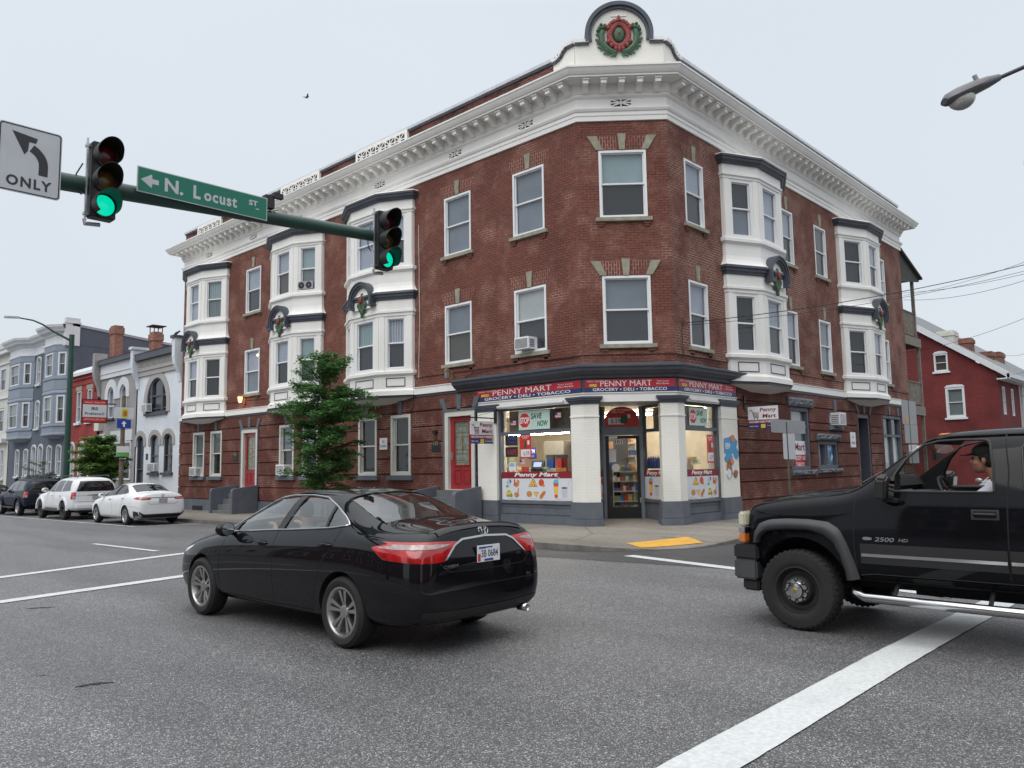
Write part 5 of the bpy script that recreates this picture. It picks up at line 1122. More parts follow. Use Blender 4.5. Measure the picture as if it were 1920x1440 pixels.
for a in (40.15, 41.45): d.box(FL, a, a + .22, 4.8, 6.3, -.12, .0)
d.box(FL, 39.7, 42, 5.55, 5.63, -.11, -.02); d.build('mullion', M_slate, w)
archwin(h, FL, 40.93, .50, 1.68, 3.30, M_gr, .26, rz=.30, lo='grey', down=.25); archwin(h, FL, 39.35, .50, 1.68, 3.30, M_gr, .26, rz=.30, lo='brown', down=.25)
w = archwin(h, FL, 42.72, .44, .35, 3.30, M_gr, .26, rz=.32, down=.25, kind='doorway')
d = MB(); d.box(FL, 42.28, 43.16, .3, 3.62, -.20, -.15); d.build('door', M_slate, w)
d = MB(); d.box(FL, 41.72, 41.98, 2.35, 2.65, .001, .02); d.build('number_plaque', M_bronze, h)
# ---- grey arch house
h = house('row_house', 'low grey painted brick row house with two white-ringed arched windows upstairs', 45)
ups = [(47.0, .44, 4.75, 6.05, .48), (45.25, .44, 4.75, 6.05, .48)]; 
d = MB(); wall_arch(d, FL, 43.45, 48.55, -.5, 7.3, ups + [(48.0, .42, .4, 3.35, .05)]); d.build('brick_wall', M_gb, h, recalc=False); side_body(h, 43.45, 48.55, 7.2, M_gb)
d = MB(); d.box(FL, 43.5, 48.5, 7.05, 7.85, .001, .09, 0); d.box(FL, 43.5, 48.5, 7.85, 8.12, 0, .28, 1); d.prism([FL.p(43.5, 8.12, .32), FL.p(43.5, 8.30, -.4), FL.p(43.5, 8.12, -.4)], (0, 5.0, 0), 0); d.box(FL, 43.5, 48.5, 7.30, 7.34, .09, .13, 0); d.build('cornice', [M_cream2, M_slate], h)
for u in ups: archwin(h, FL, u[0], u[1], u[2], u[3], M_cream2, .42, rz=u[4], frm=M_cream2, lo='grey', down=.25)
d = MB(); d.fprism(Fr((17, 48.75, 0), (-1, 0, 0), (0, -1, 0)), [(-.1, 6.0), (.05, 6.1), (.15, 6.6), (.34, 7.1), (.40, 7.4), (.40, 8.6), (-.3, 8.6)], -.18, .18); d.build('party_wall_pier', M_gb, h)
w = slate_o = MB(); d = MB(); ring(d, FL, 43.9, 46.6, 1.3, 3.4, .1, .001, .05); d.box(FL, 45.2, 45.3, 1.4, 3.3, .002, .045); o = d.build('window', M_cream2, h); d = MB(); d.poly([FL.p(a, z, .01) for a, z in ((44, 1.4), (46.5, 1.4), (46.5, 3.3), (44, 3.3))]); d.build('pane', M_glass, o); d = MB(); d.poly([FL.p(a, z, .004) for a, z in ((44, 1.4), (46.5, 1.4), (46.5, 3.3), (44, 3.3))]); d.build('pane_backing', shade('screen'), o)
d = MB(); d.box(FL, 43.75, 46.75, 3.42, 4.0, .001, .07); d.box(FL, 47.55, 48.5, 3.42, 3.9, .001, .07); d.build('lintel', M_cream2, h)
d = MB(); d.box(FL, 47.58, 48.42, .4, 3.4, -.16, -.1); d.build('door', mat('door_brown', (0.08, 0.06, 0.05), 0.5), h)
# ---- red house
h = house('row_house', 'narrow red painted brick row house with white arched ground floor openings', 51)
d = MB(); wall_arch(d, FL, 49.0, 53.75, -.5, 7.75, [(52.95, .42, .2, 3.1, .42), (51.25, .42, .2, 3.1, .42), (49.7, .38, .2, 3.1, .38), (52.1, .36, 4.75, 6.65, .03), (50.3, .36, 4.75, 6.65, .03)]); d.build('brick_wall', M_rb, h, recalc=False); side_body(h, 49.0, 53.75, 7.7, M_rb)
d = MB(); d.box(FL, 49.0, 53.7, 7.0, 7.12, .001, .05); d.box(FL, 49.0, 53.7, 7.35, 7.42, .001, .08); d.build('brick_cornice', M_rb, h)
d = MB(); d.prism([FL.p(49.0, 7.78, .16), FL.p(49.0, 8.12, -.3), FL.p(49.0, 7.7, -.3), FL.p(49, 7.6, .16)], (0, 4.7, 0)); d.build('gutter', M_cream2, h)
d = MB(); d.box(FL, 48.93, 49.15, 6.4, 8.5, -.3, .25); d.build('party_wall_pier', M_rb, h)
for c in (52.95, 51.25, 49.7): archwin(h, FL, c, .42 if c > 50 else .38, .2, 3.1, M_cream2, .10, frm=M_cream2, lo='white', up='grey', down=2.9)
for c in (52.1, 50.3):
    window(h, FL, c - .36, c + .36, 4.75, 6.66, 'grey', 'grey', fm=M_cream2, simple=True); d = MB(); d.box(FL, c - .5, c + .5, 6.68, 6.95, .001, .04); d.box(FL, c - .5, c + .5, 4.6, 4.74, -.02, .12, 1); d.build('lintel_and_sill', [M_stone, M_cream2], h)
# hanging tax sign
sg_ = empty('hanging_sign', (15.95, 46.6, 3.6), 0, 'hanging red and white sign reading IRS Problems?? with red bands', 'sign')
F = Fr((15.4, 46.3, 0), (1, 0, 0), (0, -1, 0)); F0 = Fr((15.4 - 15.95, -.3, -3.6), (1, 0, 0), (0, -1, 0))
d = MB(); d.box(F0, -.15, 1.15, 4.42, 5.72, -.05, .05); d.build('frame', M_black, sg_)
d = MB(); d.box(F0, -.11, 1.11, 4.46, 4.74, .051, .055, 0); d.box(F0, -.11, 1.11, 4.741, 5.42, .051, .055, 1); d.box(F0, -.11, 1.11, 5.421, 5.68, .051, .055, 0); d.build('panel', [M_stopred, swhite], sg_)
text('IRS', F0, .5, 5.2, .056, .17, lblk, sg_, width=.34, bold=.03); text('Problems??', F0, .5, 4.93, .056, .15, lblk, sg_, width=1.0, bold=.02)
text('1(877)TAX-0PA-CPA', F0, .5, 4.6, .056, .12, lwht, sg_, width=1.05); text('Samuel L. Dunn CPA', F0, .5, 5.55, .056, .10, lwht, sg_, width=1.05)
d = MB(); d.tube([F0.p(1.15, 5.5, 0), F0.p(1.65, 5.5, 0)], .03, 6); d.tube([F0.p(1.15, 4.6, 0), F0.p(1.65, 4.6, 0)], .03, 6); d.build('bracket', M_black, sg_)
d = MB(); d.box(FL, 48.05, 48.75, 4.1, 4.6, .001, .25); o = d.build('alarm_box', M_cream); tag(o, 'beige box fixed to the grey row house under the tax sign', 'wall box')
# ---- blue-grey house with two bays
h = house('row_house', 'three storey blue-grey row house with two rounded bays and a white cornice', 60)
d = MB(); lw = [(55.3, .40, .3, 3.3, .15), (57.1, .40, .3, 3.3, .15), (58.9, .40, .3, 3.3, .28), (60.3, .40, .3, 3.3, .28), (62.0, .38, .3, 3.25, .1), (63.9, .38, .3, 3.25, .1)]
wall_arch(d, FL, 53.85, 66.2, -.5, 9.9, lw + [(60.0, .36, 7.75, 9.4, .15), (59.95, .36, 4.75, 6.4, .15)]); d.build('brick_wall', M_bb, h, recalc=False)
d = MB(); d.box(FL, 53.85, 66.2, -.5, 9.8, -16, -.17); d.prism([(17.2, 53.84, 9.8), (17.2, 53.84, 10.95), (33, 53.84, 9.3), (33, 53.84, 8.8)], (0, 12.3, 0)); d.build('side_wall', M_bb, h)
d = MB(); d.prism([(17.0, 53.80, 10.96), (17.0, 53.80, 11.12), (33.2, 53.80, 9.42), (33.2, 53.80, 9.28)], (0, 12.4, 0)); d.build('roof', M_roofm, h)
def bbay(s0, a, wd, dp):
    pl = [(s0, 0.0), (s0 + a, dp), (s0 + a + wd, dp), (s0 + 2 * a + wd, 0.0)]; path = [FL.p(s, 0, w).xy for s, w in pl]
    d = MB(); pr = [(0, 9.78), (.03, 9.76), (.03, 9.40), (0, 9.38)]; d.sweep(path, pr, 0, -1, False)
    d.sweep(path, [(0, 7.75), (.06, 7.72), (.06, 7.62), (0, 7.58), (0, 7.5), (.02, 7.48), (.02, 6.95), (0, 6.9), (.05, 6.8), (.05, 6.7), (0, 6.66)], 0, -1, False)
    d.sweep(path, [(0, 4.78), (.07, 4.75), (.07, 4.66), (0, 4.62), (0, 4.25), (.05, 4.2), (.05, 4.12), (-.1, 4.05), (-.75, 3.85)], 0, -1, False)
    o = d.build('bay', M_lb, h)
    for k in range(3):
        (sa, wa), (sb, wb) = pl[k], pl[k + 1]; pa, pb = FL.p(sa, 0, wa), FL.p(sb, 0, wb); u = (pb - pa).normalized(); F = Fr(pa, u, Vector((-u.y, u.x, 0))); L = (pb - pa).length; mg = .24 if L < 1.4 else .30
        d = MB()
        for z0, z1 in ((7.75, 9.40), (4.78, 6.67)): wall_holes(d, F, 0, L, z0, z1, [(mg, L - mg, z0 + .08, z1 - .06)], 0, 0, .1)
        d.build('bay_wall', M_lb, o, recalc=False)
        window(h, F, mg, L - mg, 7.83, 9.34, 'sage', 'screen', fm=M_cream2, fw=.1, simple=True); window(h, F, mg, L - mg, 4.86, 6.61, 'sage', 'screen', fm=M_cream2, fw=.1, simple=True)
    return pl
pa_ = bbay(54.0, .85, 2.0, .62); pb_ = bbay(61.0, .85, 2.6, .62)
path = [FL.p(53.86, 0, 0).xy] + [FL.p(s, 0, w).xy for s, w in pa_] + [FL.p(s, 0, w).xy for s, w in pb_] + [FL.p(66.2, 0, 0).xy]
d = MB(); d.sweep(path, [(.0, 9.76), (.07, 9.80), (.07, 9.92), (.0, 9.95), (.0, 10.35), (.08, 10.42), (.10, 10.55), (.35, 10.62), (.40, 10.72), (.52, 10.86), (.56, 11.0), (-.6, 11.15)], 0, -1, False); d.build('cornice', M_cream2, h)
d = MB(); d.box(FL, 53.80, 54.25, 9.7, 11.45, -.45, .38); d.box(FL, 53.76, 54.3, 11.1, 11.2, -.5, .44); d.build('end_pier', M_cream2, h)
for c, zz in ((60.0, 7.75), (59.95, 4.75)): archwin(h, FL, c, .36, zz, zz + 1.65, M_cream2, .10, frm=M_cream2, rz=.15, lo='screen', down=1.6, sill=M_cream2)
for (c, hw, z0, zs, rz) in lw: archwin(h, FL, c, hw, 1.55 if c < 58 or c > 61 else .4, zs, M_cream2, .10, frm=M_cream2, rz=rz, lo='screen', down=1.7, sill=M_cream2)
# ---- cream house
h = house('row_house', 'cream and white row house with plain bays at the far left edge', 70)
d = MB(); wall_arch(d, FL, 66.35, 80, -.5, 10.9, [(68.4, .75, 7.9, 9.65, .03), (68.4, .75, 4.8, 6.6, .03), (67.6, .36, .6, 3.4, .1), (69.2, .36, .6, 3.4, .1)]); d.build('wall', M_cb, h, recalc=False); d = MB(); d.box(FL, 66.35, 80, -.5, 10.9, -12, -.17); d.build('rear_walls', M_cb, h)
d = MB(); d.box(FL, 66.3, 80, 10.65, 10.95, 0, .35, 0); d.box(FL, 66.3, 80, 9.9, 10.0, 0.001, .1, 0); d.box(FL, 66.3, 80, 10.96, 11.4, -.4, .42, 1); d.box(FL, 66.5, 70.5, 4.0, 4.3, .001, .4, 0); d.box(FL, 66.5, 70.5, 7.3, 7.5, .001, .1, 0); d.build('cornice', [M_cream2, M_cb], h)
for z0 in (7.9, 4.8): window(h, FL, 67.65, 69.15, z0, z0 + 1.78, 'grey', 'screen', fm=M_cream2, fw=.12, simple=True)
for c in (67.6, 69.2): archwin(h, FL, c, .36, 1.4, 3.4, M_cream2, .10, frm=M_cream2, rz=.1, lo='screen', down=1.9, sill=M_cream2)
# chimneys that rise behind the low houses
def chimney(x0, x1, y0, y1, z0, z1, lab, cowl=False):
    o = empty('chimney', (x0, y0, z0), 0, lab, 'chimney', 'brick chimneys behind the row houses'); a, b, c = x1 - x0, y1 - y0, z1 - z0
    d = MB(); d.bx(0, a, 0, b, 0, c); d.bx(-.05, a + .05, -.05, b + .05, c - .5, c - .12); d.build('stack', M_chim, o)
    if cowl:
        d = MB(); d.bx(-.15, a + .15, -.15, b + .15, c + .32, c + .36); [d.bx(x, x + .04, y, y + .04, c, c + .32) for x in (0, a - .04) for y in (0, b - .04)]; d.build('cowl', M_black, o)
chimney(17.6, 18.1, 48.5, 49.2, 6.0, 10.35, 'broad red brick chimney standing behind the grey row house'); chimney(18.4, 18.9, 44.9, 45.5, 6.0, 9.60, 'smaller red brick chimney with a metal cowl behind the white arch house', True)
d = MB(); d.bx(19.6, 20.8, 47.2, 48.2, 7.2, 9.0); o = d.build('roof_shed', M_rb); tag(o, 'small reddish shed on the roof between the two chimneys', 'roof shed')
d = MB(); d.lathe((17.6, 40.4, 8.35), (-.9, -.2, .3), [(0, .10), (.12, .09), (.22, .05), (.28, 0), (.27, -.01), (.2, .03), (0, .08)], 16); d.tube([(17.65, 40.4, 8.35), (17.7, 40.4, 7.95)], .02, 6); o = d.build('satellite_dish', mat('dish_grey', (0.4, 0.4, 0.42), 0.5)); tag(o, 'small grey satellite dish on the roof of the white arch house', 'satellite dish')
def bird(p, s, lab, perched=True):
    d = MB(); p = Vector(p); rot = Matrix.Rotation(R(-35), 3, 'Y'); d.ball(p, (.10 * s, .045 * s, .045 * s), 0, 10, 8, rot); d.ball(p + Vector((.09, 0, .07)) * s, .035 * s, 0, 8, 6)
    d.prism([p + Vector((-.07, -.02, -.05)) * s, p + Vector((-.07, .02, -.05)) * s, p + Vector((-.22, .0, -.12)) * s], (0, 0, .01 * s)); d.prism([p + Vector((.12, -.01, .07)) * s, p + Vector((.12, .01, .07)) * s, p + Vector((.17, 0, .065)) * s], (0, 0, .01 * s))
    if not perched:
        for sg in (-1, 1): d.prism([p + Vector((.06, sg * .03, .02)) * s, p + Vector((-.05, sg * .03, .02)) * s, p + Vector((-.12, sg * .26, .10)) * s, p + Vector((0, sg * .18, .12)) * s], (0, 0, .008 * s))
    else: d.tube([p + Vector((0, 0, -.02)) * s, p + Vector((0, 0, -.1)) * s], .006 * s, 5)
    o = d.build('bird', mat('bird_dark', (0.04, 0.04, 0.045), 0.6), None, smooth=True); tag(o, lab, 'bird')
bird((16.75, 38.2, 8.46), 1.4, 'dark bird perched on the pier between the white house and the corner building'); bird((15.73, 25.18, 15.71), .7, 'dark bird flying in the open sky above the left roofline', False)
# ---- red house on the right with gable
h = empty('gable_house', (0, 0, 0), 0, 'dark red painted gabled brick house with a grey roof beyond the right end', 'house')
M_r2 = brick('dark_red_paint_brick', (0.165, 0.034, 0.034), (0.14, 0.03, 0.03), (0.14, 0.03, 0.03), (0.13, 0.02, 0.02), dark=0.3)
Xg = 55.84; FG = Fr((Xg, 0, 0), (0, 1, 0), (-1, 0, 0)); FGf = Fr((0, 11.4, 0), (1, 0, 0), (0, -1, 0))
gw = [(14.10, 14.92, 7.35, 8.50), (13.28, 14.38, 4.35, 6.28)]
d = MB(); pr = [(11.4, -.5), (20.5, -.5), (20.5, 13.0), (15.9, 10.25), (11.4, 6.95)]
# wall under the slope, cut in strips
wall_holes(d, FG, 11.4, 20.5, -.5, 6.95, [g for g in gw if g[2] < 6]); 
d.poly([FG.p(11.4, 6.95), FG.p(13.1, 6.95), FG.p(13.1, 8.2)]); d.poly([FG.p(13.1, 6.95), FG.p(14.10, 6.95), FG.p(14.10, 8.93), FG.p(13.1, 8.2)]); d.poly([FG.p(14.10, 6.95), FG.p(14.92, 6.95), FG.p(14.92, 7.35), FG.p(14.10, 7.35)]); d.poly([FG.p(14.10, 8.50), FG.p(14.92, 8.50), FG.p(14.92, 9.53), FG.p(14.10, 8.93)])
d.poly([FG.p(14.92, 6.95), FG.p(20.5, 6.95), FG.p(20.5, 13.6), FG.p(14.92, 9.53)]); d.build('gable_wall', M_r2, h, recalc=False)
fw_ = [(56.75, 57.45, 4.45, 6.2), (59.15, 59.8, 4.45, 6.2), (56.75, 57.45, 1.2, 3.0)]
d = MB(); wall_holes(d, FGf, Xg, 61.6, -.5, 6.75, fw_); d.build('front_wall', M_r2, h, recalc=False); d = MB(); wall_holes(d, FGf, 61.62, 74, -.5, 6.75, [(62.7, 63.5, 4.4, 6.1)]); d.build('cream_front_wall', M_cb, h, recalc=False)
window(h, FG, *gw[0], 'brown', 'brown', fm=M_cream2, fw=.1, simple=True); window(h, FG, *gw[1], 'sage', 'sage', fm=M_cream2, fw=.13)
for f in fw_: window(h, FGf, *f, 'white', 'grey', fm=M_cream2, fw=.1, simple=True)
window(h, FGf, 62.7, 63.5, 4.4, 6.1, 'grey', 'grey', fm=M_cream2, fw=.1, simple=True)
for (a, b, z0, z1) in gw: d = MB(); d.fprism(FG, [(a - .05, z1), (b + .05, z1), (b - .1, z1 + .14), ((a + b) / 2, z1 + .18), (a + .1, z1 + .14)], .001, .05); d.box(FG, a - .1, b + .1, z0 - .12, z0, .0, .1); d.build('window_head', M_cream2, h)
d = MB(); q = [(Xg - .25, 10.7, 6.78), (Xg - .25, 10.7, 6.92), (Xg - .25, 20.5, 13.95), (Xg - .25, 20.5, 13.75)]; d.prism(q, (19, 0, 0)); d.build('roof', mat('shingle_grey', (0.17, 0.18, 0.19), 0.85, var=.2, vs=8, bump=.4, bs=14), h)
d = MB(); q = [(Xg - .3, 10.7, 6.55), (Xg - .3, 10.7, 6.93), (Xg - .3, 20.5, 13.96), (Xg - .3, 20.5, 13.5)]; d.prism(q, (.25, 0, 0)); d.bx(Xg - .3, 74, 10.62, 10.85, 6.62, 6.88); d.bx(Xg - .3, 74, 10.85, 11.4, 6.55, 6.62); d.bx(Xg + 5.75, Xg + 5.9, 11.2, 11.35, 0, 6.6); d.build('eaves_trim', M_cream2, h)
for (x, y, w, z, m_) in ((57.2, 14.0, 1.0, 10.15, M_cb), (58.8, 13.4, .9, 9.75, M_chim), (62, 12.9, .8, 9.1, M_chim), (64.5, 12.9, 1.3, 9.3, M_chim)):
    d = MB(); d.bx(x, x + w, y, y + w, 7, z); d.bx(x - .06, x + w + .06, y - .06, y + w + .06, z - .35, z - .1); d.build('chimney', m_, h)
# ---- timber porch stack on the end wall
p = empty('rear_porch', (0, 0, 0), 0, 'weathered grey timber balconies stacked on the right end of the corner building', 'balcony'); M_tim = mat('weathered_timber', (0.20, 0.18, 0.15), 0.85, var=.25, vs=5, bump=.3, bs=30)
PX0, PX1, PY0, PY1 = 38.50, 41.3, 11.75, 16.5
for k, (zr_, zd) in enumerate(((8.75, 7.55), (5.38, 4.25))):
    d = MB(); d.bx(PX0, PX1 + .2, PY0 - .1, PY1, zd - .12, zd); d.bx(PX0, PX1 + .2, PY0 - .14, PY0 - .1, zd - .42, zd); d.bx(PX1 + .2, PX1 + .24, PY0 - .14, PY1, zd - .42, zd); d.build('deck', M_tim, p)
    d = MB(); n = 22
    for i in range(n): x = PX0 + .05 + (PX1 - PX0) * i / n; d.bx(x, x + .085, PY0 - .02, PY0, zd + .1, zr_)
    for i in range(30): y = PY0 + .05 + 4.4 * i / 30; d.bx(PX1 + .1, PX1 + .12, y, y + .1, zd + .1, zr_)
    d.bx(PX0, PX1 + .12, PY0 - .05, PY0 + .02, zr_, zr_ + .05); d.build('railing', M_tim, p)
for x in (PX1 - .25, PX1 + .05): d = MB(); d.bx(x, x + .12, PY0 - .1, PY0 + .04, -.1 if x > PX1 - .1 else 7.1, 7.15 if x > PX1 - .1 else 10.5); d.build('post', M_tim, p)
d = MB(); d.prism([(PX0, PY0 - .15, 11.65), (PX1 + .55, PY0 - .15, 10.6), (PX1 + .55, PY0 - .15, 10.45), (PX0, PY0 - .15, 9.95)], (0, .05, 0)); d.prism([(PX0, PY0 - .3, 11.75), (PX1 + .65, PY0 - .3, 10.65), (PX1 + .65, PY0 - .3, 10.56), (PX0, PY0 - .3, 11.63)], (0, 5, 0)); d.build('porch_roof', mat('porch_dark', (0.05, 0.05, 0.045), 0.8), p)
# ---- stoops
def stoop(y0, y1, xf, zt, lab, n=5):
    o = empty('stoop', (17, (y0 + y1) / 2, 0), 0, lab, 'front steps', 'slate painted front steps of the corner building'); o.location = (0, 0, 0)
    d = MB(); zb = sidewalk_z(16, (y0 + y1) / 2) - .1
    for k in range(n): a = 16.95 - (16.95 - xf) * (n - k) / n * .95; d.bx(a, 16.9 - .001 * k, y0 + .2, y1 - .2, zb, zb + (zt - zb) * (k + 1) / (n + 0.0))
    d.build('steps', mat('step_concrete', (0.13, 0.135, 0.14), 0.7, bump=.2, dirt=.4, dcol=(.06, .06, .06)), o)
    for y in (y0, y1 - .18):
        d = MB(); prof = [(16.88, zb), (16.88, zt + .12)] + [(xf + .12 + .12 * math.cos(R(a)), zt - .12 + .12 * math.sin(R(a))) for a in (90, 120, 150, 180)] + [(xf, zb)]
        d.prism([(x, y, z) for x, z in prof], (0, .18, 0)); d.build('cheek_wall', M_slate2, o, bevel=.015)
stoop(30.35, 32.35, 15.75, .98, 'slate grey front steps with cheek walls below the far red door'); stoop(17.15, 19.25, 15.8, 1.0, 'slate grey front steps with cheek walls below the near red door')
# ---- air conditioners
def ac(fr, c, z, w=.6, h=.38, dpt=.32, lab='', rear=False):
    q = fr.p(c, z, 0); o = empty('air_conditioner', q, 0, lab, 'air conditioner', 'window air conditioners'); F = Fr((0, 0, 0), fr.u, fr.n)
    d = MB(); d.box(F, -w / 2, w / 2, 0, h, -.1, dpt); d.build('casing', M_vinyl, o, bevel=.012)
    d = MB()
    for k in range(9): zz = .04 + (h - .08) * k / 9; d.box(F, -w / 2 + .04, w / 2 - .04, zz, zz + .018, dpt, dpt + .004); 
    for sg in (-1, 1):
        for k in range(5): zz = .06 + (h - .12) * k / 5; a, b = sorted((sg * w / 2, sg * (w / 2 + .004))); d.box(F, a, b, zz, zz + .03, .05, dpt - .05)
    d.build('vents', mat('vent_grey', (0.12, 0.12, 0.13), 0.5), o); return o
ac(FL, 15.28, 5.06, .56, .36, .30, 'boxy white air conditioner in the second floor window nearest the cut corner'); ac(FL, 36.05, 1.50, .62, .40, .30, 'white air conditioner in the ground floor window at the brick building left end')
ac(FL, 28.35, 1.50, .62, .42, .32, 'white air conditioner low in the window half hidden behind the street tree'); ac(FR, 29.48, 3.02, .62, .46, .36, 'white air conditioner poking out above the small slate window on the right side')
ac(f1[0][0], .95, 8.64, .45, .36, .22, 'white air conditioner in the top floor bay behind the right traffic signal'); ac(FL, 40.93, 1.74, .75, .42, .2, 'white air conditioner low in the left arched window of the white house')
ac(FL, 41.75, 4.80, .6, .42, .3, 'white air conditioner at the corner of the huge arched window')
F = f2[0][0]; o = empty('window_fan', F.p(.72, 8.68, -.03), 0, 'grey twin window fan in the top bay above the street name sign', 'window fan'); F_ = Fr((0, 0, 0), F.u, F.n)
d = MB(); d.box(F_, -.33, .33, 0, .30, -.02, .05); d.build('body', mat('fan_grey', (0.35, 0.35, 0.38), 0.5), o)
for s_ in (-.16, .16): d = MB(); d.lathe(F_.p(s_, .15, .05), F_.n, [(.03, 0), (.03, .012), (.11, .012), (.13, .008), (.13, 0)], 16); d.build('fan', M_black, o)
# ---- wall lanterns
def lantern(s, z, lit, lab):
    o = empty('wall_lantern', FL.p(s, z, .0), 0, lab, 'wall lantern', 'lanterns above the red doors'); F = Fr((0, 0, 0), FL.u, FL.n); cop = mat('copper_verdigris', (0.22, 0.12, 0.07), 0.6, .3, var=.3)
    d = MB(); d.box(F, -.07, .07, -.22, .12, .0, .05); d.tube([F.p(0, .0, .04), F.p(0, .10, .12), F.p(0, .12, .22)], .012, 6); d.build('bracket', cop, o)
    d = MB(); d.lathe(F.p(0, -.16, .24), Z, [(.04, 0), (.07, .02), (.10, .24)], 6, 0); d.build('glass', mat('lantern_lit', (0.9, 0.6, 0.3), 0.4, emit=(1.0, 0.42, 0.12), es=5.0) if lit else mat('lantern_glass', (0.25, 0.26, 0.25), 0.2), o)
    d = MB(); d.lathe(F.p(0, .08, .24), Z, [(.12, 0), (.08, .06), (.02, .10), (0, .14)], 6); d.build('lantern_cap', cop, o)
    if lit: d = MB(); d.ball(F.p(0, -.02, .24), (.035, .035, .06)); d.build('bulb', mat('bulb_lit', (1, 1, 1), 0.5, emit=(1.0, .75, .45), es=40), o)
lantern(31.78, 4.78, True, 'lit orange wall lantern above the far red door'); lantern(18.55, 4.66, False, 'unlit copper wall lantern above the near red door')
# ceiling lamp seen through the second floor window
d = MB(); d.ball((17.085, 30.95, 6.62), (.012, .09, .06)); o = d.build('ceiling_lamp', mat('lamp_warm', (1, .9, .7), .5, emit=(1, .75, .4), es=3)); tag(o, 'glowing ceiling lamp seen in the window above the far red door', 'lamp')
# ---- hanging shop signs
def hang(fr_o, u, n, lab, w=.95, h=.66, vert=False):
    """u: outward direction from the wall, n: face direction"""
    o = empty('hanging_sign', fr_o, 0, lab, 'sign', 'hanging grocery signs'); F = Fr((0, 0, 0), u, n); right = (-F.n).cross(Z); sg = 1 if right.dot(F.u) > 0 else -1; X = (lambda t: t * w + .08) if sg > 0 else (lambda t: w + .08 - t * w)
    d = MB(); d.box(F, .08, .08 + w, .26, h, -.012, .012, 0); d.box(F, .08, .08 + w, .14, .259, -.012, .012, 1); d.box(F, .08, .08 + w, 0, .139, -.012, .012, 2); d.box(F, X(.5) - .07, X(.5) + .07, .015, .125, .0125, .014, 3); b = d.build('panel', [swhite, lred, navy, yel], o)
    text('Penny', F, X(.68), h - .12, .0135, .15, lred, o, width=.52, bold=.02, italic=.1); text('Mart', F, X(.71), h - .29, .0135, .12, lred, o, width=.42, bold=.02, italic=.1)
    text('GROCERY\u2022DELI\u2022TOBACCO', F, X(.5), .20, .0135, .06, lwht, o, width=w * .95, bold=.02); text('OPEN 7 DAYS', F, X(.18), .07, .0135, .04, lwht, o, width=.28); text('www.pennymart.com', F, X(.80), .07, .0135, .035, lwht, o, width=.33); text('We Accept EBT', F, X(.5), .07, .0145, .03, lblk, o, width=.12)
    d = MB(); c = lambda x, z: F.p(X(x), z, .014)
    d.tube([c(.06, h - .12), c(.12, h - .10), c(.17, h - .17), c(.20, h - .32), c(.36, h - .32)], .010, 5, 1); d.tube([c(.18, h - .19), c(.36, h - .19), c(.35, h - .28), c(.2, h - .28)], .012, 5, 0); d.tube([c(.18, h - .235), c(.36, h - .235)], .008, 5, 0)
    for x in (.22, .32): d.ball(c(x, h - .36), .018, 1, 8, 6)
    d.build('trolley_emblem', [lred, lblk], o)
    d = MB()
    for x in (.16, w): d.tube([F.p(x, h, 0), F.p(x, h + .08, 0)], .006, 5)
    d.tube([F.p(-.02, h + .10, 0), F.p(w + .25, h + .10, 0)], .018, 6); d.box(F, -.03, .0, h - .05, h + .35, -.05, .05); d.tube([F.p(0, h + .32, 0), F.p(w * .9, h + .12, 0)], .005, 4); d.build('bracket', M_black, o)
hang((16.94, 16.62, 2.38), (-1, 0, 0), (0, -1, 0), 'hanging grocery sign with a shopping trolley left of the shop window'); hang((22.40, 11.30, 2.72), (0, -1, 0), (-1, 0, 0), 'hanging grocery sign with a shopping trolley on the right side wall')
# =====================================================================================
# traffic signals on the mast arm
# =====================================================================================
M_gpole = mat('pole_green', (0.017, 0.058, 0.045), 0.4, var=.15, vs=2, bump=.05); M_sigblk = mat('signal_black', (0.018, 0.018, 0.02), 0.5); M_alu = mat('aluminium', (0.5, 0.5, 0.5), .35, .9)
YA = 11.0
def armz(x): return 5.46 + (x - 3.29) * 0.060
m = empty('mast_arm', (-2.6, YA, 0), 0, 'green traffic signal mast arm reaching across the left of the picture', 'mast arm'); L_ = lambda x, y, z: Vector((x + 2.6, y - YA, z))
d = MB(); d.tube([L_(-2.6, YA, -.1), L_(-2.6, YA, 6.2)], [.20, .15], 16); d.build('pole', M_gpole, m)
d = MB(); xs = [-2.6, 0, 3, 6, 8.22]; d.tube([L_(x, YA, armz(x)) for x in xs], [.14, .13, .118, .108, .10], 16); d.build('arm', M_gpole, m, smooth=40)
d = MB(); d.tube([L_(8.22, YA, armz(8.22)), L_(8.60, YA, armz(8.6) - .02), ], [.10, .10], 12); d.build('arm_end_cap', M_gpole, m)
d = MB(); d.tube([L_(6.30, YA - .125, armz(6.3) + .1), L_(6.30, YA, armz(6.3) + .135), L_(6.34, YA + .1, armz(6.3) + .1)], .012, 6, 0); d.box(Fr(L_(6.15, YA - .06, armz(6.2) + .12), (1, 0, 0), (0, -1, 0)), -.05, .10, 0, .20, -.06, .06, 1); d.box(Fr(L_(6.25, YA - .10, armz(6.2) + .25), (1, 0, 0), (0, -1, 0)), -.02, .14, .05, .13, -.04, .04, 1); d.build('detector', [M_alu, M_black], m)
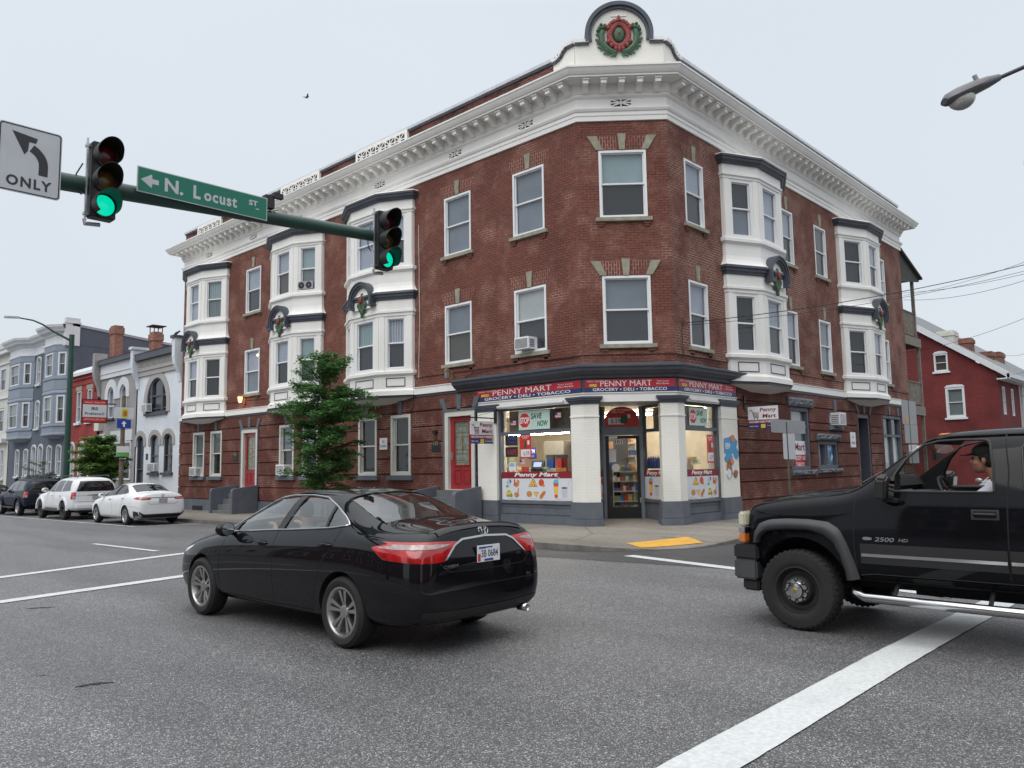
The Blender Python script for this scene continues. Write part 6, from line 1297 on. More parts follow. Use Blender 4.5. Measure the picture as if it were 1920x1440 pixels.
def signal(x, zc, lab):
    o = empty('traffic_signal', (x, YA - .02, zc), 0, lab, 'traffic signal', 'traffic signals on the mast arm'); F = Fr((0, -.20, 0), (1, 0, 0), (0, -1, 0))
    d = MB(); d.box(F, -.17, .17, -.53, .53, -.20, 0); d.build('housing', M_sigblk, o, bevel=.02)
    d = MB(); d.box(F, -.21, -.19, -.56, .58, -.13, -.09); d.tube([F.p(-.2, -.56, -.12), F.p(-.2, -.62, -.12), F.p(.0, -.60, -.12)], .03, 8); d.box(F, -.22, -.17, -.50, -.46, -.16, -.08); d.box(F, -.22, -.17, .46, .50, -.16, -.08); d.build('bracket', M_alu, o)
    d = MB(); d.tube([F.p(-.24, .22, -.15), F.p(-.32, .05, -.15), F.p(-.30, -.16, -.15), F.p(-.24, -.22, -.15)], .010, 6); d.build('cable', M_black, o)
    for k, (zz, c, nm) in enumerate(((.355, (0.10, 0.008, 0.01), 'red_lens'), (0, (0.13, 0.07, 0.015), 'amber_lens'), (-.355, (0.0, 0.5, 0.30), 'green_lens'))):
        if k < 2: mm = mat(nm, c, 0.25, var=.25, vs=20)
        else: mm = mat(nm, (0.0, 0.25, 0.16), 0.3, emit=(0.0, 0.90, 0.55), es=0.7)
        d = MB(); d.lathe(F.p(0, zz, .005), F.n, [(.0, .045), (.05, .042), (.10, .028), (.145, 0)], 24); d.build(nm, mm, o, smooth=True)
        d = MB(); d.lathe(F.p(0, zz, 0), F.n, [(.15, -.01), (.165, 0.0), (.165, .03), (.15, .03)], 28)
        n = 20   # cutaway visor, open at the bottom
        for i in range(n):
            t0, t1 = R(-50 + 280 * i / n), R(-50 + 280 * (i + 1) / n)
            def ln(t): return .17 + .13 * max(0, math.sin(t)) + .04
            q = [F.p(.16 * math.cos(t0), zz + .16 * math.sin(t0), .03), F.p(.16 * math.cos(t1), zz + .16 * math.sin(t1), .03), F.p(.163 * math.cos(t1), zz + .163 * math.sin(t1), ln(t1)), F.p(.163 * math.cos(t0), zz + .163 * math.sin(t0), ln(t0))]
            q2 = [F.p(.168 * math.cos(t0), zz + .168 * math.sin(t0), .03), F.p(.168 * math.cos(t1), zz + .168 * math.sin(t1), .03), F.p(.171 * math.cos(t1), zz + .171 * math.sin(t1), ln(t1)), F.p(.171 * math.cos(t0), zz + .171 * math.sin(t0), ln(t0))]
            d.poly(q); d.poly(q2); d.poly([q[2], q[3], q2[3], q2[2]])
        d.build('visor', M_sigblk, o, smooth=30)
    o.scale = (.94, .94, .96); return o
signal(3.72, 5.53, 'left traffic signal with a lit green lamp beside the ONLY sign'); signal(8.36, 5.66, 'right traffic signal with a lit green lamp at the end of the mast arm')
M_reflw = mat('sign_face_grey_white', (0.50, 0.51, 0.54), 0.45, var=.05, vs=2, dirt=.25, dcol=(.35, .35, .34))
# left turn only sign
F = Fr((0, -.0, 0), (1, 0, 0), (0, -1, 0)); o = empty('lane_sign', (2.86, YA - .16, 5.57), 0, 'white square ONLY sign with a black left turn arrow', 'road sign')
w, h_ = .375, .46; o.scale = (.94,) * 3; d = MB(); 
def rrect(w, h, r, n=5): return [(sx * (w - r) + r * math.cos(R(a)), sz * (h - r) + r * math.sin(R(a))) for sx, sz, a0 in ((1, 1, 0), (-1, 1, 90), (-1, -1, 180), (1, -1, 270)) for a in [a0 + 90 * i / n for i in range(n + 1)]]
d.fprism(F, rrect(w, h_, .05), -.004, .004); d.build('panel', M_reflw, o)
d = MB(); a = rrect(w - .012, h_ - .012, .042); b = rrect(w - .027, h_ - .027, .03)
for k in range(len(a)): q = (k + 1) % len(a); d.poly([F.p(*a[k], .006), F.p(*a[q], .006), F.p(*b[q], .006), F.p(*b[k], .006)])
# turning arrow
ctr = (-.10, -.14); P_o, P_i = [], []
for i in range(9): t = R(0 + 62 * i / 8); P_o.append((-.115 + .33 * math.cos(t), -.04 + .30 * math.sin(t))); P_i.append((-.115 + .22 * math.cos(t), -.04 + .19 * math.sin(t)))
P_o = [(.215, -.17)] + P_o; P_i = [(.105, -.17)] + P_i
for k in range(len(P_o) - 1): d.poly([F.p(*P_o[k], .006), F.p(*P_o[k + 1], .006), F.p(*P_i[k + 1], .006), F.p(*P_i[k], .006)])
d.poly([F.p(*q, .0065) for q in ((-.22, .36), (.08, .32), (.06, .25), (-.02, .255), (-.03, .13), (-.07, .07))]); d.build('arrow_and_border', lblk, o, recalc=False)
text('ONLY', F, 0, -.305, .006, .14, lblk, o, width=.53, bold=.03, space=1.2)
d = MB(); d.box(F, -.02, .02, -.3, .2, -.10, -.005); d.build('clamp', M_alu, o)
# street name sign
M_sgreen = mat('street_sign_green', (0.0, 0.155, 0.095), 0.4, var=.04, vs=1.5)
o = empty('street_name_sign', (5.12, YA - .17, 5.69), R(-0.5), 'long green street name sign reading N. Locust St', 'street sign'); o.scale = (.97,) * 3; F = Fr((0, 0, 0), (1, 0, 0), (0, -1, 0)); F2 = Fr((0, 0, 0), (1, 0, -.0), (0, -1, 0))
d = MB(); d.box(F, -1.0, 1.0, -.185, .185, -.01, 0.0, 0); d.box(F, -.985, .985, -.17, .17, .001, .004, 1); d.build('panel', [M_reflw, M_sgreen], o)
text('N.', F, -.48, .0, .005, .20, M_reflw, o, width=.27, bold=.03); text('L', F, -.14, .0, .005, .20, M_reflw, o, width=.11, bold=.04); text('ocust', F, .23, -.018, .005, .155, M_reflw, o, width=.52, bold=.03, space=1.15); text('ST', F, .76, .05, .005, .085, M_reflw, o, width=.15, bold=.03)
d = MB(); d.fprism(F, [(-.95, 0), (-.80, .10), (-.79, .035), (-.70, .035), (-.70, -.035), (-.79, -.035), (-.80, -.10)], .0045, .006); d.box(F, .80, .86, -.04, -.025, .0045, .006); d.build('arrow', M_reflw, o)
# =====================================================================================
# street lamps, poles, wires
# =====================================================================================
o = empty('street_lamp', (15.4, .35, 0), 0, 'grey cobra head street lamp hanging into the top right corner', 'street lamp')
def W_(p): return Vector(p) - o.location
hd = Vector((12.90, 3.05, 7.08)); dr = (Vector((13.43, 2.45, 7.42)) - hd).normalized(); sd = dr.cross(Z).normalized(); up = sd.cross(dr)
d = MB(); Lh = .92; rings = []; prof = [(0, .10, .05), (.06, .15, .10), (.25, .17, .125), (.5, .155, .12), (.72, .11, .10), (.92, .06, .06)]
for t, wd, ht in prof:
    i = len(d.v); rings.append(i)
    for j in range(12): a = 2 * math.pi * j / 12; d.v.append(tuple(W_(hd + dr * t + sd * wd * math.cos(a) + up * (ht * math.sin(a) * (1.0 if math.sin(a) > 0 else .75)))))
for k in range(5):
    for j in range(12): d.f.append((rings[k] + j, rings[k] + (j + 1) % 12, rings[k + 1] + (j + 1) % 12, rings[k + 1] + j)); d.m.append(0)
d.f.append(tuple(range(rings[0], rings[0] + 12))); d.m.append(0); d.f.append(tuple(range(rings[-1], rings[-1] + 12))); d.m.append(0); d.build('housing', mat('lamp_grey', (0.13, 0.13, 0.14), .5, .4), o, smooth=40)
d = MB(); rot = Matrix((dr, sd, up)).transposed(); d.ball(W_(hd + dr * .26 - up * .06), (.21, .14, .17), 0, 16, 10, rot); d.build('lens', mat('lamp_lens', (0.35, 0.35, 0.33), .15, spec=.8, var=.3, vs=6), o, smooth=True)
d = MB(); d.tube([W_(hd + dr * .60 + up * .10), W_(hd + dr * .60 + up * .19)], .035, 10); d.build('photocell', mat('cell_grey', (.3, .3, .3), .5), o)
d = MB(); d.tube([W_(hd + dr * .88), W_((13.75, 2.10, 7.62)), W_((14.3, 1.55, 7.86)), W_((14.9, .9, 8.0)), W_((15.4, .35, 8.02))], .032, 8); d.build('arm', mat('arm_dark', (.05, .045, .06), .4, .5), o); d = MB(); d.tube([W_((15.4, .35, -.1)), W_((15.4, .35, 8.4))], [.12, .08], 12); d.build('pole', M_gpole, o)
o = empty('street_lamp', (14.3, 45.3, -.1), 0, 'tall dark green street lamp pole with a curved arm at far left', 'street lamp'); W2_ = lambda x, z: Vector((x - 14.3, 0, z + .1))
d = MB(); d.tube([W2_(14.3, -.1), W2_(14.3, 9.0)], [.17, .13], 14); d.build('pole', M_gpole, o); d = MB(); d.tube([W2_(14.3, 8.65), W2_(13.4, 9.08), W2_(12.9, 9.38), W2_(12.45, 9.54), W2_(11.75, 9.60)], [.06, .05, .045, .04, .035], 8); d.build('arm', M_gpole, o)
d = MB(); d.prism([(11.8 - 14.3, -.09, 9.66), (11.3 - 14.3, -.13, 9.62), (11.15 - 14.3, -.08, 9.62), (11.15 - 14.3, .08, 9.62), (11.3 - 14.3, .13, 9.62), (11.8 - 14.3, .09, 9.66)], (0, 0, .09)); d.build('led_head', mat('led_grey', (.45, .46, .48), .4), o)
# wooden post with signs
zb = sidewalk_z(14, 37.2); o = empty('sign_post', (14, 37.2, zb), 0, 'wooden post carrying a blue arrow sign and bus stop signs', 'sign post'); F = Fr((0, -.10, -zb), (1, 0, 0), (0, -1, 0))
d = MB(); d.tube([(0, 0, 0), (0, 0, 5.15 - zb)], [.11, .09], 10); d.build('post', mat('post_wood', (.14, .11, .08), .9, var=.3, vs=8, bump=.4), o)
for (s0, s1, z0, z1, ms) in ((-.42, .42, 4.12, 4.62, M_cream2), (-.30, .30, 3.68, 4.07, mat('sign_blue', (.01, .06, .33), .4)), (-.27, .27, 2.42, 2.88, swhite), (-.22, .22, 2.24, 2.40, M_black)):
    d = MB(); d.box(F, s0, s1, z0, z1, 0, .02); sb = d.build('sign_panel', ms, o)
d = MB(); d.box(F, -.12, .16, 4.16, 4.56, .021, .025, 0); d.box(F, -.27, .27, 2.42, 2.60, .021, .024, 1); d.build('sign_print', [mat('print_lime', (.5, .6, .08), .5), mat('print_green', (.12, .42, .08), .5)], o); text('8', F, .03, 4.34, .026, .26, mat('print_redor', (.6, .08, .02), .5), o, bold=.05); text('STOP', F, 0, 2.32, .021, .07, lwht, o, width=.3)
d = MB(); d.fprism(F, [(-.04, 3.74), (.04, 3.74), (.04, 3.88), (.12, 3.88), (0, 4.01), (-.12, 3.88), (-.04, 3.88)], .021, .024); d.build('arrow', lwht, o)
# grey sign backs on green posts at the right kerb
M_back = mat('sign_back_grey', (.30, .31, .32), .5, .3, var=.06); M_post = mat('post_green_rust', (.075, .085, .055), .7, var=.35, vs=10)
def post_sign(xy, z0, z1, panels, lab, lean=0, rot=0):
    o = empty('road_sign', (*xy, z0), rot, lab, 'road sign', 'grey sign backs on green posts'); F = Fr((0, 0, -z0), (1, 0, 0), (0, -1, 0)); d = MB(); d.prism([(-.03, 0, 0), (.03, 0, 0), (.03, .03, 0), (-.03, .03, 0)], (lean, 0, z1 - z0)); d.build('post', M_post, o)
    for (s0, s1, a, b, w, mm) in panels: d = MB(); d.fprism(F, [((s0 + s1) / 2 + x, (a + b) / 2 + z) for x, z in rrect((s1 - s0) / 2, (b - a) / 2, .04, 3)], w, w + .006); d.build('sign_back', mm, o)
    return o
post_sign((20.05, 8.95), .05, 2.75, [(-.95, 1.12, 2.46, 2.80, -.012, M_back), (-.30, .42, 1.78, 2.45, -.012, M_reflw)], 'wide grey sign back on a green post by the right side wall', lean=-.06, rot=R(0))
o2 = post_sign((29.95, 8.9), .05, 3.85, [(-.78, .78, 2.96, 3.80, -.012, M_back), (-.62, .80, 2.30, 2.95, -.012, M_back), (-.3, .75, 1.6, 2.25, -.012, M_reflw)], 'tall grey sign backs with an orange sticker near the balconies', lean=-.05)
d = MB(); d.box(Fr((0, 0, -.05), (1, 0, 0), (0, -1, 0)), -.42, -.25, 3.02, 3.22, -.004, .003); d.build('sticker', mat('sticker_orange', (.65, .28, .01), .5), o2)
# iron railing by the grey house
zb = sidewalk_z(16.4, 44); o = empty('iron_railing', (16.4, 43.8, zb), 0, 'thin black iron railing in front of the grey row house', 'railing'); d = MB()
for k in range(9): d.tube([(0, k * .25, 0), (0, k * .25, 1.0)], .015, 5)
d.tube([(0, 0, 1.0), (0, 2.0, 1.0)], .02, 5); d.build('bars', M_black, o)
# overhead wires
M_wire = mat('wire_black', (.012, .012, .015), .6)
up_ = empty('utility_pole', (30.0, 2.0, 0), 0, 'tall wooden utility pole', 'utility pole'); d = MB(); d.tube([(0, 0, -.2), (0, 0, 12)], [.17, .12], 10); d.build('post', MATS['post_wood'], up_); d = MB(); d.bx(-.06, .06, -1.2, 1.2, 10.9, 11.05); d.build('cross_arm', MATS['post_wood'], up_)
def wire(a, b, sag, r, lab, n=24):
    a, b = Vector(a), Vector(b); d = MB(); d.tube([a.lerp(b, i / n) - Z * sag * 4 * (i / n) * (1 - i / n) for i in range(n + 1)], r, 5); o = d.build('overhead_wire', M_wire); tag(o, lab, 'overhead wire', 'overhead wires on the right')
up_.location = (28.9, 3.5, 0)
PE = lambda z: (28.85, 3.55, z)
for a, z, sag, r, lab in (((18.98, 11.33, 5.56), 7.92, .25, .012, 'thick black service cable from the brick wall near the shop corner'), ((19.0, 11.33, 5.50), 7.74, .30, .007, 'thinner cable just below the thick service cable'), ((32.6, 10.55, 8.3), 7.66, .25, .007, 'wire attached beside the far right bay window'),
                          ((38.3, 11.3, 9.2), 8.20, .20, .007, 'highest wire crossing the sky from the right end of the building'), ((38.3, 11.3, 9.0), 7.60, .35, .008, 'second wire from the right end of the building'), ((38.5, 11.7, 6.6), 6.62, .30, .007, 'wire crossing in front of the upper balcony'),
                          ((55.8, 11.3, 8.3), 6.3, .8, .008, 'wire sloping down towards the chimneys of the gabled house'), ((55.8, 11.6, 7.2), 5.9, .9, .007, 'wire crossing the roof of the gabled house'), ((55.8, 12.0, 5.0), 4.7, .3, .008, 'low wire crossing the gabled red wall')):
    wire(a, PE(z), sag, r, lab)
# =====================================================================================
# trees
# =====================================================================================
def leafmat(name, c1, c2):
    m = bpy.data.materials.new(name); m.use_nodes = True; nt = m.node_tree; b = nt.nodes['Principled BSDF']; b.inputs['Roughness'].default_value = .55; b.inputs['Specular IOR Level'].default_value = .3
    g = nt.nodes.new('ShaderNodeNewGeometry'); cr = nt.nodes.new('ShaderNodeValToRGB'); cr.color_ramp.elements[0].color = (*c1, 1); cr.color_ramp.elements[1].color = (*c2, 1); nt.links.new(g.outputs['Random Per Island'], cr.inputs[0]); nt.links.new(cr.outputs[0], b.inputs['Base Color'])
    tr = nt.nodes.new('ShaderNodeBsdfTranslucent'); mx = nt.nodes.new('ShaderNodeMixShader'); mx.inputs[0].default_value = .32; nt.links.new(cr.outputs[0], tr.inputs[0]); o = nt.nodes['Material Output']; nt.links.new(b.outputs[0], mx.inputs[1]); nt.links.new(tr.outputs[0], mx.inputs[2]); nt.links.new(mx.outputs[0], o.inputs[0]); return m
M_bark = mat('bark', (.10, .08, .06), .9, var=.3, vs=12, bump=.5)
def tree(name, loc, h, lab, cat, lm, branches, leaf=.06, perleaf=26, trunk_r=.05, lean=(0, 0), seed=1, top_t=.0):
    """branches: list of (height, azimuth, length, droop)"""
    rnd = random.Random(seed); o = empty(name, loc, 0, lab, cat)
    t = MB(); tp = [Vector((lean[0] * z / h + .03 * math.sin(z * 2.1), lean[1] * z / h + .03 * math.cos(z * 1.7), z)) for z in [h * i / 10 for i in range(11)]]
    t.tube(tp, [trunk_r * (1 - .9 * i / 10) for i in range(11)], 8); c = MB()
    def spot(p, n, sp, sz):
        for _ in range(n):
            q = p + Vector((rnd.gauss(0, sp), rnd.gauss(0, sp), rnd.gauss(0, sp * .55))); a = rnd.uniform(0, 6.28); tl = rnd.uniform(-.7, .7); s_ = sz * rnd.uniform(.6, 1.25)
            u = Vector((math.cos(a), math.sin(a), tl * .6)).normalized(); v = u.cross(Vector((rnd.uniform(-.6, .6), rnd.uniform(-.6, .6), 1))).normalized()
            c.v += [tuple(q), tuple(q + u * s_ * .5 + v * s_ * .33), tuple(q + u * s_), tuple(q + u * s_ * .5 - v * s_ * .33)]; i = len(c.v); c.f.append((i - 4, i - 3, i - 2, i - 1)); c.m.append(0)
    for (z, az, L, dr) in branches:
        base = tp[0].lerp(tp[-1], z / h); dirv = Vector((math.cos(az), math.sin(az), 0)); N = max(3, int(L / .16)); pts = []
        for i in range(N + 1):
            u = i / N; pts.append(base + dirv * L * u + Z * (L * (.45 * u - dr * u * u)) + Vector((rnd.uniform(-.03, .03), rnd.uniform(-.03, .03), rnd.uniform(-.02, .02))))
        t.tube(pts, [max(.004, trunk_r * .35 * (1 - i / N)) for i in range(N + 1)], 5)
        for i in range(1, N + 1):
            spot(pts[i], perleaf, .075 + .05 * (1 - i / N), leaf)
            if L > .5 and i > 1:
                for sg in (-1, 1):
                    side = Vector((-dirv.y, dirv.x, 0)) * sg; l2 = .32 * L * (1 - i / N * .75) * rnd.uniform(.6, 1.1); e = pts[i] + (side * .8 + dirv * .6) * l2 + Z * rnd.uniform(-.05, .08)
                    t.tube([pts[i], e], .006, 4)
                    for k in range(1, max(2, int(l2 / .13))): spot(pts[i].lerp(e, k / max(1, int(l2 / .13))), int(perleaf * .7), .06, leaf)
    t.build('trunk', M_bark, o, uvs=False); cr = c.build('crown', lm, o, recalc=False, uvs=False); return o
LM1 = leafmat('leaves_dark_green', (0.055, 0.155, 0.045), (0.165, 0.330, 0.110)); LM2 = leafmat('leaves_light_green', (0.09, 0.19, 0.045), (0.21, 0.33, 0.09)); LM3 = leafmat('leaves_sparse', (0.05, 0.08, 0.04), (0.10, 0.14, 0.06))
rnd = random.Random(21); br = []
zb = sidewalk_z(14.2, 21.6); H = 5.35 - zb
prof_t = [(1.0, .9), (1.5, 1.05), (2.1, 1.15), (2.5, 1.35), (2.9, 1.0), (3.3, 1.75), (3.8, 1.55), (4.2, 1.15), (4.6, .85), (5.0, .55), (5.3, .22)]
def rad_at(z):
    for (a, b), (c, d_) in zip(prof_t, prof_t[1:]):
        if a <= z <= c: return b + (d_ - b) * (z - a) / (c - a)
    return .2
z = .95
while z < H - .08:
    for _ in range(4): az = rnd.uniform(0, 6.28); br.append((z, az, rad_at(z) * rnd.uniform(.55, 1.12) * (1.0 if z < 3.9 else .9), rnd.uniform(.15, .45) if z < 4.2 else -.25))
    z += .115
tree('street_tree', (14.2, 21.55, zb), H, 'dark green pyramidal street tree in front of the brick building', 'tree', LM1, br, .092, 27, .055, (.0, .05), 4)
br = []; rnd = random.Random(5)
for _ in range(120):
    zz = rnd.uniform(1.2, 3.4); br.append((zz, rnd.uniform(0, 6.28), (1.22 - abs(zz - 2.2) ** 2 * .5) * rnd.uniform(.6, 1.1), rnd.uniform(.1, .4)))
zb = sidewalk_z(14.3, 40.6); tree('street_tree', (14.3, 40.6, zb), 3.6, 'light green bushy street tree behind the white parked car', 'tree', LM2, br, .12, 26, .06, (0, 0), 8)
br = [(rnd.uniform(1.2, 2.3), rnd.uniform(0, 6.28), rnd.uniform(.4, .9), .1) for _ in range(16)]
zb = sidewalk_z(14.3, 49.2); tree('street_tree', (14.3, 49.2, zb), 2.6, 'small sparse young tree behind the dark parked SUV', 'tree', LM3, br, .11, 14, .03, (0, 0), 9)
# =====================================================================================
# what stands across the two streets, behind and beside the camera (seen only as reflections)
# =====================================================================================
def opp(fr, s0, s1, z1, m, lab):
    h = empty('row_house', (0, 0, 0), 0, lab, 'house', 'houses across the streets'); d = MB(); d.box(fr, s0, s1, -.3, z1, -9, -.01); n = max(2, int((s1 - s0) / 2.4)); d.build('walls', m, h)
    d = MB(); d.box(fr, s0, s1, z1 - .5, z1 + .1, -.005, .4); d.build('cornice', M_white, h)
    for k in range(n):
        c = s0 + (s1 - s0) * (k + .5) / n
        for zz in (1.2, 4.5, 7.5):
            if zz + 2 < z1: d = MB(); ring(d, fr, c - .5, c + .5, zz, zz + 1.8, .1, -.005, .05, 0); d.box(fr, c - .4, c + .4, zz + .1, zz + 1.7, -.005, .02, 1); d.build('window', [M_white, M_glassdark], h)
M_glassdark = mat('dark_pane', (0.03, 0.03, 0.035), 0.08, spec=.8)
FW_ = Fr((-12, 0, 0), (0, 1, 0), (1, 0, 0)); FS_ = Fr((0, -14, 0), (1, 0, 0), (0, 1, 0))
opp(FW_, 16, 34, 8.6, M_brickR, 'brick row house across the main street to the west'); opp(FW_, 34.5, 56, 7.4, M_cb, 'pale rendered row house across the main street'); opp(FW_, -14, 9, 8.0, M_brickR, 'brick row house behind the camera to the left')
opp(FS_, -6, 8, 7.2, M_rb, 'red row house behind the camera across the side street'); opp(FS_, 12, 40, 7.8, M_brickR, 'brick row house across the side street to the right')
# =====================================================================================
# vehicles
# =====================================================================================
def carpaint(name, col, rough=.22, metal=0.0, coat=.5, spec=.0):
    m = mat(name, col, rough, metal, var=.02, coat=coat, spec=spec); return m
M_cblack = carpaint('car_paint_black', (0.006, 0.006, 0.008), .25, coat=.8); M_cwhite = carpaint('car_paint_white', (0.70, 0.71, 0.73), .3); M_tblack = mat('truck_paint_faded_black', (0.0055, 0.006, 0.008), .40, var=.25, vs=2.5, coat=.45, spec=.0, bump=.02, bs=6)
M_cnavy = carpaint('car_paint_navy', (0.010, 0.014, 0.028), .3); M_csilver = carpaint('car_paint_silver', (0.35, 0.36, 0.38), .3, .4); M_cred = carpaint('car_paint_maroon', (0.06, 0.006, 0.008), .3)
M_rubber = mat('tyre_rubber', (0.014, 0.014, 0.0145), .8, var=.25, bump=.1); M_dark = mat('car_cavity', (0.006, 0.006, 0.006), .9); M_plast = mat('black_trim_plastic', (0.018, 0.018, 0.019), .55); M_flare = mat('grey_flare_plastic', (0.036, 0.037, 0.041), .5, var=.2, bump=.05)
M_chrome = mat('chrome', (.55, .55, .56), .16, 1.0, var=.03); M_rim = mat('alloy_rim', (.52, .51, .51), .36, 1.0, var=.05); M_rimd = mat('alloy_dark_pocket', (.03, .03, .03), .5); M_seat = mat('seat_fabric_grey', (.09, .085, .08), .9)
M_cg = glassm('car_glass', (0.80, 0.86, 0.83), 1.92, 0.95); M_cgd = glassm('car_glass_tinted', (0.16, 0.18, 0.19), 1.6, 0.85); M_lred = mat('tail_lamp_red', (.36, .008, .010), .12, coat=1, var=.45, vs=9); M_lclr = mat('tail_lamp_clear', (.40, .30, .30), .15, coat=1, var=.35, vs=22); M_lam = mat('lamp_amber', (.65, .18, .01), .15, coat=1); M_hl = mat('head_lamp_yellowed', (.55, .53, .42), .2, coat=.6)
def loft(stations, sub=3):
    """stations: (x, [(y,z)...half ring, bottom centre -> top centre]); closed, smoothed"""
    bm = bmesh.new(); R_ = []
    for x, pts in stations:
        L = [bm.verts.new((x, y, z)) for y, z in pts]; Rr = [L[0]] + [bm.verts.new((x, -y, z)) for y, z in pts[1:-1]] + [L[-1]]; R_.append((L, Rr))
    n = len(R_[0][0])
    for (L0, R0), (L1, R1) in zip(R_, R_[1:]):
        for k in range(n - 1):
            bm.faces.new((L0[k], L1[k], L1[k + 1], L0[k + 1])); bm.faces.new((R0[k], R0[k + 1], R1[k + 1], R1[k]))
    for idx in (0, -1):
        L, Rr = R_[idx]
        for k in range(n - 1):
            vs = [v for i, v in enumerate((L[k], L[k + 1], Rr[k + 1], Rr[k])) if v not in (L[k], L[k + 1], Rr[k + 1], Rr[k])[:i]]
            if len(vs) >= 3: bm.faces.new(vs if idx else list(reversed(vs)))
    bmesh.ops.recalc_face_normals(bm, faces=bm.faces)
    me = bpy.data.meshes.new('shell'); bm.to_mesh(me); bm.free(); o = mesh_obj('shell', me); md = o.modifiers.new('s', 'SUBSURF'); md.levels = sub; md.render_levels = sub
    me2 = evald(o); bpy.data.objects.remove(o); return me2
def tmp_from(mb, mi=1):
    me = bpy.data.meshes.new('cut'); me.from_pydata(mb.v, [], mb.f); bm = bmesh.new(); bm.from_mesh(me); bmesh.ops.remove_doubles(bm, verts=bm.verts, dist=1e-5); bmesh.ops.recalc_face_normals(bm, faces=bm.faces); bm.to_mesh(me); bm.free()
    for p in me.polygons: p.material_index = mi
    return mesh_obj('cut', me)
def cut(me, cutters, mats):
    o = mesh_obj('cutme', me); me.materials.clear()
    for m in mats: me.materials.append(m)
    for c in cutters:
        for m in mats: c.data.materials.append(m)
        md = o.modifiers.new('b', 'BOOLEAN'); md.operation = 'DIFFERENCE'; md.solver = 'MANIFOLD'; md.object = c
    r = evald(o); bpy.data.objects.remove(o)
    for c in cutters: bpy.data.objects.remove(c)
    return r
def dens(line, n):
    line = [Vector(p) for p in line]; L = [0]
    for a, b in zip(line, line[1:]): L.append(L[-1] + (b - a).length)
    out = []
    for i in range(n + 1):
        t = L[-1] * i / n; k = 0
        while k < len(L) - 2 and L[k + 1] < t: k += 1
        u = (t - L[k]) / max(1e-9, L[k + 1] - L[k]); out.append(line[k].lerp(line[k + 1], min(1, max(0, u))))
    return out
class Skin:
    def __init__(s, me): s.b = BVHTree.FromPolygons([v.co for v in me.vertices], [p.vertices for p in me.polygons])
    def hit(s, o, d, off):
        h = s.b.ray_cast(Vector(o), Vector(d).normalized())
        if h[0] is None: return None
        n = h[1]; n = n if n.dot(Vector(d)) < 0 else -n
        return h[0] + n * off
    def pt(s, p, mode, off):
        a, b = p
        if mode in ('L', 'R'): sg = 1 if mode == 'L' else -1; return s.hit((a, 3 * sg, b), (0, -sg, 0), off)
        if mode == 'B': return s.hit((-8, a, b), (1, 0, 0), off)
        if mode == 'F': return s.hit((8, a, b), (-1, 0, 0), off)
        if mode == 'T': return s.hit((a, b, 5), (0, 0, -1), off)
        if mode in ('BL', 'BR'):  # corner direction at 45 degrees, a = signed arc coordinate
            sg = 1 if mode == 'BL' else -1; return s.hit((-6 + a * .7, (6 + a * .7) * sg, b), (1, -sg, 0), off)
        if mode in ('FL', 'FR'):
            sg = 1 if mode == 'FL' else -1; return s.hit((8 + a * .7, (5 - a * .7) * sg, b), (-1, -sg, 0), off)
    def patch(s, mb, A, B, mode, off=.004, nu=12, nv=4, m=0, lift=0.0):
        A = dens(A, nu); B = dens(B, nu); g = []
        for i in range(nu + 1):
            row = []
            for j in range(nv + 1):
                q = A[i].lerp(B[i], j / nv); ed = min(1, 4 * min(i / nu, 1 - i / nu, j / nv, 1 - j / nv) + .0)
                row.append(s.pt((q.x, q.y), mode, off + lift * (ed if lift else 0)))
            g.append(row)
        for i in range(nu):
            for j in range(nv):
                q = [g[i][j], g[i + 1][j], g[i + 1][j + 1], g[i][j + 1]]
                if all(v is not None for v in q) and max((q[k] - q[(k + 1) % 4]).length for k in range(4)) < .6: mb.poly(q, m)
    def strip(s, mb, line, mode, w=.008, off=.002, n=None, m=0):
        line = [Vector(p) for p in line]; L = sum((b - a).length for a, b in zip(line, line[1:])); P = dens(line, n or max(4, int(L / .05))); A, B = [], []
        for i, p in enumerate(P):
            t = (P[min(i + 1, len(P) - 1)] - P[max(i - 1, 0)]).normalized(); nn = Vector((-t.y, t.x)) * w / 2; A.append(p + nn); B.append(p - nn)
        g = [(s.pt(a, mode, off), s.pt(b, mode, off)) for a, b in zip(A, B)]
        for (a, b), (c, d_) in zip(g, g[1:]):
            if None not in (a, b, c, d_) and (a - c).length < .5: mb.poly([a, c, d_, b], m)
    def tubeon(s, mb, line, mode, r=.01, off=.005, m=0, n=None):
        line = [Vector(p) for p in line]; L = sum((b - a).length for a, b in zip(line, line[1:])); P = [s.pt(p, mode, off) for p in dens(line, n or max(6, int(L / .05)))]; P = [p for p in P if p is not None]
        if len(P) > 2: mb.tube(P, r, 6, m)
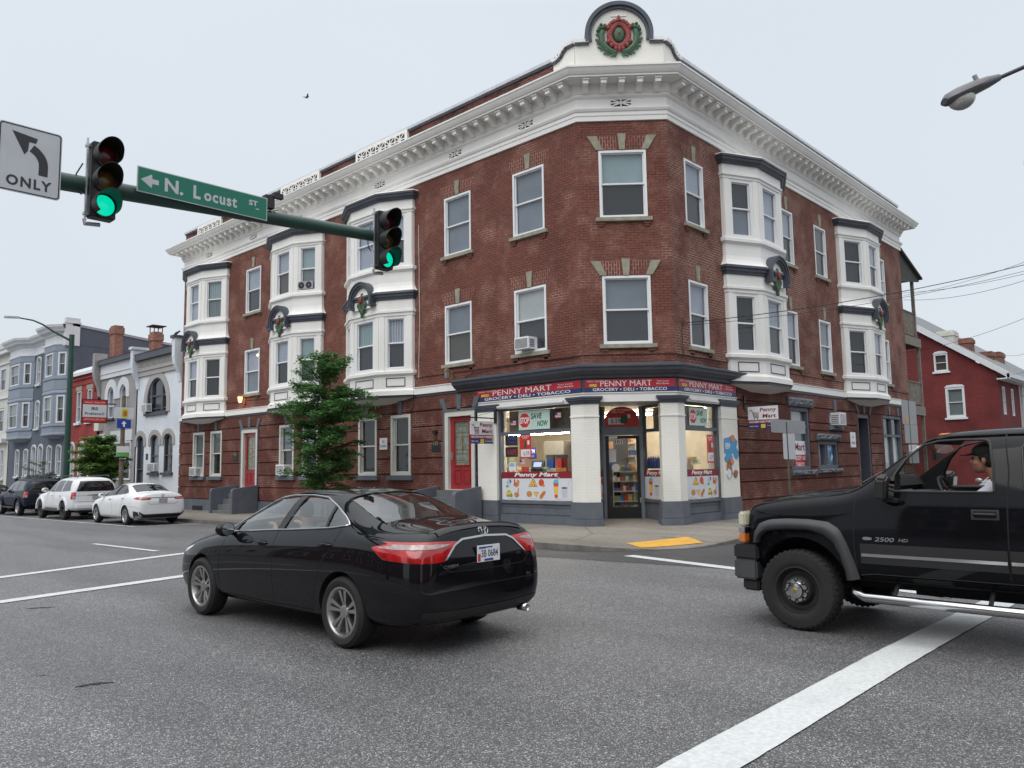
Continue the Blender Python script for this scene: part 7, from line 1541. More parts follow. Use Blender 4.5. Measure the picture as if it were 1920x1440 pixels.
def wheel(parent, x, y, r, w, side, kind='alloy', steer=0.0, name='wheel'):
    o = bpy.data.objects.new(name, None); COL.objects.link(o); o.parent = parent; o.location = (x, y, r); o.empty_display_size = .1
    o.rotation_euler = (0, 0, steer)
    ax = Vector((0, side, 0)); rr = r * (.70 if kind == 'alloy' else .60 if kind in ('steel', 'mesh') else .66)
    d = MB(); prof = [(rr, -w * .5), (rr + .02, -w * .5), (r - .035, -w * .47), (r - .01, -w * .38), (r, -w * .2), (r, w * .2), (r - .01, w * .38), (r - .035, w * .47), (rr + .06, w * .5), (rr + .02, w * .49), (rr, w * .44)]
    d.lathe((0, 0, 0), ax, prof, 48)
    if kind == 'steel':
        for i in range(40):
            a = 2 * math.pi * i / 40; c = Vector((math.cos(a), 0, math.sin(a))); t = Vector((-math.sin(a), 0, math.cos(a)))
            for sg in (-1, 1): p = c * (r - .004); q = [p + t * .016 + ax * sg * w * .30, p - t * .016 + ax * sg * w * .30, p - t * .016 + ax * sg * w * .46 - c * .03, p + t * .016 + ax * sg * w * .46 - c * .03]; d.prism(q, c * .010)
    d.build('tyre', M_rubber, o, smooth=35)
    d = MB(); f = w * .40
    if kind in ('alloy', 'twin', 'mesh'):
        mr = M_rim if kind != 'mesh' else M_plast
        d.lathe((0, 0, 0), ax, [(rr + .004, f + .01), (rr - .018, f + .012), (rr - .03, f - .01), (rr - .045, -w * .4)], 48, 0)
        d.lathe((0, 0, 0), ax, [(0, f - .09), (rr - .03, f - .09)], 32, 1)
        ns = {'alloy': 5, 'twin': 10, 'mesh': 6}[kind]
        for i in range(ns):
            for off in ((-.16, .16) if kind == 'alloy' else (0,)):
                a = 2 * math.pi * i / ns + .3
                def P(rad, da, h): return Vector((math.cos(a + da) * rad, 0, math.sin(a + da) * rad)) + ax * h
                w0, w1 = (.24, .105) if kind != 'mesh' else (.35, .12)
                if kind == 'alloy': q = [P(.055, off * 1.3 - w0 * .8, f - .03), P(.055, off * 1.3 + w0 * .8, f - .03), P(rr - .03, off * 1.25 + w1, f - .002), P(rr - .03, off * 1.25 - w1, f - .002)]
                else: q = [P(.05, -w0 * 1.2, f - .03), P(.05, w0 * 1.2, f - .03), P(rr - .03, w1 * .9, f - .002), P(rr - .03, -w1 * .9, f - .002)]
                d.prism(q, ax * -.025, 0)
        d.lathe((0, 0, 0), ax, [(0, f - .012), (.035, f - .012), (.06, f - .022), (.065, f - .05)], 20, 0)
        if kind == 'alloy': d.lathe((0, 0, 0), ax, [(.0, f - .08), (rr * .62, f - .08), (rr * .62, f - .085)], 28, 2)
        d.build('rim', [mr, M_rimd, M_plast], o, smooth=35)
    else:
        d.lathe((0, 0, 0), ax, [(rr + .005, f + .01), (rr - .015, f + .012), (rr - .03, f - .02), (rr - .05, f - .06), (rr - .085, f - .065), (.13, f + .0), (.10, f + .005), (.10, f - .02), (0, f - .02)], 40, 0)
        for i in range(8): a = 2 * math.pi * i / 8; d.lathe(Vector((math.cos(a) * .112, 0, math.sin(a) * .112)), ax, [(.013, f - .01), (.013, f + .03), (0, f + .03)], 8, 1)
        d.lathe((0, 0, 0), ax, [(.088, f - .02), (.088, f + .045), (.075, f + .07), (.04, f + .075), (0, f + .075)], 28, 2)
        for i in range(8): a = 2 * math.pi * (i + .5) / 8; c = Vector((math.cos(a), 0, math.sin(a))); t = Vector((-math.sin(a), 0, math.cos(a))); d.prism([c * .08 + t * .027 + ax * (f + .005), c * .08 - t * .027 + ax * (f + .005), c * .112 - t * .018 + ax * (f + .005), c * .112 + t * .018 + ax * (f + .005)], ax * .03, 2)
        d.lathe((0, 0, 0), ax, [(.026, f + .074), (.022, f + .078), (0, f + .078)], 16, 3)
        d.build('rim', [M_plast, mat('lug_steel', (.3, .3, .3), .4, 1.0), M_chrome, mat('badge_gold', (.45, .32, .10), .3, .8)], o, smooth=35)
    return o
def arch_cut(x, z, r, yw, sides=(1, -1), depth=.34):
    outs = []
    for sg in sides: d = MB(); d.lathe((x, sg * (yw + .1), z), (0, -sg, 0), [(0, 0), (r, 0), (r, depth + .1), (0, depth + .1)], 36); outs.append(tmp_from(d, 1))
    return outs
def prism_cut(poly, axis, a, b):
    d = MB()
    if axis == 'y': d.prism([(x, a, z) for x, z in poly], (0, b - a, 0))
    elif axis == 'x': d.prism([(a, y, z) for y, z in poly], (b - a, 0, 0))
    return tmp_from(d, 1)
def glass_patch(sk, parent, A, B, mode, m, name='window_glass', off=-.008, nu=9, nv=4):
    d = MB(); sk.patch(d, A, B, mode, off, nu, nv); return d.build(name, m, parent, smooth=True, uvs=False)
def strips(sk, parent, lst, name, m, w=.008, off=.0015):
    d = MB()
    for line, mode in lst: sk.strip(d, line, mode, w, off)
    return d.build(name, m, parent, recalc=False, uvs=False)
def both(fn):
    for s_ in ('L', 'R'): fn(s_)
def bodyobj(me, name, parent, sharp=38):
    me.shade_smooth() if False else me.polygons.foreach_set('use_smooth', [True] * len(me.polygons)); me.set_sharp_from_angle(angle=R(sharp)); return mesh_obj(name, me, parent)
def mirror_part(parent, x, y, z, side, m, s=1.0, name='side_mirror'):
    d = MB(); c = Vector((x, y + side * .12 * s, z)); rot = Matrix.Rotation(R(12 * side), 3, 'Z')
    d.ball(c, (.07 * s, .125 * s, .082 * s), 0, 16, 10, rot); d.tube([(x + .03, y - side * .02, z - .06), (x + .02, y + side * .06, z - .04)], .025 * s, 8)
    o = d.build(name, m, parent, smooth=True); d = MB(); g = c + Vector((-.062 * s, 0, 0)); d.lathe(g, (-1, 0, 0), [(0, .012), (.07 * s, .008)], 20); d.build('mirror_glass', mat('mirror_silver', (.6, .65, .65), .05, 1), o)
# ---------------------------------------------------------------- people
M_skin = mat('skin_tan', (0.34, 0.165, 0.10), .5, var=.08, vs=12); M_hairb = mat('hair_dark', (.015, .012, .010), .7, var=.3, vs=60, bump=.5, bs=200)
def cap_chain(d, pts, rads, n=12):
    d.tube(pts, rads, n)
    for p, r_ in zip(pts, rads): d.ball(p, r_, 0, n, 8)
def remeshed(d, vox, name, m, parent=None, smooth=6):
    me = bpy.data.meshes.new(name); me.from_pydata(d.v, [], d.f); o = mesh_obj(name, me); r_ = o.modifiers.new('r', 'REMESH'); r_.mode = 'VOXEL'; r_.voxel_size = vox; s_ = o.modifiers.new('s', 'SMOOTH'); s_.iterations = smooth; s_.factor = .5
    me2 = evald(o); bpy.data.objects.remove(o); me2.materials.clear(); me2.materials.append(m); me2.polygons.foreach_set('use_smooth', [True] * len(me2.polygons)); return mesh_obj(name, me2, parent)
def driver(loc, rz, lab, shirt, wheel_c, cap_=True, yaw=0.0, lean=0.0):
    """seated person; local x forward, y left, origin at the hip point; wheel_c = steering wheel centre in the same frame"""
    V = Vector; hx = .06 + lean
    d = MB()
    # torso, hips, legs
    cap_chain(d, [V((0, 0, .06)), V((-.02, 0, .22)), V((-.04, 0, .38))], [.14, .145, .15]); d.ball(V((-.03, 0, .42)), (.12, .20, .12)); d.ball(V((0, 0, .06)), (.15, .19, .12))
    for sg in (-1, 1):
        cap_chain(d, [V((.0, .10 * sg, .04)), V((.22, .12 * sg, .08)), V((.44, .14 * sg, .10))], [.095, .085, .065]); cap_chain(d, [V((.44, .14 * sg, .10)), V((.60, .14 * sg, -.10)), V((.68, .14 * sg, -.28))], [.062, .055, .042]); cap_chain(d, [V((.68, .14 * sg, -.29)), V((.84, .14 * sg, -.29))], [.042, .035])
    sh = [V((-.03, .205 * sg, .46)) for sg in (-1, 1)]; hands = []
    for sg, s0 in zip((-1, 1), sh):
        w = V(wheel_c) + V((.0, sg * .17, .06)); el = (s0 + w) / 2 + V((.0, sg * .07, -.13)); wr = w + V((-.07, 0, -.02)); cap_chain(d, [s0, s0.lerp(el, .5), el], [.062, .052, .043]); cap_chain(d, [el, el.lerp(wr, .5), wr], [.043, .038, .026]); hands.append((wr, w, sg))
    # neck + head with features
    nk = V((-.01, 0, .55)); hd_ = V((hx - .02, 0, .70)); cap_chain(d, [V((-.035, 0, .47)), nk, V((.0 + lean * .5, 0, .62))], [.075, .058, .056])
    Ry = Matrix.Rotation(yaw, 3, 'Z'); H = lambda x, y, z: hd_ + Ry @ V((x, y, z))
    d.ball(H(-.01, 0, .04), (.095, .075, .095), rot=Ry); d.ball(H(.03, 0, -.03), (.068, .058, .075), rot=Ry); d.ball(H(.055, 0, -.075), (.032, .03, .026), rot=Ry); cap_chain(d, [H(.088, 0, .025), H(.108, 0, -.008)], [.010, .015]); d.ball(H(.075, 0, -.042), (.024, .026, .011), rot=Ry); d.ball(H(.072, 0, .045), (.022, .05, .012), rot=Ry)
    for sg in (-1, 1): d.ball(H(-.012, .077 * sg, .0), (.020, .010, .030), rot=Ry); d.ball(H(.055, .038 * sg, -.02), (.026, .022, .026), rot=Ry)
    for (wr, w, sg) in hands:
        d.ball(w + V((-.03, 0, 0)), (.045, .035, .022))
        for k in range(4):
            b = w + V((.005, (-.024 + .016 * k), .012)); L_ = (.026, .030, .028, .022)[k]; cap_chain(d, [b, b + V((L_, 0, .010)), b + V((L_ + .012, 0, -.012)), b + V((L_ - .006, 0, -.026))], [.0092, .0088, .0082, .0075], 8)
        t = w + V((-.02, -sg * .030, .0)); cap_chain(d, [t, t + V((.022, -sg * .012, .012)), t + V((.045, -sg * .004, .010))], [.011, .010, .0085], 8)
    body = remeshed(d, .0065, 'person', M_skin); body.location = loc; body.rotation_euler = (0, 0, rz); tag(body, lab, 'person')
    d = MB(); cap_chain(d, [V((0, 0, .05)), V((-.02, 0, .22)), V((-.04, 0, .38))], [.155, .158, .163]); d.ball(V((-.03, 0, .425)), (.132, .215, .125)); d.ball(V((-.03, 0, .50)), (.085, .11, .04))
    for sg, s0 in zip((-1, 1), sh):
        w = V(wheel_c) + V((0, sg * .17, .06)); el = (s0 + w) / 2 + V((.0, sg * .07, -.13)); cap_chain(d, [s0, s0.lerp(el, .75)], [.078, .066])
    s = remeshed(d, .012, 'shirt', shirt, body, 4)
    d = MB(); d.ball(V((0, 0, .05)), (.16, .20, .12))
    for sg in (-1, 1): cap_chain(d, [V((.0, .10 * sg, .04)), V((.22, .12 * sg, .08)), V((.44, .14 * sg, .10))], [.105, .095, .075]); cap_chain(d, [V((.44, .14 * sg, .10)), V((.60, .14 * sg, -.10)), V((.67, .14 * sg, -.26))], [.073, .066, .058])
    remeshed(d, .014, 'trousers', mat('jeans', (.03, .045, .09), .9), body, 4)
    d = MB(); d.ball(H(-.022, 0, .045), (.098, .084, .095), rot=Ry); d.ball(H(-.055, 0, .0), (.062, .076, .075), rot=Ry); remeshed(d, .012, 'hair', M_hairb, body, 2)
    d = MB()
    for sg in (-1, 1): d.ball(H(.082, .030 * sg, .022), (.008, .012, .007), 0, 10, 8); 
    d.build('eyes', mat('eye_dark', (.03, .02, .015), .2), body, smooth=True)
    if cap_:
        d = MB(); d.ball(H(-.008, 0, .075), (.104, .086, .075), rot=Ry); q = []
        for i in range(11): a = R(-60 + 120 * i / 10); q.append((H(.072 + .11 * math.cos(a), .078 * math.sin(a) / .87, .068 - .02 * math.cos(a) - .012 * abs(math.sin(a)))))
        q += [H(.05, .06, .07), H(.05, -.06, .07)]; d.prism(q, (0, 0, .008)); c = d.build('cap', mat('cap_black', (.012, .012, .013), .8, bump=.2), body, smooth=40)
    return body
def seat(parent, x, y, z, m=None):
    d = MB(); d.bx(x - .25, x + .25, y - .24, y + .24, z - .12, z + .02); o = d.build('seat', m or M_seat, parent, bevel=.03); d = MB(); d.prism([(x - .2, y - .23, z), (x - .32, y - .23, z + .02), (x - .44, y - .23, z + .60), (x - .34, y - .23, z + .62)], (0, .46, 0)); d.build('seat_back', m or M_seat, o, bevel=.03)
    d = MB(); d.bx(x - .44, x - .34, y - .12, y + .12, z + .66, z + .84); d.build('headrest', m or M_seat, o, bevel=.03)
def steering(parent, c, r=.185, tilt=R(25)):
    d = MB(); n = 28; ax = Vector((-math.cos(tilt), 0, math.sin(tilt))); a = Vector((0, 1, 0)); b = ax.cross(a); c = Vector(c); d.tube([c + (a * math.cos(2 * math.pi * i / n) + b * math.sin(2 * math.pi * i / n)) * r for i in range(n + 1)], .015, 8); d.ball(c, (.04, .07, .06)); d.tube([c - a * r, c + a * r], .014, 6); d.tube([c, c - b * r], .014, 6); d.tube([c, c - ax * .35], .02, 6); d.build('steering_wheel', M_plast, parent, smooth=True)
def plate_txt(parent, sk, c, n_off, w, h, s_, m=swhite, frame=None, top=None):
    """rear plate facing -x at (x, y, z)"""
    F = Fr(c, (0, 1, 0), (-1, 0, 0)); d = MB(); d.box(F, -w / 2, w / 2, -h / 2, h / 2, 0, .006); o = d.build('licence_plate', m, parent, bevel=.002)
    if s_: text(s_, F, -.012, 0, .0065, h * .44, mat('plate_ink', (.05, .04, .07), .5), o, width=w * .74, bold=.01)
    return o, F
# ---------------------------------------------------------------- black sedan (hero)
def sedan_shell(Z0=0.0, roof=1.485, tail=1.14, L0=0, hs=1.0):
    S = [
        (-1.075, [(0, .42), (.40, .42), (.55, .45), (.62, .55), (.60, .70), (.56, .78), (.46, .82), (.24, .84), (0, .845)]),
        (-1.045, [(0, .34), (.55, .34), (.70, .39), (.755, .55), (.735, .74), (.68, .84), (.56, .90), (.28, .93), (0, .94)]),
        (-1.00, [(0, .30), (.62, .30), (.765, .36), (.815, .55), (.795, .80), (.73, .97), (.60, 1.08), (.30, 1.125), (0, tail)]),
        (-.93, [(0, .27), (.66, .27), (.81, .34), (.855, .56), (.838, .84), (.765, 1.01), (.63, 1.105), (.32, 1.145), (0, tail + .015)]),
        (-.68, [(0, .21), (.72, .21), (.865, .30), (.902, .58), (.885, .88), (.805, 1.035), (.66, 1.11), (.33, 1.145), (0, tail + .012)]),
        (-.36, [(0, .20), (.74, .20), (.885, .29), (.915, .60), (.905, .915), (.825, 1.06), (.67, 1.135), (.34, 1.16), (0, 1.165)]),
        (-.05, [(0, .20), (.74, .20), (.885, .29), (.915, .60), (.908, .93), (.825, 1.075), (.645, 1.215), (.335, 1.262), (0, 1.272)]),
        (.32, [(0, .20), (.74, .20), (.885, .28), (.912, .58), (.908, .93), (.81, 1.07), (.60, 1.385), (.32, 1.443), (0, 1.455)]),
        (.75, [(0, .20), (.74, .20), (.885, .28), (.905, .56), (.905, .92), (.805, 1.055), (.575, 1.42), (.31, 1.468), (0, 1.478)]),
        (1.20, [(0, .20), (.74, .20), (.885, .28), (.902, .56), (.904, .905), (.80, 1.035), (.57, 1.425), (.31, 1.475), (0, roof)]),
        (1.62, [(0, .20), (.74, .20), (.885, .28), (.902, .56), (.904, .89), (.80, 1.015), (.58, 1.395), (.31, 1.445), (0, 1.455)]),
        (2.02, [(0, .20), (.74, .20), (.885, .28), (.905, .57), (.904, .875), (.80, .99), (.645, 1.235), (.33, 1.295), (0, 1.31)]),
        (2.42, [(0, .20), (.74, .20), (.885, .28), (.908, .58), (.90, .855), (.795, .965), (.70, 1.02), (.36, 1.065), (0, 1.08)]),
        (2.62, [(0, .20), (.74, .20), (.885, .28), (.910, .58), (.895, .84), (.785, .94), (.63, .985), (.33, 1.015), (0, 1.02)]),
        (3.05, [(0, .20), (.72, .20), (.87, .28), (.900, .57), (.875, .80), (.755, .885), (.59, .92), (.31, .945), (0, .95)]),
        (3.42, [(0, .20), (.66, .20), (.80, .27), (.84, .52), (.81, .72), (.70, .80), (.54, .835), (.28, .855), (0, .86)]),
        (3.66, [(0, .20), (.52, .20), (.66, .26), (.71, .48), (.68, .63), (.60, .695), (.46, .73), (.24, .75), (0, .755)]),
        (3.76, [(0, .24), (.36, .24), (.46, .30), (.50, .46), (.48, .57), (.42, .62), (.32, .645), (.16, .655), (0, .66)]),
    ]
    return loft(S)
SG_T = [(2.38, .995), (2.18, 1.135), (1.96, 1.27), (1.72, 1.365), (1.38, 1.400), (1.0, 1.405), (.70, 1.385), (.44, 1.31), (.20, 1.215), (.07, 1.150)]
SG_B = [(2.38, .985), (2.0, 1.00), (1.5, 1.035), (1.0, 1.06), (.6, 1.085), (.3, 1.105), (.07, 1.135)]
def build_sedan(loc, lab, paint, cfg, plate=None, hero=True, group=None, whl='alloy', rz=R(90)):
    o = empty('sedan', loc, rz, lab, 'car', group); me = sedan_shell(); sk = Skin(me)
    R0 = .335
    cutters = arch_cut(0, R0 + .01, .372, .92) + arch_cut(2.775, R0 + .01, .372, .92)
    cab = MB(); cab.prism([(2.35, -.70, .55), (2.35, -.70, .98), (1.68, -.53, 1.385), (.50, -.52, 1.36), (-.35, -.62, 1.06), (-.35, -.66, .9), (.1, -.70, .5)], (0, 0.001, 0)) if False else None
    poly = [(2.52, .45), (2.40, 1.00), (2.0, 1.245), (1.62, 1.395), (1.2, 1.43), (.75, 1.42), (.32, 1.375), (-.05, 1.225), (-.30, 1.10), (-.34, .60), (.25, .45)]
    c = prism_cut(poly, 'y', -.50, .50); cutters.append(c)
    d = MB(); d.bx(.35, 2.3, -.78, .78, .42, 1.00); cutters.append(tmp_from(d, 1))
    win = SG_T + list(reversed(SG_B)); cutters.append(prism_cut(win, 'y', -1.2, 1.2))
    # windscreen and rear window openings, cut along a direction square to the glass
    def through(c0, c1, wid0, wid1, rec):
        """c0,c1: (x,z) lower/upper centre line of the glass; cut box through the skin"""
        a, b = Vector((c0[0], 0, c0[1])), Vector((c1[0], 0, c1[1])); t = (b - a).normalized(); n = Vector((t.z, 0, -t.x)) * (1 if c0[0] > 1 else -1)
        if n.z < 0: n = -n
        q = [a + Vector((0, wid0, 0)), a - Vector((0, wid0, 0)), b - Vector((0, wid1, 0)), b + Vector((0, wid1, 0))]; d = MB(); d.prism([p - n * .14 for p in q], n * .34); return tmp_from(d, 1)
    cutters.append(through((2.36, 1.075), (1.66, 1.445), .68, .53, 0)); cutters.append(through((-.28, 1.16), (.36, 1.45), .60, .52, 0))
    body = bodyobj(cut(me.copy(), cutters, [paint, M_dark]), 'body', o)
    for md in ('L', 'R'):
        glass_patch(sk, o, SG_T, SG_B, md, M_cg if hero else M_cgd, 'side_window', -.010, 18, 3)
        d = MB(); sk.tubeon(d, [(2.42, .985)] + SG_T + [(.055, 1.135)], md, .010, .004); sk.tubeon(d, [(2.42, .982)] + SG_B, md, .010, .004); d.build('window_trim', M_chrome if hero else M_chrome, o, smooth=True, uvs=False)
        for A, B, nn in (([(1.235, 1.40), (1.115, 1.40)], [(1.30, 1.04), (1.17, 1.05)], 2), ([(.50, 1.36), (.465, 1.355)], [(.43, 1.09), (.395, 1.095)], 2), ([(2.38, 1.0), (2.16, 1.13)], [(2.38, .98), (2.16, .995)], 3)): d = MB(); sk.patch(d, A, B, md, .001, nn, 8); d.build('window_pillar', M_plast, o, uvs=False)
        strips(sk, o, [([(1.24, 1.03), (1.235, .90), (1.22, .55), (1.20, .30)], md), ([(2.26, .98), (2.32, .82), (2.36, .55), (2.33, .31)], md), ([(.14, 1.10), (.16, .95), (.30, .80), (.40, .66), (.46, .48), (.50, .30)], md), ([(2.33, .31), (1.5, .295), (.50, .30)], md)], 'door_seam', M_dark, .009)
        for hx in (1.47, .29):
            d = MB(); P = [sk.pt((hx + .11 * k, .905 + (.04 if hx < 1 else 0)), md, .012 + .018 * (k == 0)) for k in (-1, -.4, 0, .4, 1)]
            P = [p for p in P if p]; d.tube(P, [.008, .013, .014, .013, .008], 8); d.build('door_handle', paint, o, smooth=True, uvs=False)
            d = MB(); sk.patch(d, [(hx - .09, .93 + (.04 if hx < 1 else 0)), (hx + .05, .93 + (.04 if hx < 1 else 0))], [(hx - .09, .88 + (.04 if hx < 1 else 0)), (hx + .05, .88 + (.04 if hx < 1 else 0))], md, .0015, 4, 2); d.build('handle_recess', M_dark, o, uvs=False)
    for nm, A, B, md in (('windscreen', [(2.34, y) for y in (-.66, 0, .66)], [(1.68, y) for y in (-.52, 0, .52)], 'T'), ('rear_window', [(-.27, y) for y in (-.59, 0, .59)], [(.345, y) for y in (-.51, 0, .51)], 'T')): glass_patch(sk, o, A, B, md, M_cg if hero else M_cgd, nm, -.006, 8, 4)
    # rear: lamps, chrome bar, seams
    F45 = .0
    for sg, md in ((1, 'L'), (-1, 'R')):
        d = MB()
        if cfg == 'hero':
            # side portion of the lamp then the rear portion, on the skin
            sk.patch(d, [(-.42, .962), (-.62, 1.000), (-.93, 1.02)], [(-.44, .945), (-.60, .86), (-.93, .838)], md, .004, 14, 6, 0, .008); sk.patch(d, [(-.52, .966), (-.68, .980), (-.93, .990)], [(-.52, .957), (-.68, .950), (-.93, .950)], md, .014, 12, 2, 1)
            sk.patch(d, [(sg * .82, 1.015), (sg * .60, 1.020), (sg * .36, 1.008)], [(sg * .82, .84), (sg * .66, .835), (sg * .53, .845)], 'B', .004, 12, 6, 0, .008); sk.patch(d, [(sg * .82, .990), (sg * .60, .994), (sg * .45, .988)], [(sg * .82, .950), (sg * .62, .956), (sg * .50, .973)], 'B', .015, 12, 2, 1)
        else:
            sk.patch(d, [(-.62, .97), (-.92, 1.0)], [(-.66, .94), (-.92, .90)], md, .004, 8, 4, 0, .006); sk.patch(d, [(sg * .80, 1.0), (sg * .38, .975)], [(sg * .80, .90), (sg * .45, .895)], 'B', .004, 10, 4, 0, .006)
            sk.patch(d, [(sg * .78, .955), (sg * .45, .945)], [(sg * .78, .925), (sg * .48, .92)], 'B', .012, 8, 2, 1)
        d.build('tail_lamp', [M_lred, M_lclr], o, smooth=True, uvs=False)
        d = MB()
        sk.tubeon(d, [(sg * .50, .70), (sg * .55, .70)], 'B', .0, .0) if False else None
    d = MB()
    if cfg == 'hero':
        sk.patch(d, [(-.545, .850), (-.40, .985), (-.30, 1.030), (0, 1.045), (.30, 1.030), (.40, .985), (.545, .850)], [(-.522, .850), (-.384, .974), (-.292, 1.013), (0, 1.027), (.292, 1.013), (.384, .974), (.522, .850)], 'B', .008, 40, 2); d.build('chrome_bar', M_chrome, o, smooth=True, uvs=False)
    else: sk.patch(d, [(-.45, .975), (.45, .975)], [(-.45, .955), (.45, .955)], 'B', .006, 20, 2); d.build('trunk_strip', M_plast, o, uvs=False)
    px_ = sk.pt((0, .875), 'B', 0).x
    if cfg == 'hero':
        po, F = plate_txt(o, sk, (px_ - .012, 0, .875), 0, .305, .155, '3B 0684'); 
        d = MB(); d.box(F, .04, .13, .045, .062, .0065, .0075, 0);  d.box(F, -.06, .06, -.07, -.05, .0065, .0075, 0); d.box(F, .11, .145, -.07, .0, .0062, .007, 1); d.box(F, -.05, .06, .05, .062, .0065, .0075, 0); d.build('plate_print', [mat('plate_blue', (.03, .05, .25), .5), M_flagr], po)
        ring(*(lambda q: (q, F))(MB()), -.16, .16, -.085, .085, .008, -.004, .012) if False else None
        text('CAMRY', Fr((sk.pt((.52, .80), 'B', 0).x - .006, 0, 0), (0, 1, 0), (-1, 0, 0)), .47, .795, 0, .030, M_chrome, o, width=.19, name='badge_lettering', depth=.004, italic=.3, bold=.03); text('SE', Fr((sk.pt((-.47, .84), 'B', 0).x - .006, 0, 0), (0, 1, 0), (-1, 0, 0)), -.44, .84, 0, .026, M_chrome, o, width=.07, name='badge_lettering', depth=.004, italic=.3, bold=.03)
    else: plate_txt(o, sk, (px_ - .012, 0, .86), 0, .305, .155, None, mat('plate_faded', (.35, .33, .33), .5, var=.4, vs=25))
    # oval emblem
    d = MB(); ez = 1.085 if cfg == 'hero' else 1.04
    for rx, rz, cz in ((.062, .042, 0), (.022, .041, 0), (.040, .017, .017)):
        P = [];
        for i in range(25):
            p = sk.pt((rx * math.cos(2 * math.pi * i / 24), ez + cz + rz * math.sin(2 * math.pi * i / 24)), 'B', .006); P += [p] if p else []
        d.tube(P, .0038, 6)
    d.build('emblem', M_chrome, o, smooth=True, uvs=False)
    strips(sk, o, [([(-.62, 1.085), (0, 1.115), (.62, 1.085)], 'B'), ([(-.60, .83), (-.50, .745), (0, .735), (.50, .745), (.60, .83)], 'B'), ([(-.74, .60), (.74, .60)], 'B')] if hero else [([(-.55, .83), (-.45, .74), (.45, .74), (.55, .83)], 'B')], 'trunk_seam', M_dark, .008)
    strips(sk, o, [([(-.98, .60), (-.80, .66), (-.42, .67)], 'L'), ([(-.98, .60), (-.80, .66), (-.42, .67)], 'R'), ([(2.46, 0.66), (2.44, -.66)], 'T'), ([(2.44, .66), (3.2, .58), (3.55, .40)], 'T'), ([(2.44, -.66), (3.2, -.58), (3.55, -.40)], 'T')], 'panel_seam', M_dark, .007)
    d = MB()
    if cfg == 'hero':
        for k in (0, 1): sk.patch(d, [(-.76, .42), (-.35, .40), (0, .40), (.35, .40), (.76, .42)], [(-.72, .26), (-.35, .31), (0, .31), (.35, .31), (.72, .26)], 'B', .006, 24, 3)
        d.build('rear_diffuser', M_plast, o, uvs=False, smooth=True)
    else:
        sk.patch(d, [(-.80, .50), (-.66, .40), (.66, .40), (.80, .50)], [(-.74, .27), (-.5, .27), (.5, .27), (.74, .27)], 'B', .006, 24, 3); sk.patch(d, [(-.95, .48), (-.70, .52)], [(-.95, .27), (-.62, .29)], 'L', .006, 6, 3); sk.patch(d, [(-.95, .48), (-.70, .52)], [(-.95, .27), (-.62, .29)], 'R', .006, 6, 3); d.build('rear_diffuser', M_plast, o, uvs=False, smooth=True)
    if hero:
        d = MB(); d.lathe((-.98, -.52, .30), (-1, 0, 0), [(.030, 0), (.036, .0), (.038, .12), (.030, .12), (.028, .02)], 18); d.build('exhaust_tip', M_chrome, o, smooth=True)
        d = MB(); sk.patch(d, [(-.99, y) for y in (-.56, -.3, 0, .3, .56)], [(-.93, y) for y in (-.56, -.3, 0, .3, .56)], 'T', .012, 16, 3); d.build('spoiler', paint, o, smooth=True, uvs=False)
        d = MB(); q = sk.pt((.42, .0), 'T', -.03); d.bx(.36, .42, -.16, .16, q.z - .05, q.z - .025); d.build('brake_light', M_lred, o)
    # front lamps and grille
    for sg in (1, -1):
        d = MB(); sk.patch(d, [(sg * .68, .70), (sg * .40, .66)], [(sg * .66, .60), (sg * .42, .58)], 'F', .004, 8, 3); md = 'L' if sg > 0 else 'R'; sk.patch(d, [(3.05, .80), (3.55, .70)], [(3.12, .76), (3.55, .62)], md, .004, 8, 3); d.build('head_lamp', mat('head_lamp_clear', (.6, .62, .63), .12, coat=1), o, smooth=True, uvs=False)
    d = MB(); sk.patch(d, [(-.40, .52), (.40, .52)], [(-.36, .30), (.36, .30)], 'F', .004, 10, 4); d.build('grille', M_plast, o, uvs=False)
    both(lambda md: mirror_part(o, 2.12, .83 * (1 if md == 'L' else -1), 1.03, 1 if md == 'L' else -1, paint))
    for (x, y, sd_) in ((0, .795, 1), (2.775, .795, 1), (0, -.795, -1), (2.775, -.795, -1)): wheel(o, x, y, R0, .225, sd_, whl)
    # interior
    for (x, y) in ((1.25, .36), (1.25, -.36)): seat(o, x, y, .50)
    d = MB(); d.bx(.10, .62, -.60, .60, .40, .56); d.prism([(.22, -.60, .56), (.05, -.60, .56), (-.12, -.60, 1.06), (.0, -.60, 1.10)], (0, 1.2, 0)); d.build('rear_bench', M_seat, o, bevel=.03); d = MB(); d.bx(2.0, 2.42, -.72, .72, .72, .97); d.build('dashboard', M_plast, o, bevel=.04); d = MB(); d.bx(-.34, .0, -.60, .60, 1.04, 1.085); d.build('parcel_shelf', M_seat, o)
    steering(o, (1.86, .36, .92))
    return o, sk
sed, sksed = build_sedan((5.43, 6.55, 0), 'shiny black sedan in the road with red tail lamps and a white licence plate', M_cblack, 'hero', rz=R(91.0)); sed.scale = (1.015, 1.015, 1.01)
M_teal = mat('shirt_teal', (.18, .36, .36), .9, var=.1)
driver(Vector((5.43, 6.55, 0)) + Vector((-.38, 1.42, .52)), R(91), 'driver in a pale teal shirt at the wheel of the black sedan', M_teal, (.46, 0, .50), cap_=False)
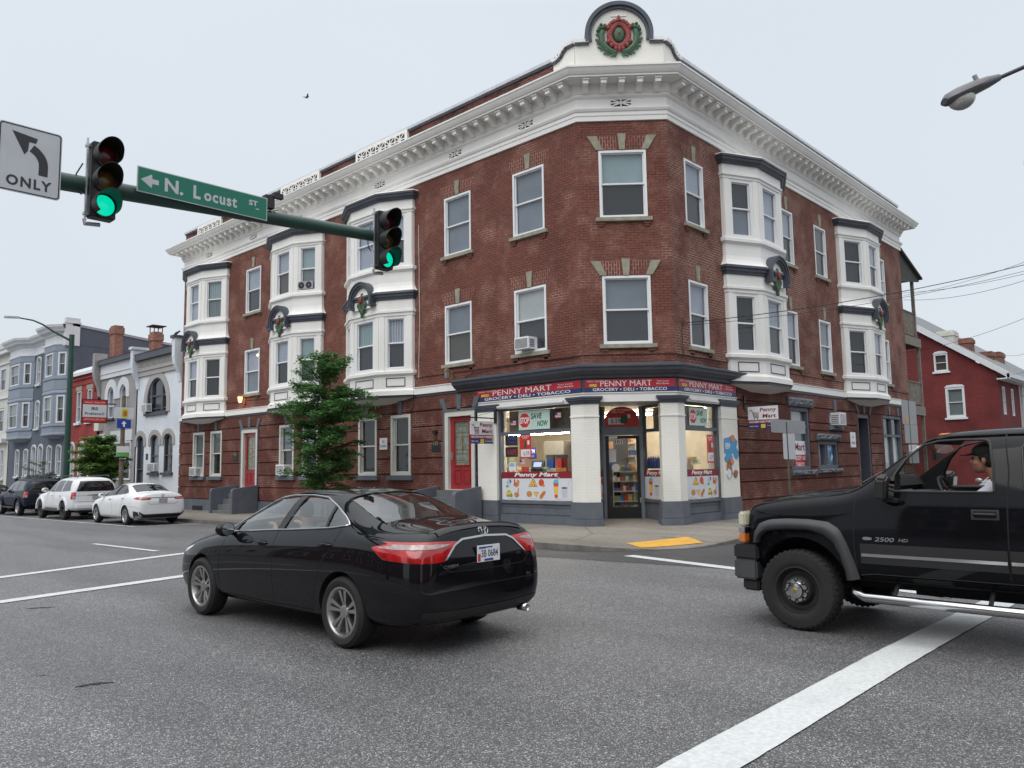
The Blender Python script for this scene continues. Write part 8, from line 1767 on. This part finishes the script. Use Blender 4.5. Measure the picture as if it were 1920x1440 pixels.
# ---------------------------------------------------------------- black pickup truck (hero)
M_lamd = mat('lamp_amber_dull', (.42, .13, .02), .35)
def truck():
    o = empty('pickup_truck', (8.98, 3.53, 0), R(90), 'large black pickup truck with grey fender flare and its window open', 'truck')
    S = [
        (.66, [(0, .62), (.45, .62), (.58, .66), (.62, .85), (.60, 1.05), (.56, 1.15), (.48, 1.19), (.25, 1.21), (0, 1.215)]),
        (.62, [(0, .58), (.66, .58), (.82, .63), (.86, .85), (.845, 1.08), (.80, 1.19), (.68, 1.235), (.35, 1.26), (0, 1.27)]),
        (.52, [(0, .55), (.75, .55), (.89, .61), (.93, .85), (.915, 1.12), (.86, 1.23), (.72, 1.275), (.36, 1.305), (0, 1.315)]),
        (.25, [(0, .52), (.78, .52), (.93, .58), (.965, .85), (.95, 1.17), (.88, 1.285), (.74, 1.325), (.37, 1.36), (0, 1.37)]),
        (-.15, [(0, .50), (.78, .50), (.94, .57), (.97, .85), (.955, 1.20), (.88, 1.325), (.76, 1.36), (.38, 1.405), (0, 1.415)]),
        (-.48, [(0, .50), (.78, .50), (.94, .57), (.972, .85), (.958, 1.22), (.89, 1.355), (.78, 1.395), (.39, 1.445), (0, 1.455)]),
        (-.62, [(0, .50), (.78, .50), (.94, .57), (.972, .85), (.958, 1.23), (.905, 1.385), (.80, 1.475), (.41, 1.525), (0, 1.54)]),
        (-.90, [(0, .50), (.78, .50), (.94, .57), (.972, .85), (.960, 1.23), (.915, 1.395), (.80, 1.695), (.41, 1.75), (0, 1.765)]),
        (-1.17, [(0, .50), (.78, .50), (.94, .57), (.972, .85), (.960, 1.23), (.915, 1.395), (.765, 1.885), (.39, 1.945), (0, 1.955)]),
        (-1.45, [(0, .50), (.78, .50), (.94, .57), (.972, .85), (.960, 1.23), (.915, 1.395), (.750, 1.93), (.39, 1.985), (0, 1.995)]),
        (-2.10, [(0, .50), (.78, .50), (.94, .57), (.972, .85), (.960, 1.23), (.915, 1.395), (.750, 1.94), (.39, 1.995), (0, 2.005)]),
        (-2.72, [(0, .50), (.78, .50), (.94, .57), (.972, .85), (.960, 1.23), (.915, 1.395), (.755, 1.92), (.39, 1.97), (0, 1.98)]),
        (-2.90, [(0, .50), (.78, .50), (.94, .57), (.970, .85), (.955, 1.23), (.905, 1.39), (.76, 1.85), (.39, 1.90), (0, 1.91)]),
        (-2.94, [(0, .52), (.74, .52), (.90, .60), (.93, .85), (.915, 1.23), (.87, 1.38), (.73, 1.80), (.37, 1.84), (0, 1.85)]),
    ]
    me = loft(S); sk = Skin(me)
    WINP = [(-.93, 1.405), (-.935, 1.56), (-1.03, 1.715), (-1.16, 1.84), (-1.30, 1.878), (-1.50, 1.885), (-1.70, 1.880), (-1.745, 1.85), (-1.775, 1.65), (-1.785, 1.405)]
    RW = [(-2.02, 1.42), (-2.00, 1.80), (-2.04, 1.86), (-2.60, 1.85), (-2.66, 1.80), (-2.66, 1.42)]
    cut_ = arch_cut(0, .46, .475, .99, depth=.42)
    d = MB(); d.prism([(-.70, -.80, .75), (-.70, -.80, 1.36), (-1.20, -.80, 1.80), (-1.20, -.80, 1.86), (-2.80, -.80, 1.86), (-2.82, -.80, .75)], (0, 1.60, 0)) if False else None
    cut_.append(prism_cut([(-.66, .74), (-.72, 1.40), (-.98, 1.71), (-1.22, 1.895), (-1.5, 1.935), (-2.65, 1.915), (-2.74, 1.80), (-2.79, .74)], 'y', -.655, .665)); cut_.append(prism_cut([(-.83, .68), (-.85, 1.345), (-2.71, 1.35), (-2.69, .67)], 'y', -.873, .883))
    cut_.append(prism_cut(WINP, 'y', -1.3, 1.3)); cut_.append(prism_cut(RW, 'y', -1.3, 1.3))
    def through(a, b, w0, w1, n):
        a, b, n = Vector(a), Vector(b), Vector(n); q = [a + Vector((0, w0, 0)), a - Vector((0, w0, 0)), b - Vector((0, w1, 0)), b + Vector((0, w1, 0))]; d = MB(); d.prism([p - n * .16 for p in q], n * .36); return tmp_from(d, 1)
    cut_.append(through((-.66, 0, 1.55), (-1.12, 0, 1.915), .76, .68, (.63, 0, .78))); cut_.append(through((-2.92, 0, 1.45), (-2.90, 0, 1.80), .66, .62, (-1, 0, 0)))
    body = bodyobj(cut(me.copy(), cut_, [M_tblack, M_dark]), 'cab_and_hood', o, 32)
    sk2 = sk
    glass_patch(sk, o, [(-.68, y) for y in (-.75, 0, .75)], [(-1.10, y) for y in (-.67, 0, .67)], 'T', M_cg, 'windscreen', -.006, 8, 3)
    for md in ('L', 'R'):
        glass_patch(sk, o, [(-2.03, 1.86), (-2.62, 1.85)], [(-2.02, 1.41), (-2.67, 1.41)], md, M_cgd, 'rear_side_window', -.008, 8, 6)
        d = MB(); lp = WINP + [WINP[0]]; sk.tubeon(d, lp, md, .012, .001, n=70); lp = RW + [RW[0]]; sk.tubeon(d, lp, md, .012, .001, n=50); d.build('window_seal', M_plast, o, uvs=False)
        strips(sk, o, [([(-.60, 1.42), (-.575, 1.25), (-.56, .95), (-.575, .54)], md), ([(-1.86, 1.93), (-1.90, 1.60), (-1.885, 1.3), (-1.87, .60)], md), ([(-1.955, 1.93), (-1.99, 1.6), (-1.96, 1.40)], md) if False else ([(-1.86, 1.93), (-1.30, 1.925), (-1.13, 1.88)], md), ([(-2.72, 1.9), (-2.76, 1.5), (-2.75, .60)], md), ([(-.575, .545), (-1.87, .545), (-2.75, .545)], md)], 'door_seam', M_dark, .012)
        strips(sk, o, [([(-.42, 1.395), (-.25, 1.345), (.10, 1.305), (.45, 1.265), (.60, 1.225)], md)], 'hood_seam', M_dark, .010)
        d = MB(); sk.patch(d, [(-.62, .905), (-1.865, .905)], [(-.62, .715), (-1.865, .715)], md, .010, 16, 4); sk.patch(d, [(-1.885, .905), (-2.74, .905)], [(-1.885, .715), (-2.74, .715)], md, .010, 10, 4); d.build('door_moulding', M_plast, o, uvs=False)
        d = MB(); sk.patch(d, [(-.63, .812), (-1.86, .812)], [(-.63, .783), (-1.86, .783)], md, .016, 16, 2); sk.patch(d, [(-1.89, .812), (-2.73, .812)], [(-1.89, .783), (-2.73, .783)], md, .016, 10, 2); d.build('chrome_strip', M_chrome, o, uvs=False, smooth=True)
        # door handle
        d = MB(); A = [(-1.60, 1.255), (-1.82, 1.255)]; B = [(-1.60, 1.165), (-1.82, 1.165)]; sk.patch(d, A, B, md, .004, 6, 3); h = d.build('door_handle', M_plast, o, uvs=False); d = MB(); sk.patch(d, [(-1.62, 1.240), (-1.80, 1.240)], [(-1.62, 1.180), (-1.80, 1.180)], md, .006, 5, 2); d.build('handle_cup', M_dark, h, uvs=False); d = MB(); sk.tubeon(d, [(-1.615, 1.212), (-1.80, 1.212)], md, .011, .022); d.build('handle_bar', M_plast, h, smooth=True, uvs=False)
        # fender flare around the front wheel
        y = .985 * (1 if md == 'L' else -1); sg = 1 if md == 'L' else -1; d = MB()
        OUT = [(.50, .86), (.485, .96), (.42, 1.06), (.30, 1.105), (.10, 1.12), (-.12, 1.12), (-.32, 1.10), (-.43, 1.04), (-.50, .90), (-.56, .70), (-.60, .56)]; IN = [(.43, .86), (.42, .915), (.35, .975), (.22, 1.00), (.06, 1.01), (-.12, 1.01), (-.26, .98), (-.36, .91), (-.42, .78), (-.47, .62), (-.48, .54)]
        A = dens(OUT, 30); B = dens(IN, 30); ri = []
        for a, b in zip(A, B): m1 = a.lerp(b, .35); m2 = a.lerp(b, .75); ri.append([Vector((a.x, .955 * sg, a.y)), Vector((m1.x, 1.005 * sg, m1.y)), Vector((m2.x, 1.010 * sg, m2.y)), Vector((b.x, .985 * sg, b.y)), Vector((b.x, .90 * sg, b.y))])
        for p, q in zip(ri, ri[1:]):
            for k in range(4): d.poly([p[k], q[k], q[k + 1], p[k + 1]])
        d.build('fender_flare', M_flare, o, smooth=50, uvs=False)
        # mirror
        d = MB(); c = Vector((-.86, 1.09 * sg, 1.50)); rings = []
        d.prism([(-.82, sg * .98, 1.33), (-.84, sg * 1.16, 1.34), (-.86, sg * 1.18, 1.53), (-.88, sg * 1.12, 1.585), (-.86, sg * .98, 1.54)], (-.10, 0, -.01)); d.prism([(-.84, sg * .93, 1.30), (-1.06, sg * .93, 1.29), (-1.02, sg * 1.04, 1.31), (-.84, sg * 1.06, 1.33)], (0, 0, .04)); mo = d.build('side_mirror', M_plast, o, bevel=.025); d = MB(); d.poly([(-.966, sg * 1.0, 1.35), (-.966, sg * 1.14, 1.355), (-.985, sg * 1.15, 1.51), (-.985, sg * 1.0, 1.51)]); d.build('mirror_glass', MATS['mirror_silver'], mo)
        d = MB(); sk.patch(d, [(-.93, 1.56), (-.80, 1.44)], [(-.92, 1.41), (-.80, 1.41)], md, .002, 4, 4); d.build('mirror_patch', M_plast, o, uvs=False)
    # lettering on the door
    for md, sg in (('L', 1), ('R', -1)):
        q = sk.pt((-.85, .955), md, .004); F = Fr((0, q.y, 0), (1, 0, 0), (0, sg, 0)); d = MB(); d.fprism(F, [(-.65, .945), (-.65, .965), (-.67, .97), (-.70, .97), (-.735, .965), (-.735, .945), (-.70, .94), (-.67, .94)], 0, .006); d.build('badge', M_chrome, o); text('2500', F, -.85, .952, .002, .042, M_chrome, o, width=.18, name='badge_lettering', depth=.006, italic=.2, bold=.02); text('HD', F, -1.02, .952, .002, .03, M_chrome, o, width=.085, name='badge_lettering', depth=.006, italic=.2, bold=.02)
    # front end
    d = MB(); sk.patch(d, [(-.55, 1.16), (.55, 1.16)], [(-.55, .72), (.55, .72)], 'F', .01, 16, 6); d.build('grille', M_plast, o, uvs=False); d = MB(); sk.patch(d, [(-.56, .97), (.56, .97)], [(-.56, .89), (.56, .89)], 'F', .02, 16, 2); d.build('grille_bar', M_chrome, o, uvs=False)
    for sg in (1, -1):
        d = MB(); x0, x1 = .57, .715
        d.prism([(x0, sg * .60, 1.015), (x1, sg * .60, 1.015), (x1 - .01, sg * .88, 1.015), (x0 + .03, sg * .935, 1.015)], (0, 0, .155)); lo_ = d.build('head_lamp', M_hl, o, bevel=.02)
        d = MB(); d.prism([(x0, sg * .60, .945), (x1, sg * .60, .945), (x1 - .01, sg * .88, .945), (x0 + .03, sg * .935, .945)], (0, 0, .06)); d.build('lamp_reflector', M_chrome, lo_, bevel=.01); d = MB(); d.prism([(x0, sg * .60, .845), (x1, sg * .60, .845), (x1 - .01, sg * .88, .845), (x0 + .03, sg * .935, .845)], (0, 0, .095)); d.build('turn_signal', M_lam, lo_, bevel=.012)
    d = MB(); d.prism([(.45, -.97, .67), (.74, -.93, .67), (.86, -.60, .67), (.90, 0, .67), (.86, .60, .67), (.74, .93, .67), (.45, .97, .67), (.45, 0, .67)], (0, 0, .155)); d.build('bumper_cap', M_plast, o, bevel=.02)
    d = MB(); d.prism([(.47, -.965, .46), (.74, -.935, .46), (.87, -.60, .46), (.91, 0, .46), (.87, .60, .46), (.74, .935, .46), (.47, .965, .46), (.47, 0, .46)], (0, 0, .208)); d.build('bumper', mat('bumper_grey_metal', (.13, .135, .14), .38, .6, var=.15), o, bevel=.02)
    d = MB(); d.prism([(.47, -.93, .34), (.66, -.90, .34), (.80, -.58, .34), (.84, 0, .34), (.80, .58, .34), (.66, .90, .34), (.47, .93, .34), (.47, 0, .34)], (0, 0, .118)); d.build('air_dam', M_plast, o, bevel=.02)
    # side steps
    for sg in (1, -1):
        d = MB(); d.tube([(-.52, sg * .86, .50), (-.56, sg * .97, .42), (-.66, sg * 1.02, .40), (-1.5, sg * 1.03, .395), (-2.6, sg * 1.03, .39), (-2.72, sg * .97, .41), (-2.76, sg * .86, .5)], .046, 12); so_ = d.build('side_step', M_chrome, o, smooth=True)
        d = MB(); 
        for x in (-.9, -1.7, -2.4): d.tube([(x, sg * .98, .40), (x, sg * .80, .52)], .02, 6)
        d.build('step_bracket', M_plast, so_)
    # bed, frame, other wheels
    d = MB(); d.prism([(-3.0, -.96, .60), (-3.0, .96, .60), (-3.0, .96, 1.36), (-3.0, -.96, 1.36)], (-2.0, 0, 0)); me3 = d; 
    bed = bpy.data.meshes.new('bed'); bed.from_pydata(d.v, [], d.f); bm = bmesh.new(); bm.from_mesh(bed); bmesh.ops.remove_doubles(bm, verts=bm.verts, dist=1e-5); bmesh.ops.recalc_face_normals(bm, faces=bm.faces); bmesh.ops.bevel(bm, geom=bm.edges[:], offset=.05, segments=3, affect='EDGES'); bm.to_mesh(bed); bm.free()
    dd = MB(); dd.bx(-4.94, -3.06, -.84, .84, .85, 1.6); bodyobj(cut(bed, arch_cut(-3.64, .46, .47, .97, depth=.25) + [tmp_from(dd, 1)], [M_tblack, M_dark]), 'cargo_bed', o)
    d = MB(); d.bx(-4.9, .5, -.45, -.35, .42, .56); d.bx(-4.9, .5, .35, .45, .42, .56); d.bx(-3.7, -3.58, -.7, .7, .33, .45); d.bx(-.06, .06, -.7, .7, .30, .42); d.bx(-2.2, -.9, -.3, .3, .36, .55); d.build('frame', M_dark, o)
    d = MB(); d.bx(-5.15, -5.0, -.95, .95, .55, .75); d.build('rear_bumper', M_chrome, o, bevel=.02)
    for sg in (1, -1): d = MB(); d.bx(-5.02, -4.99, *sorted((sg * .80, sg * .955)), .95, 1.33); d.build('tail_lamp', M_lred, o)
    for (x, y, sd_) in ((.03, .865, 1), (-3.64, .865, 1), (.03, -.865, -1), (-3.64, -.865, -1)): wheel(o, x, y, .40, .255, sd_, 'steel')
    for y in (-.3, -.15, 0, .15, .3): d = MB(); q = sk.pt((-1.25, y), 'T', .0); d.ball(q, (.045, .024, .018), 0, 12, 8); d.build('roof_marker_lamp', M_lamd, o, smooth=True)
        # wipers, sticker, mirror inside
    d = MB(); d.tube([sk.pt((-.56, .62), 'T', .015), sk.pt((-.62, .35), 'T', .03), sk.pt((-.72, .10), 'T', .02)], .010, 6); d.build('wiper', M_plast, o)
    d = MB(); sk.patch(d, [(-.70, .70), (-.76, .70)], [(-.70, .62), (-.76, .62)], 'T', .003, 3, 3); d.build('sticker', mat('sticker_pink', (.75, .02, .12), .5), o, uvs=False)
    d = MB(); d.bx(-1.12, -1.08, -.12, .12, 1.70, 1.77); d.tube([(-1.08, 0, 1.77), (-1.02, 0, 1.86)], .01, 6); d.build('rear_view_mirror', M_plast, o, bevel=.015)
    for y in (.40, -.40): seat(o, -1.88, y, .98)
    d = MB(); d.bx(-1.0, -.66, -.84, .84, 1.0, 1.38); d.prism([(-1.0, .16, 1.36), (-1.0, .64, 1.36), (-.85, .64, 1.43), (-.85, .16, 1.43)], (0, 0, -.1)); d.build('dashboard', M_plast, o, bevel=.05)
    steering(o, (-1.30, .40, 1.36), .19); return o
trk = truck()
M_gshirt = mat('shirt_light_grey', (.42, .42, .47), .9, var=.08, vs=8, bump=.2, bs=20)
dv = driver(Vector((8.98, 3.53, 0)) + Vector((-.42, -1.71, .90)), R(90), 'driver wearing a black cap and light grey shirt in the pickup truck', M_gshirt, (.42, 0, .36), cap_=True, lean=.04); dv.scale = (1.12, 1.12, 1.12)
# ---------------------------------------------------------------- parked cars
build_sedan((12.22, 29.65, zr(12.2, 29.7)), 'white sedan parked last in the row by the kerb', M_cwhite, 'plain', hero=False, group='cars parked along the kerb', whl='twin')
def suv(loc, lab, paint, glass, whl, plate=True):
    o = empty('suv', loc, R(90), lab, 'car', 'cars parked along the kerb')
    S = [(-1.02, [(0, .50), (.55, .50), (.70, .54), (.76, .70), (.755, .95), (.72, 1.08), (.62, 1.20), (.32, 1.24), (0, 1.25)]),
         (-.98, [(0, .42), (.70, .42), (.86, .48), (.90, .70), (.89, .98), (.845, 1.10), (.70, 1.52), (.36, 1.57), (0, 1.58)]),
         (-.86, [(0, .38), (.74, .38), (.90, .45), (.93, .70), (.92, 1.00), (.875, 1.12), (.72, 1.64), (.37, 1.70), (0, 1.71)]),
         (-.60, [(0, .36), (.75, .36), (.91, .44), (.935, .70), (.925, 1.01), (.88, 1.13), (.72, 1.68), (.37, 1.74), (0, 1.75)]),
         (.60, [(0, .36), (.75, .36), (.91, .44), (.93, .70), (.922, 1.00), (.88, 1.12), (.71, 1.70), (.37, 1.76), (0, 1.77)]),
         (1.50, [(0, .36), (.75, .36), (.91, .44), (.93, .70), (.922, .99), (.88, 1.11), (.71, 1.67), (.37, 1.73), (0, 1.74)]),
         (1.85, [(0, .36), (.75, .36), (.91, .44), (.93, .70), (.922, .99), (.88, 1.10), (.76, 1.46), (.39, 1.53), (0, 1.54)]),
         (2.20, [(0, .36), (.75, .36), (.91, .44), (.93, .70), (.918, .98), (.87, 1.08), (.78, 1.17), (.40, 1.21), (0, 1.22)]),
         (2.9, [(0, .36), (.75, .36), (.91, .44), (.93, .70), (.91, .96), (.85, 1.05), (.72, 1.10), (.38, 1.13), (0, 1.14)]),
         (3.5, [(0, .36), (.72, .36), (.87, .44), (.89, .70), (.87, .92), (.80, 1.00), (.66, 1.04), (.34, 1.06), (0, 1.07)]),
         (3.68, [(0, .42), (.60, .42), (.72, .48), (.74, .68), (.72, .85), (.66, .92), (.54, .95), (.28, .97), (0, .975)])]
    me = loft(S); sk = Skin(me); body = bodyobj(cut(me.copy(), arch_cut(0, .40, .43, .95) + arch_cut(2.85, .40, .43, .95), [paint, M_dark]), 'body', o, 34)
    for md in ('L', 'R'):
        for A, B in (([(2.02, 1.22), (1.72, 1.50), (1.42, 1.61), (1.28, 1.61)], [(2.02, 1.16), (1.28, 1.15)]), ([(1.20, 1.61), (.42, 1.62)], [(1.20, 1.15), (.42, 1.16)]), ([(.34, 1.62), (-.36, 1.60)], [(.34, 1.16), (-.60, 1.20)])): d = MB(); sk.patch(d, A, B, md, .004, 12, 6); d.build('side_window', M_blk_gl if glass else M_lt_gl, o, uvs=False, smooth=True)
        strips(sk, o, [([(1.24, 1.62), (1.24, .46)], md), ([(.36, 1.12), (.40, .9), (.48, .6), (.50, .46)], md), ([(2.14, 1.1), (2.2, .46)], md), ([(2.2, .46), (.5, .46)], md)], 'door_seam', M_dark, .01)
        sg = 1 if md == 'L' else -1
        for wx in (0, 2.85):
            d = MB(); A = [Vector((wx + .52 * math.cos(t), .40 + .52 * math.sin(t))) for t in [R(k * 10) for k in range(19)]]; B = [Vector((wx + .43 * math.cos(t), .40 + .43 * math.sin(t))) for t in [R(k * 10) for k in range(19)]]
            for k in range(18): d.prism([(A[k].x, sg * .90, A[k].y), (A[k + 1].x, sg * .90, A[k + 1].y), (B[k + 1].x, sg * .90, B[k + 1].y), (B[k].x, sg * .90, B[k].y)], (0, sg * .075, 0))
            d.build('wheel_flare', paint, o)
        d = MB(); sk.patch(d, [(-.80, 1.13), (-.97, 1.13)], [(-.83, .86), (-.97, .86)], md, .008, 4, 6); sk.patch(d, [(sg * .885, 1.14), (sg * .76, 1.14)], [(sg * .885, .86), (sg * .80, .86)], 'B', .010, 4, 6); sk.patch(d, [(sg * .88, .98), (sg * .79, .98)], [(sg * .88, .87), (sg * .80, .87)], 'B', .016, 3, 3, 1); d.build('tail_lamp', [M_lred, M_lclr], o, uvs=False)
        for xx in (1.42, .50): d = MB(); sk.tubeon(d, [(xx, .98), (xx - .18, .98)], md, .014, .03); d.build('door_handle', M_chrome if paint is M_cwhite else M_chrome, o, uvs=False)
        d = MB(); d.tube([(1.5, sg * .62, 1.745), (1.4, sg * .62, 1.80), (-.5, sg * .62, 1.81), (-.65, sg * .62, 1.75)], .022, 8); d.build('roof_rail', M_plast, o)
        d = MB(); d.box(Fr((0, sg * .86, 0), (1, 0, 0), (0, sg, 0)), .5, 2.3, .36, .42, 0, .12); d.build('running_board', M_flare, o)
        mirror_part(o, 1.96, .90 * sg, 1.22, sg, paint, 1.15)
    d = MB(); sk.patch(d, [(-.60, 1.585), (.60, 1.585)], [(-.76, 1.17), (.76, 1.17)], 'B', .004, 14, 8); d.build('rear_window', M_blk_gl, o, uvs=False, smooth=True)
    d = MB(); sk.patch(d, [(-.78, 1.02 - .02), (.78, 1.0)], [(-.78, .99), (.78, .99)], 'B', .003, 14, 1); sk.patch(d, [(-.70, .76), (.70, .76)], [(-.70, .75), (.70, .75)], 'B', .003, 14, 1); d.build('tailgate_seam', M_dark, o, uvs=False)
    d = MB(); sk.patch(d, [(-.35, 1.04), (.35, 1.04)], [(-.35, 1.0), (.35, 1.0)], 'B', .02, 10, 2); d.build('tailgate_trim', M_chrome, o, uvs=False)
    d = MB(); d.bx(-1.10, -.80, -.80, .80, .46, .66); d.build('rear_bumper', paint, o, bevel=.04)
    plate_txt(o, sk, (sk.pt((0, .92), 'B', 0).x - .01, 0, .91), 0, .30, .15, None, MATS['plate_faded'])
    glass_patch(sk, o, [(2.12, y) for y in (-.72, 0, .72)], [(1.55, y) for y in (-.62, 0, .62)], 'T', M_blk_gl, 'windscreen', .004)
    for sg in (1, -1): d = MB(); sk.patch(d, [(sg * .70, .90), (sg * .42, .90)], [(sg * .68, .74), (sg * .42, .74)], 'F', .005, 6, 4); d.build('head_lamp', MATS['head_lamp_clear'], o, uvs=False)
    for (x, y, sd_) in ((0, .82, 1), (2.85, .82, 1), (0, -.82, -1), (2.85, -.82, -1)): wheel(o, x, y, .375, .255, sd_, whl)
    d = MB(); d.bx(-.9, 3.4, -.6, .6, .30, .40); d.build('underbody', M_dark, o); return o
M_blk_gl = mat('privacy_glass', (0.008, 0.009, 0.011), .06, spec=.7, coat=.3); M_lt_gl = mat('grey_glass', (0.06, 0.065, 0.075), .06, spec=.8, coat=.4)
suv((12.30, 36.25, zr(12.3, 36.3)), 'white SUV with a black rear window parked behind the white sedan', M_cwhite, True, 'mesh')
suv((12.45, 43.0, zr(12.4, 43)), 'dark navy SUV with a roof rack parked beside the white SUV', M_cnavy, True, 'twin')
build_sedan((12.4, 50.0, zr(12.4, 50)), 'maroon sedan mostly cut off at the left edge beyond the dark SUV', M_cred, 'plain', hero=False, group='cars parked along the kerb', whl='twin')
# silver car seen through the truck's cab
s2, _ = build_sedan((33.6, 6.3, zr(33, 7)), 'silver sedan parked beyond the pickup truck seen through its cab', M_csilver, 'plain', hero=False, group='cars on the side street', whl='twin', rz=R(180))
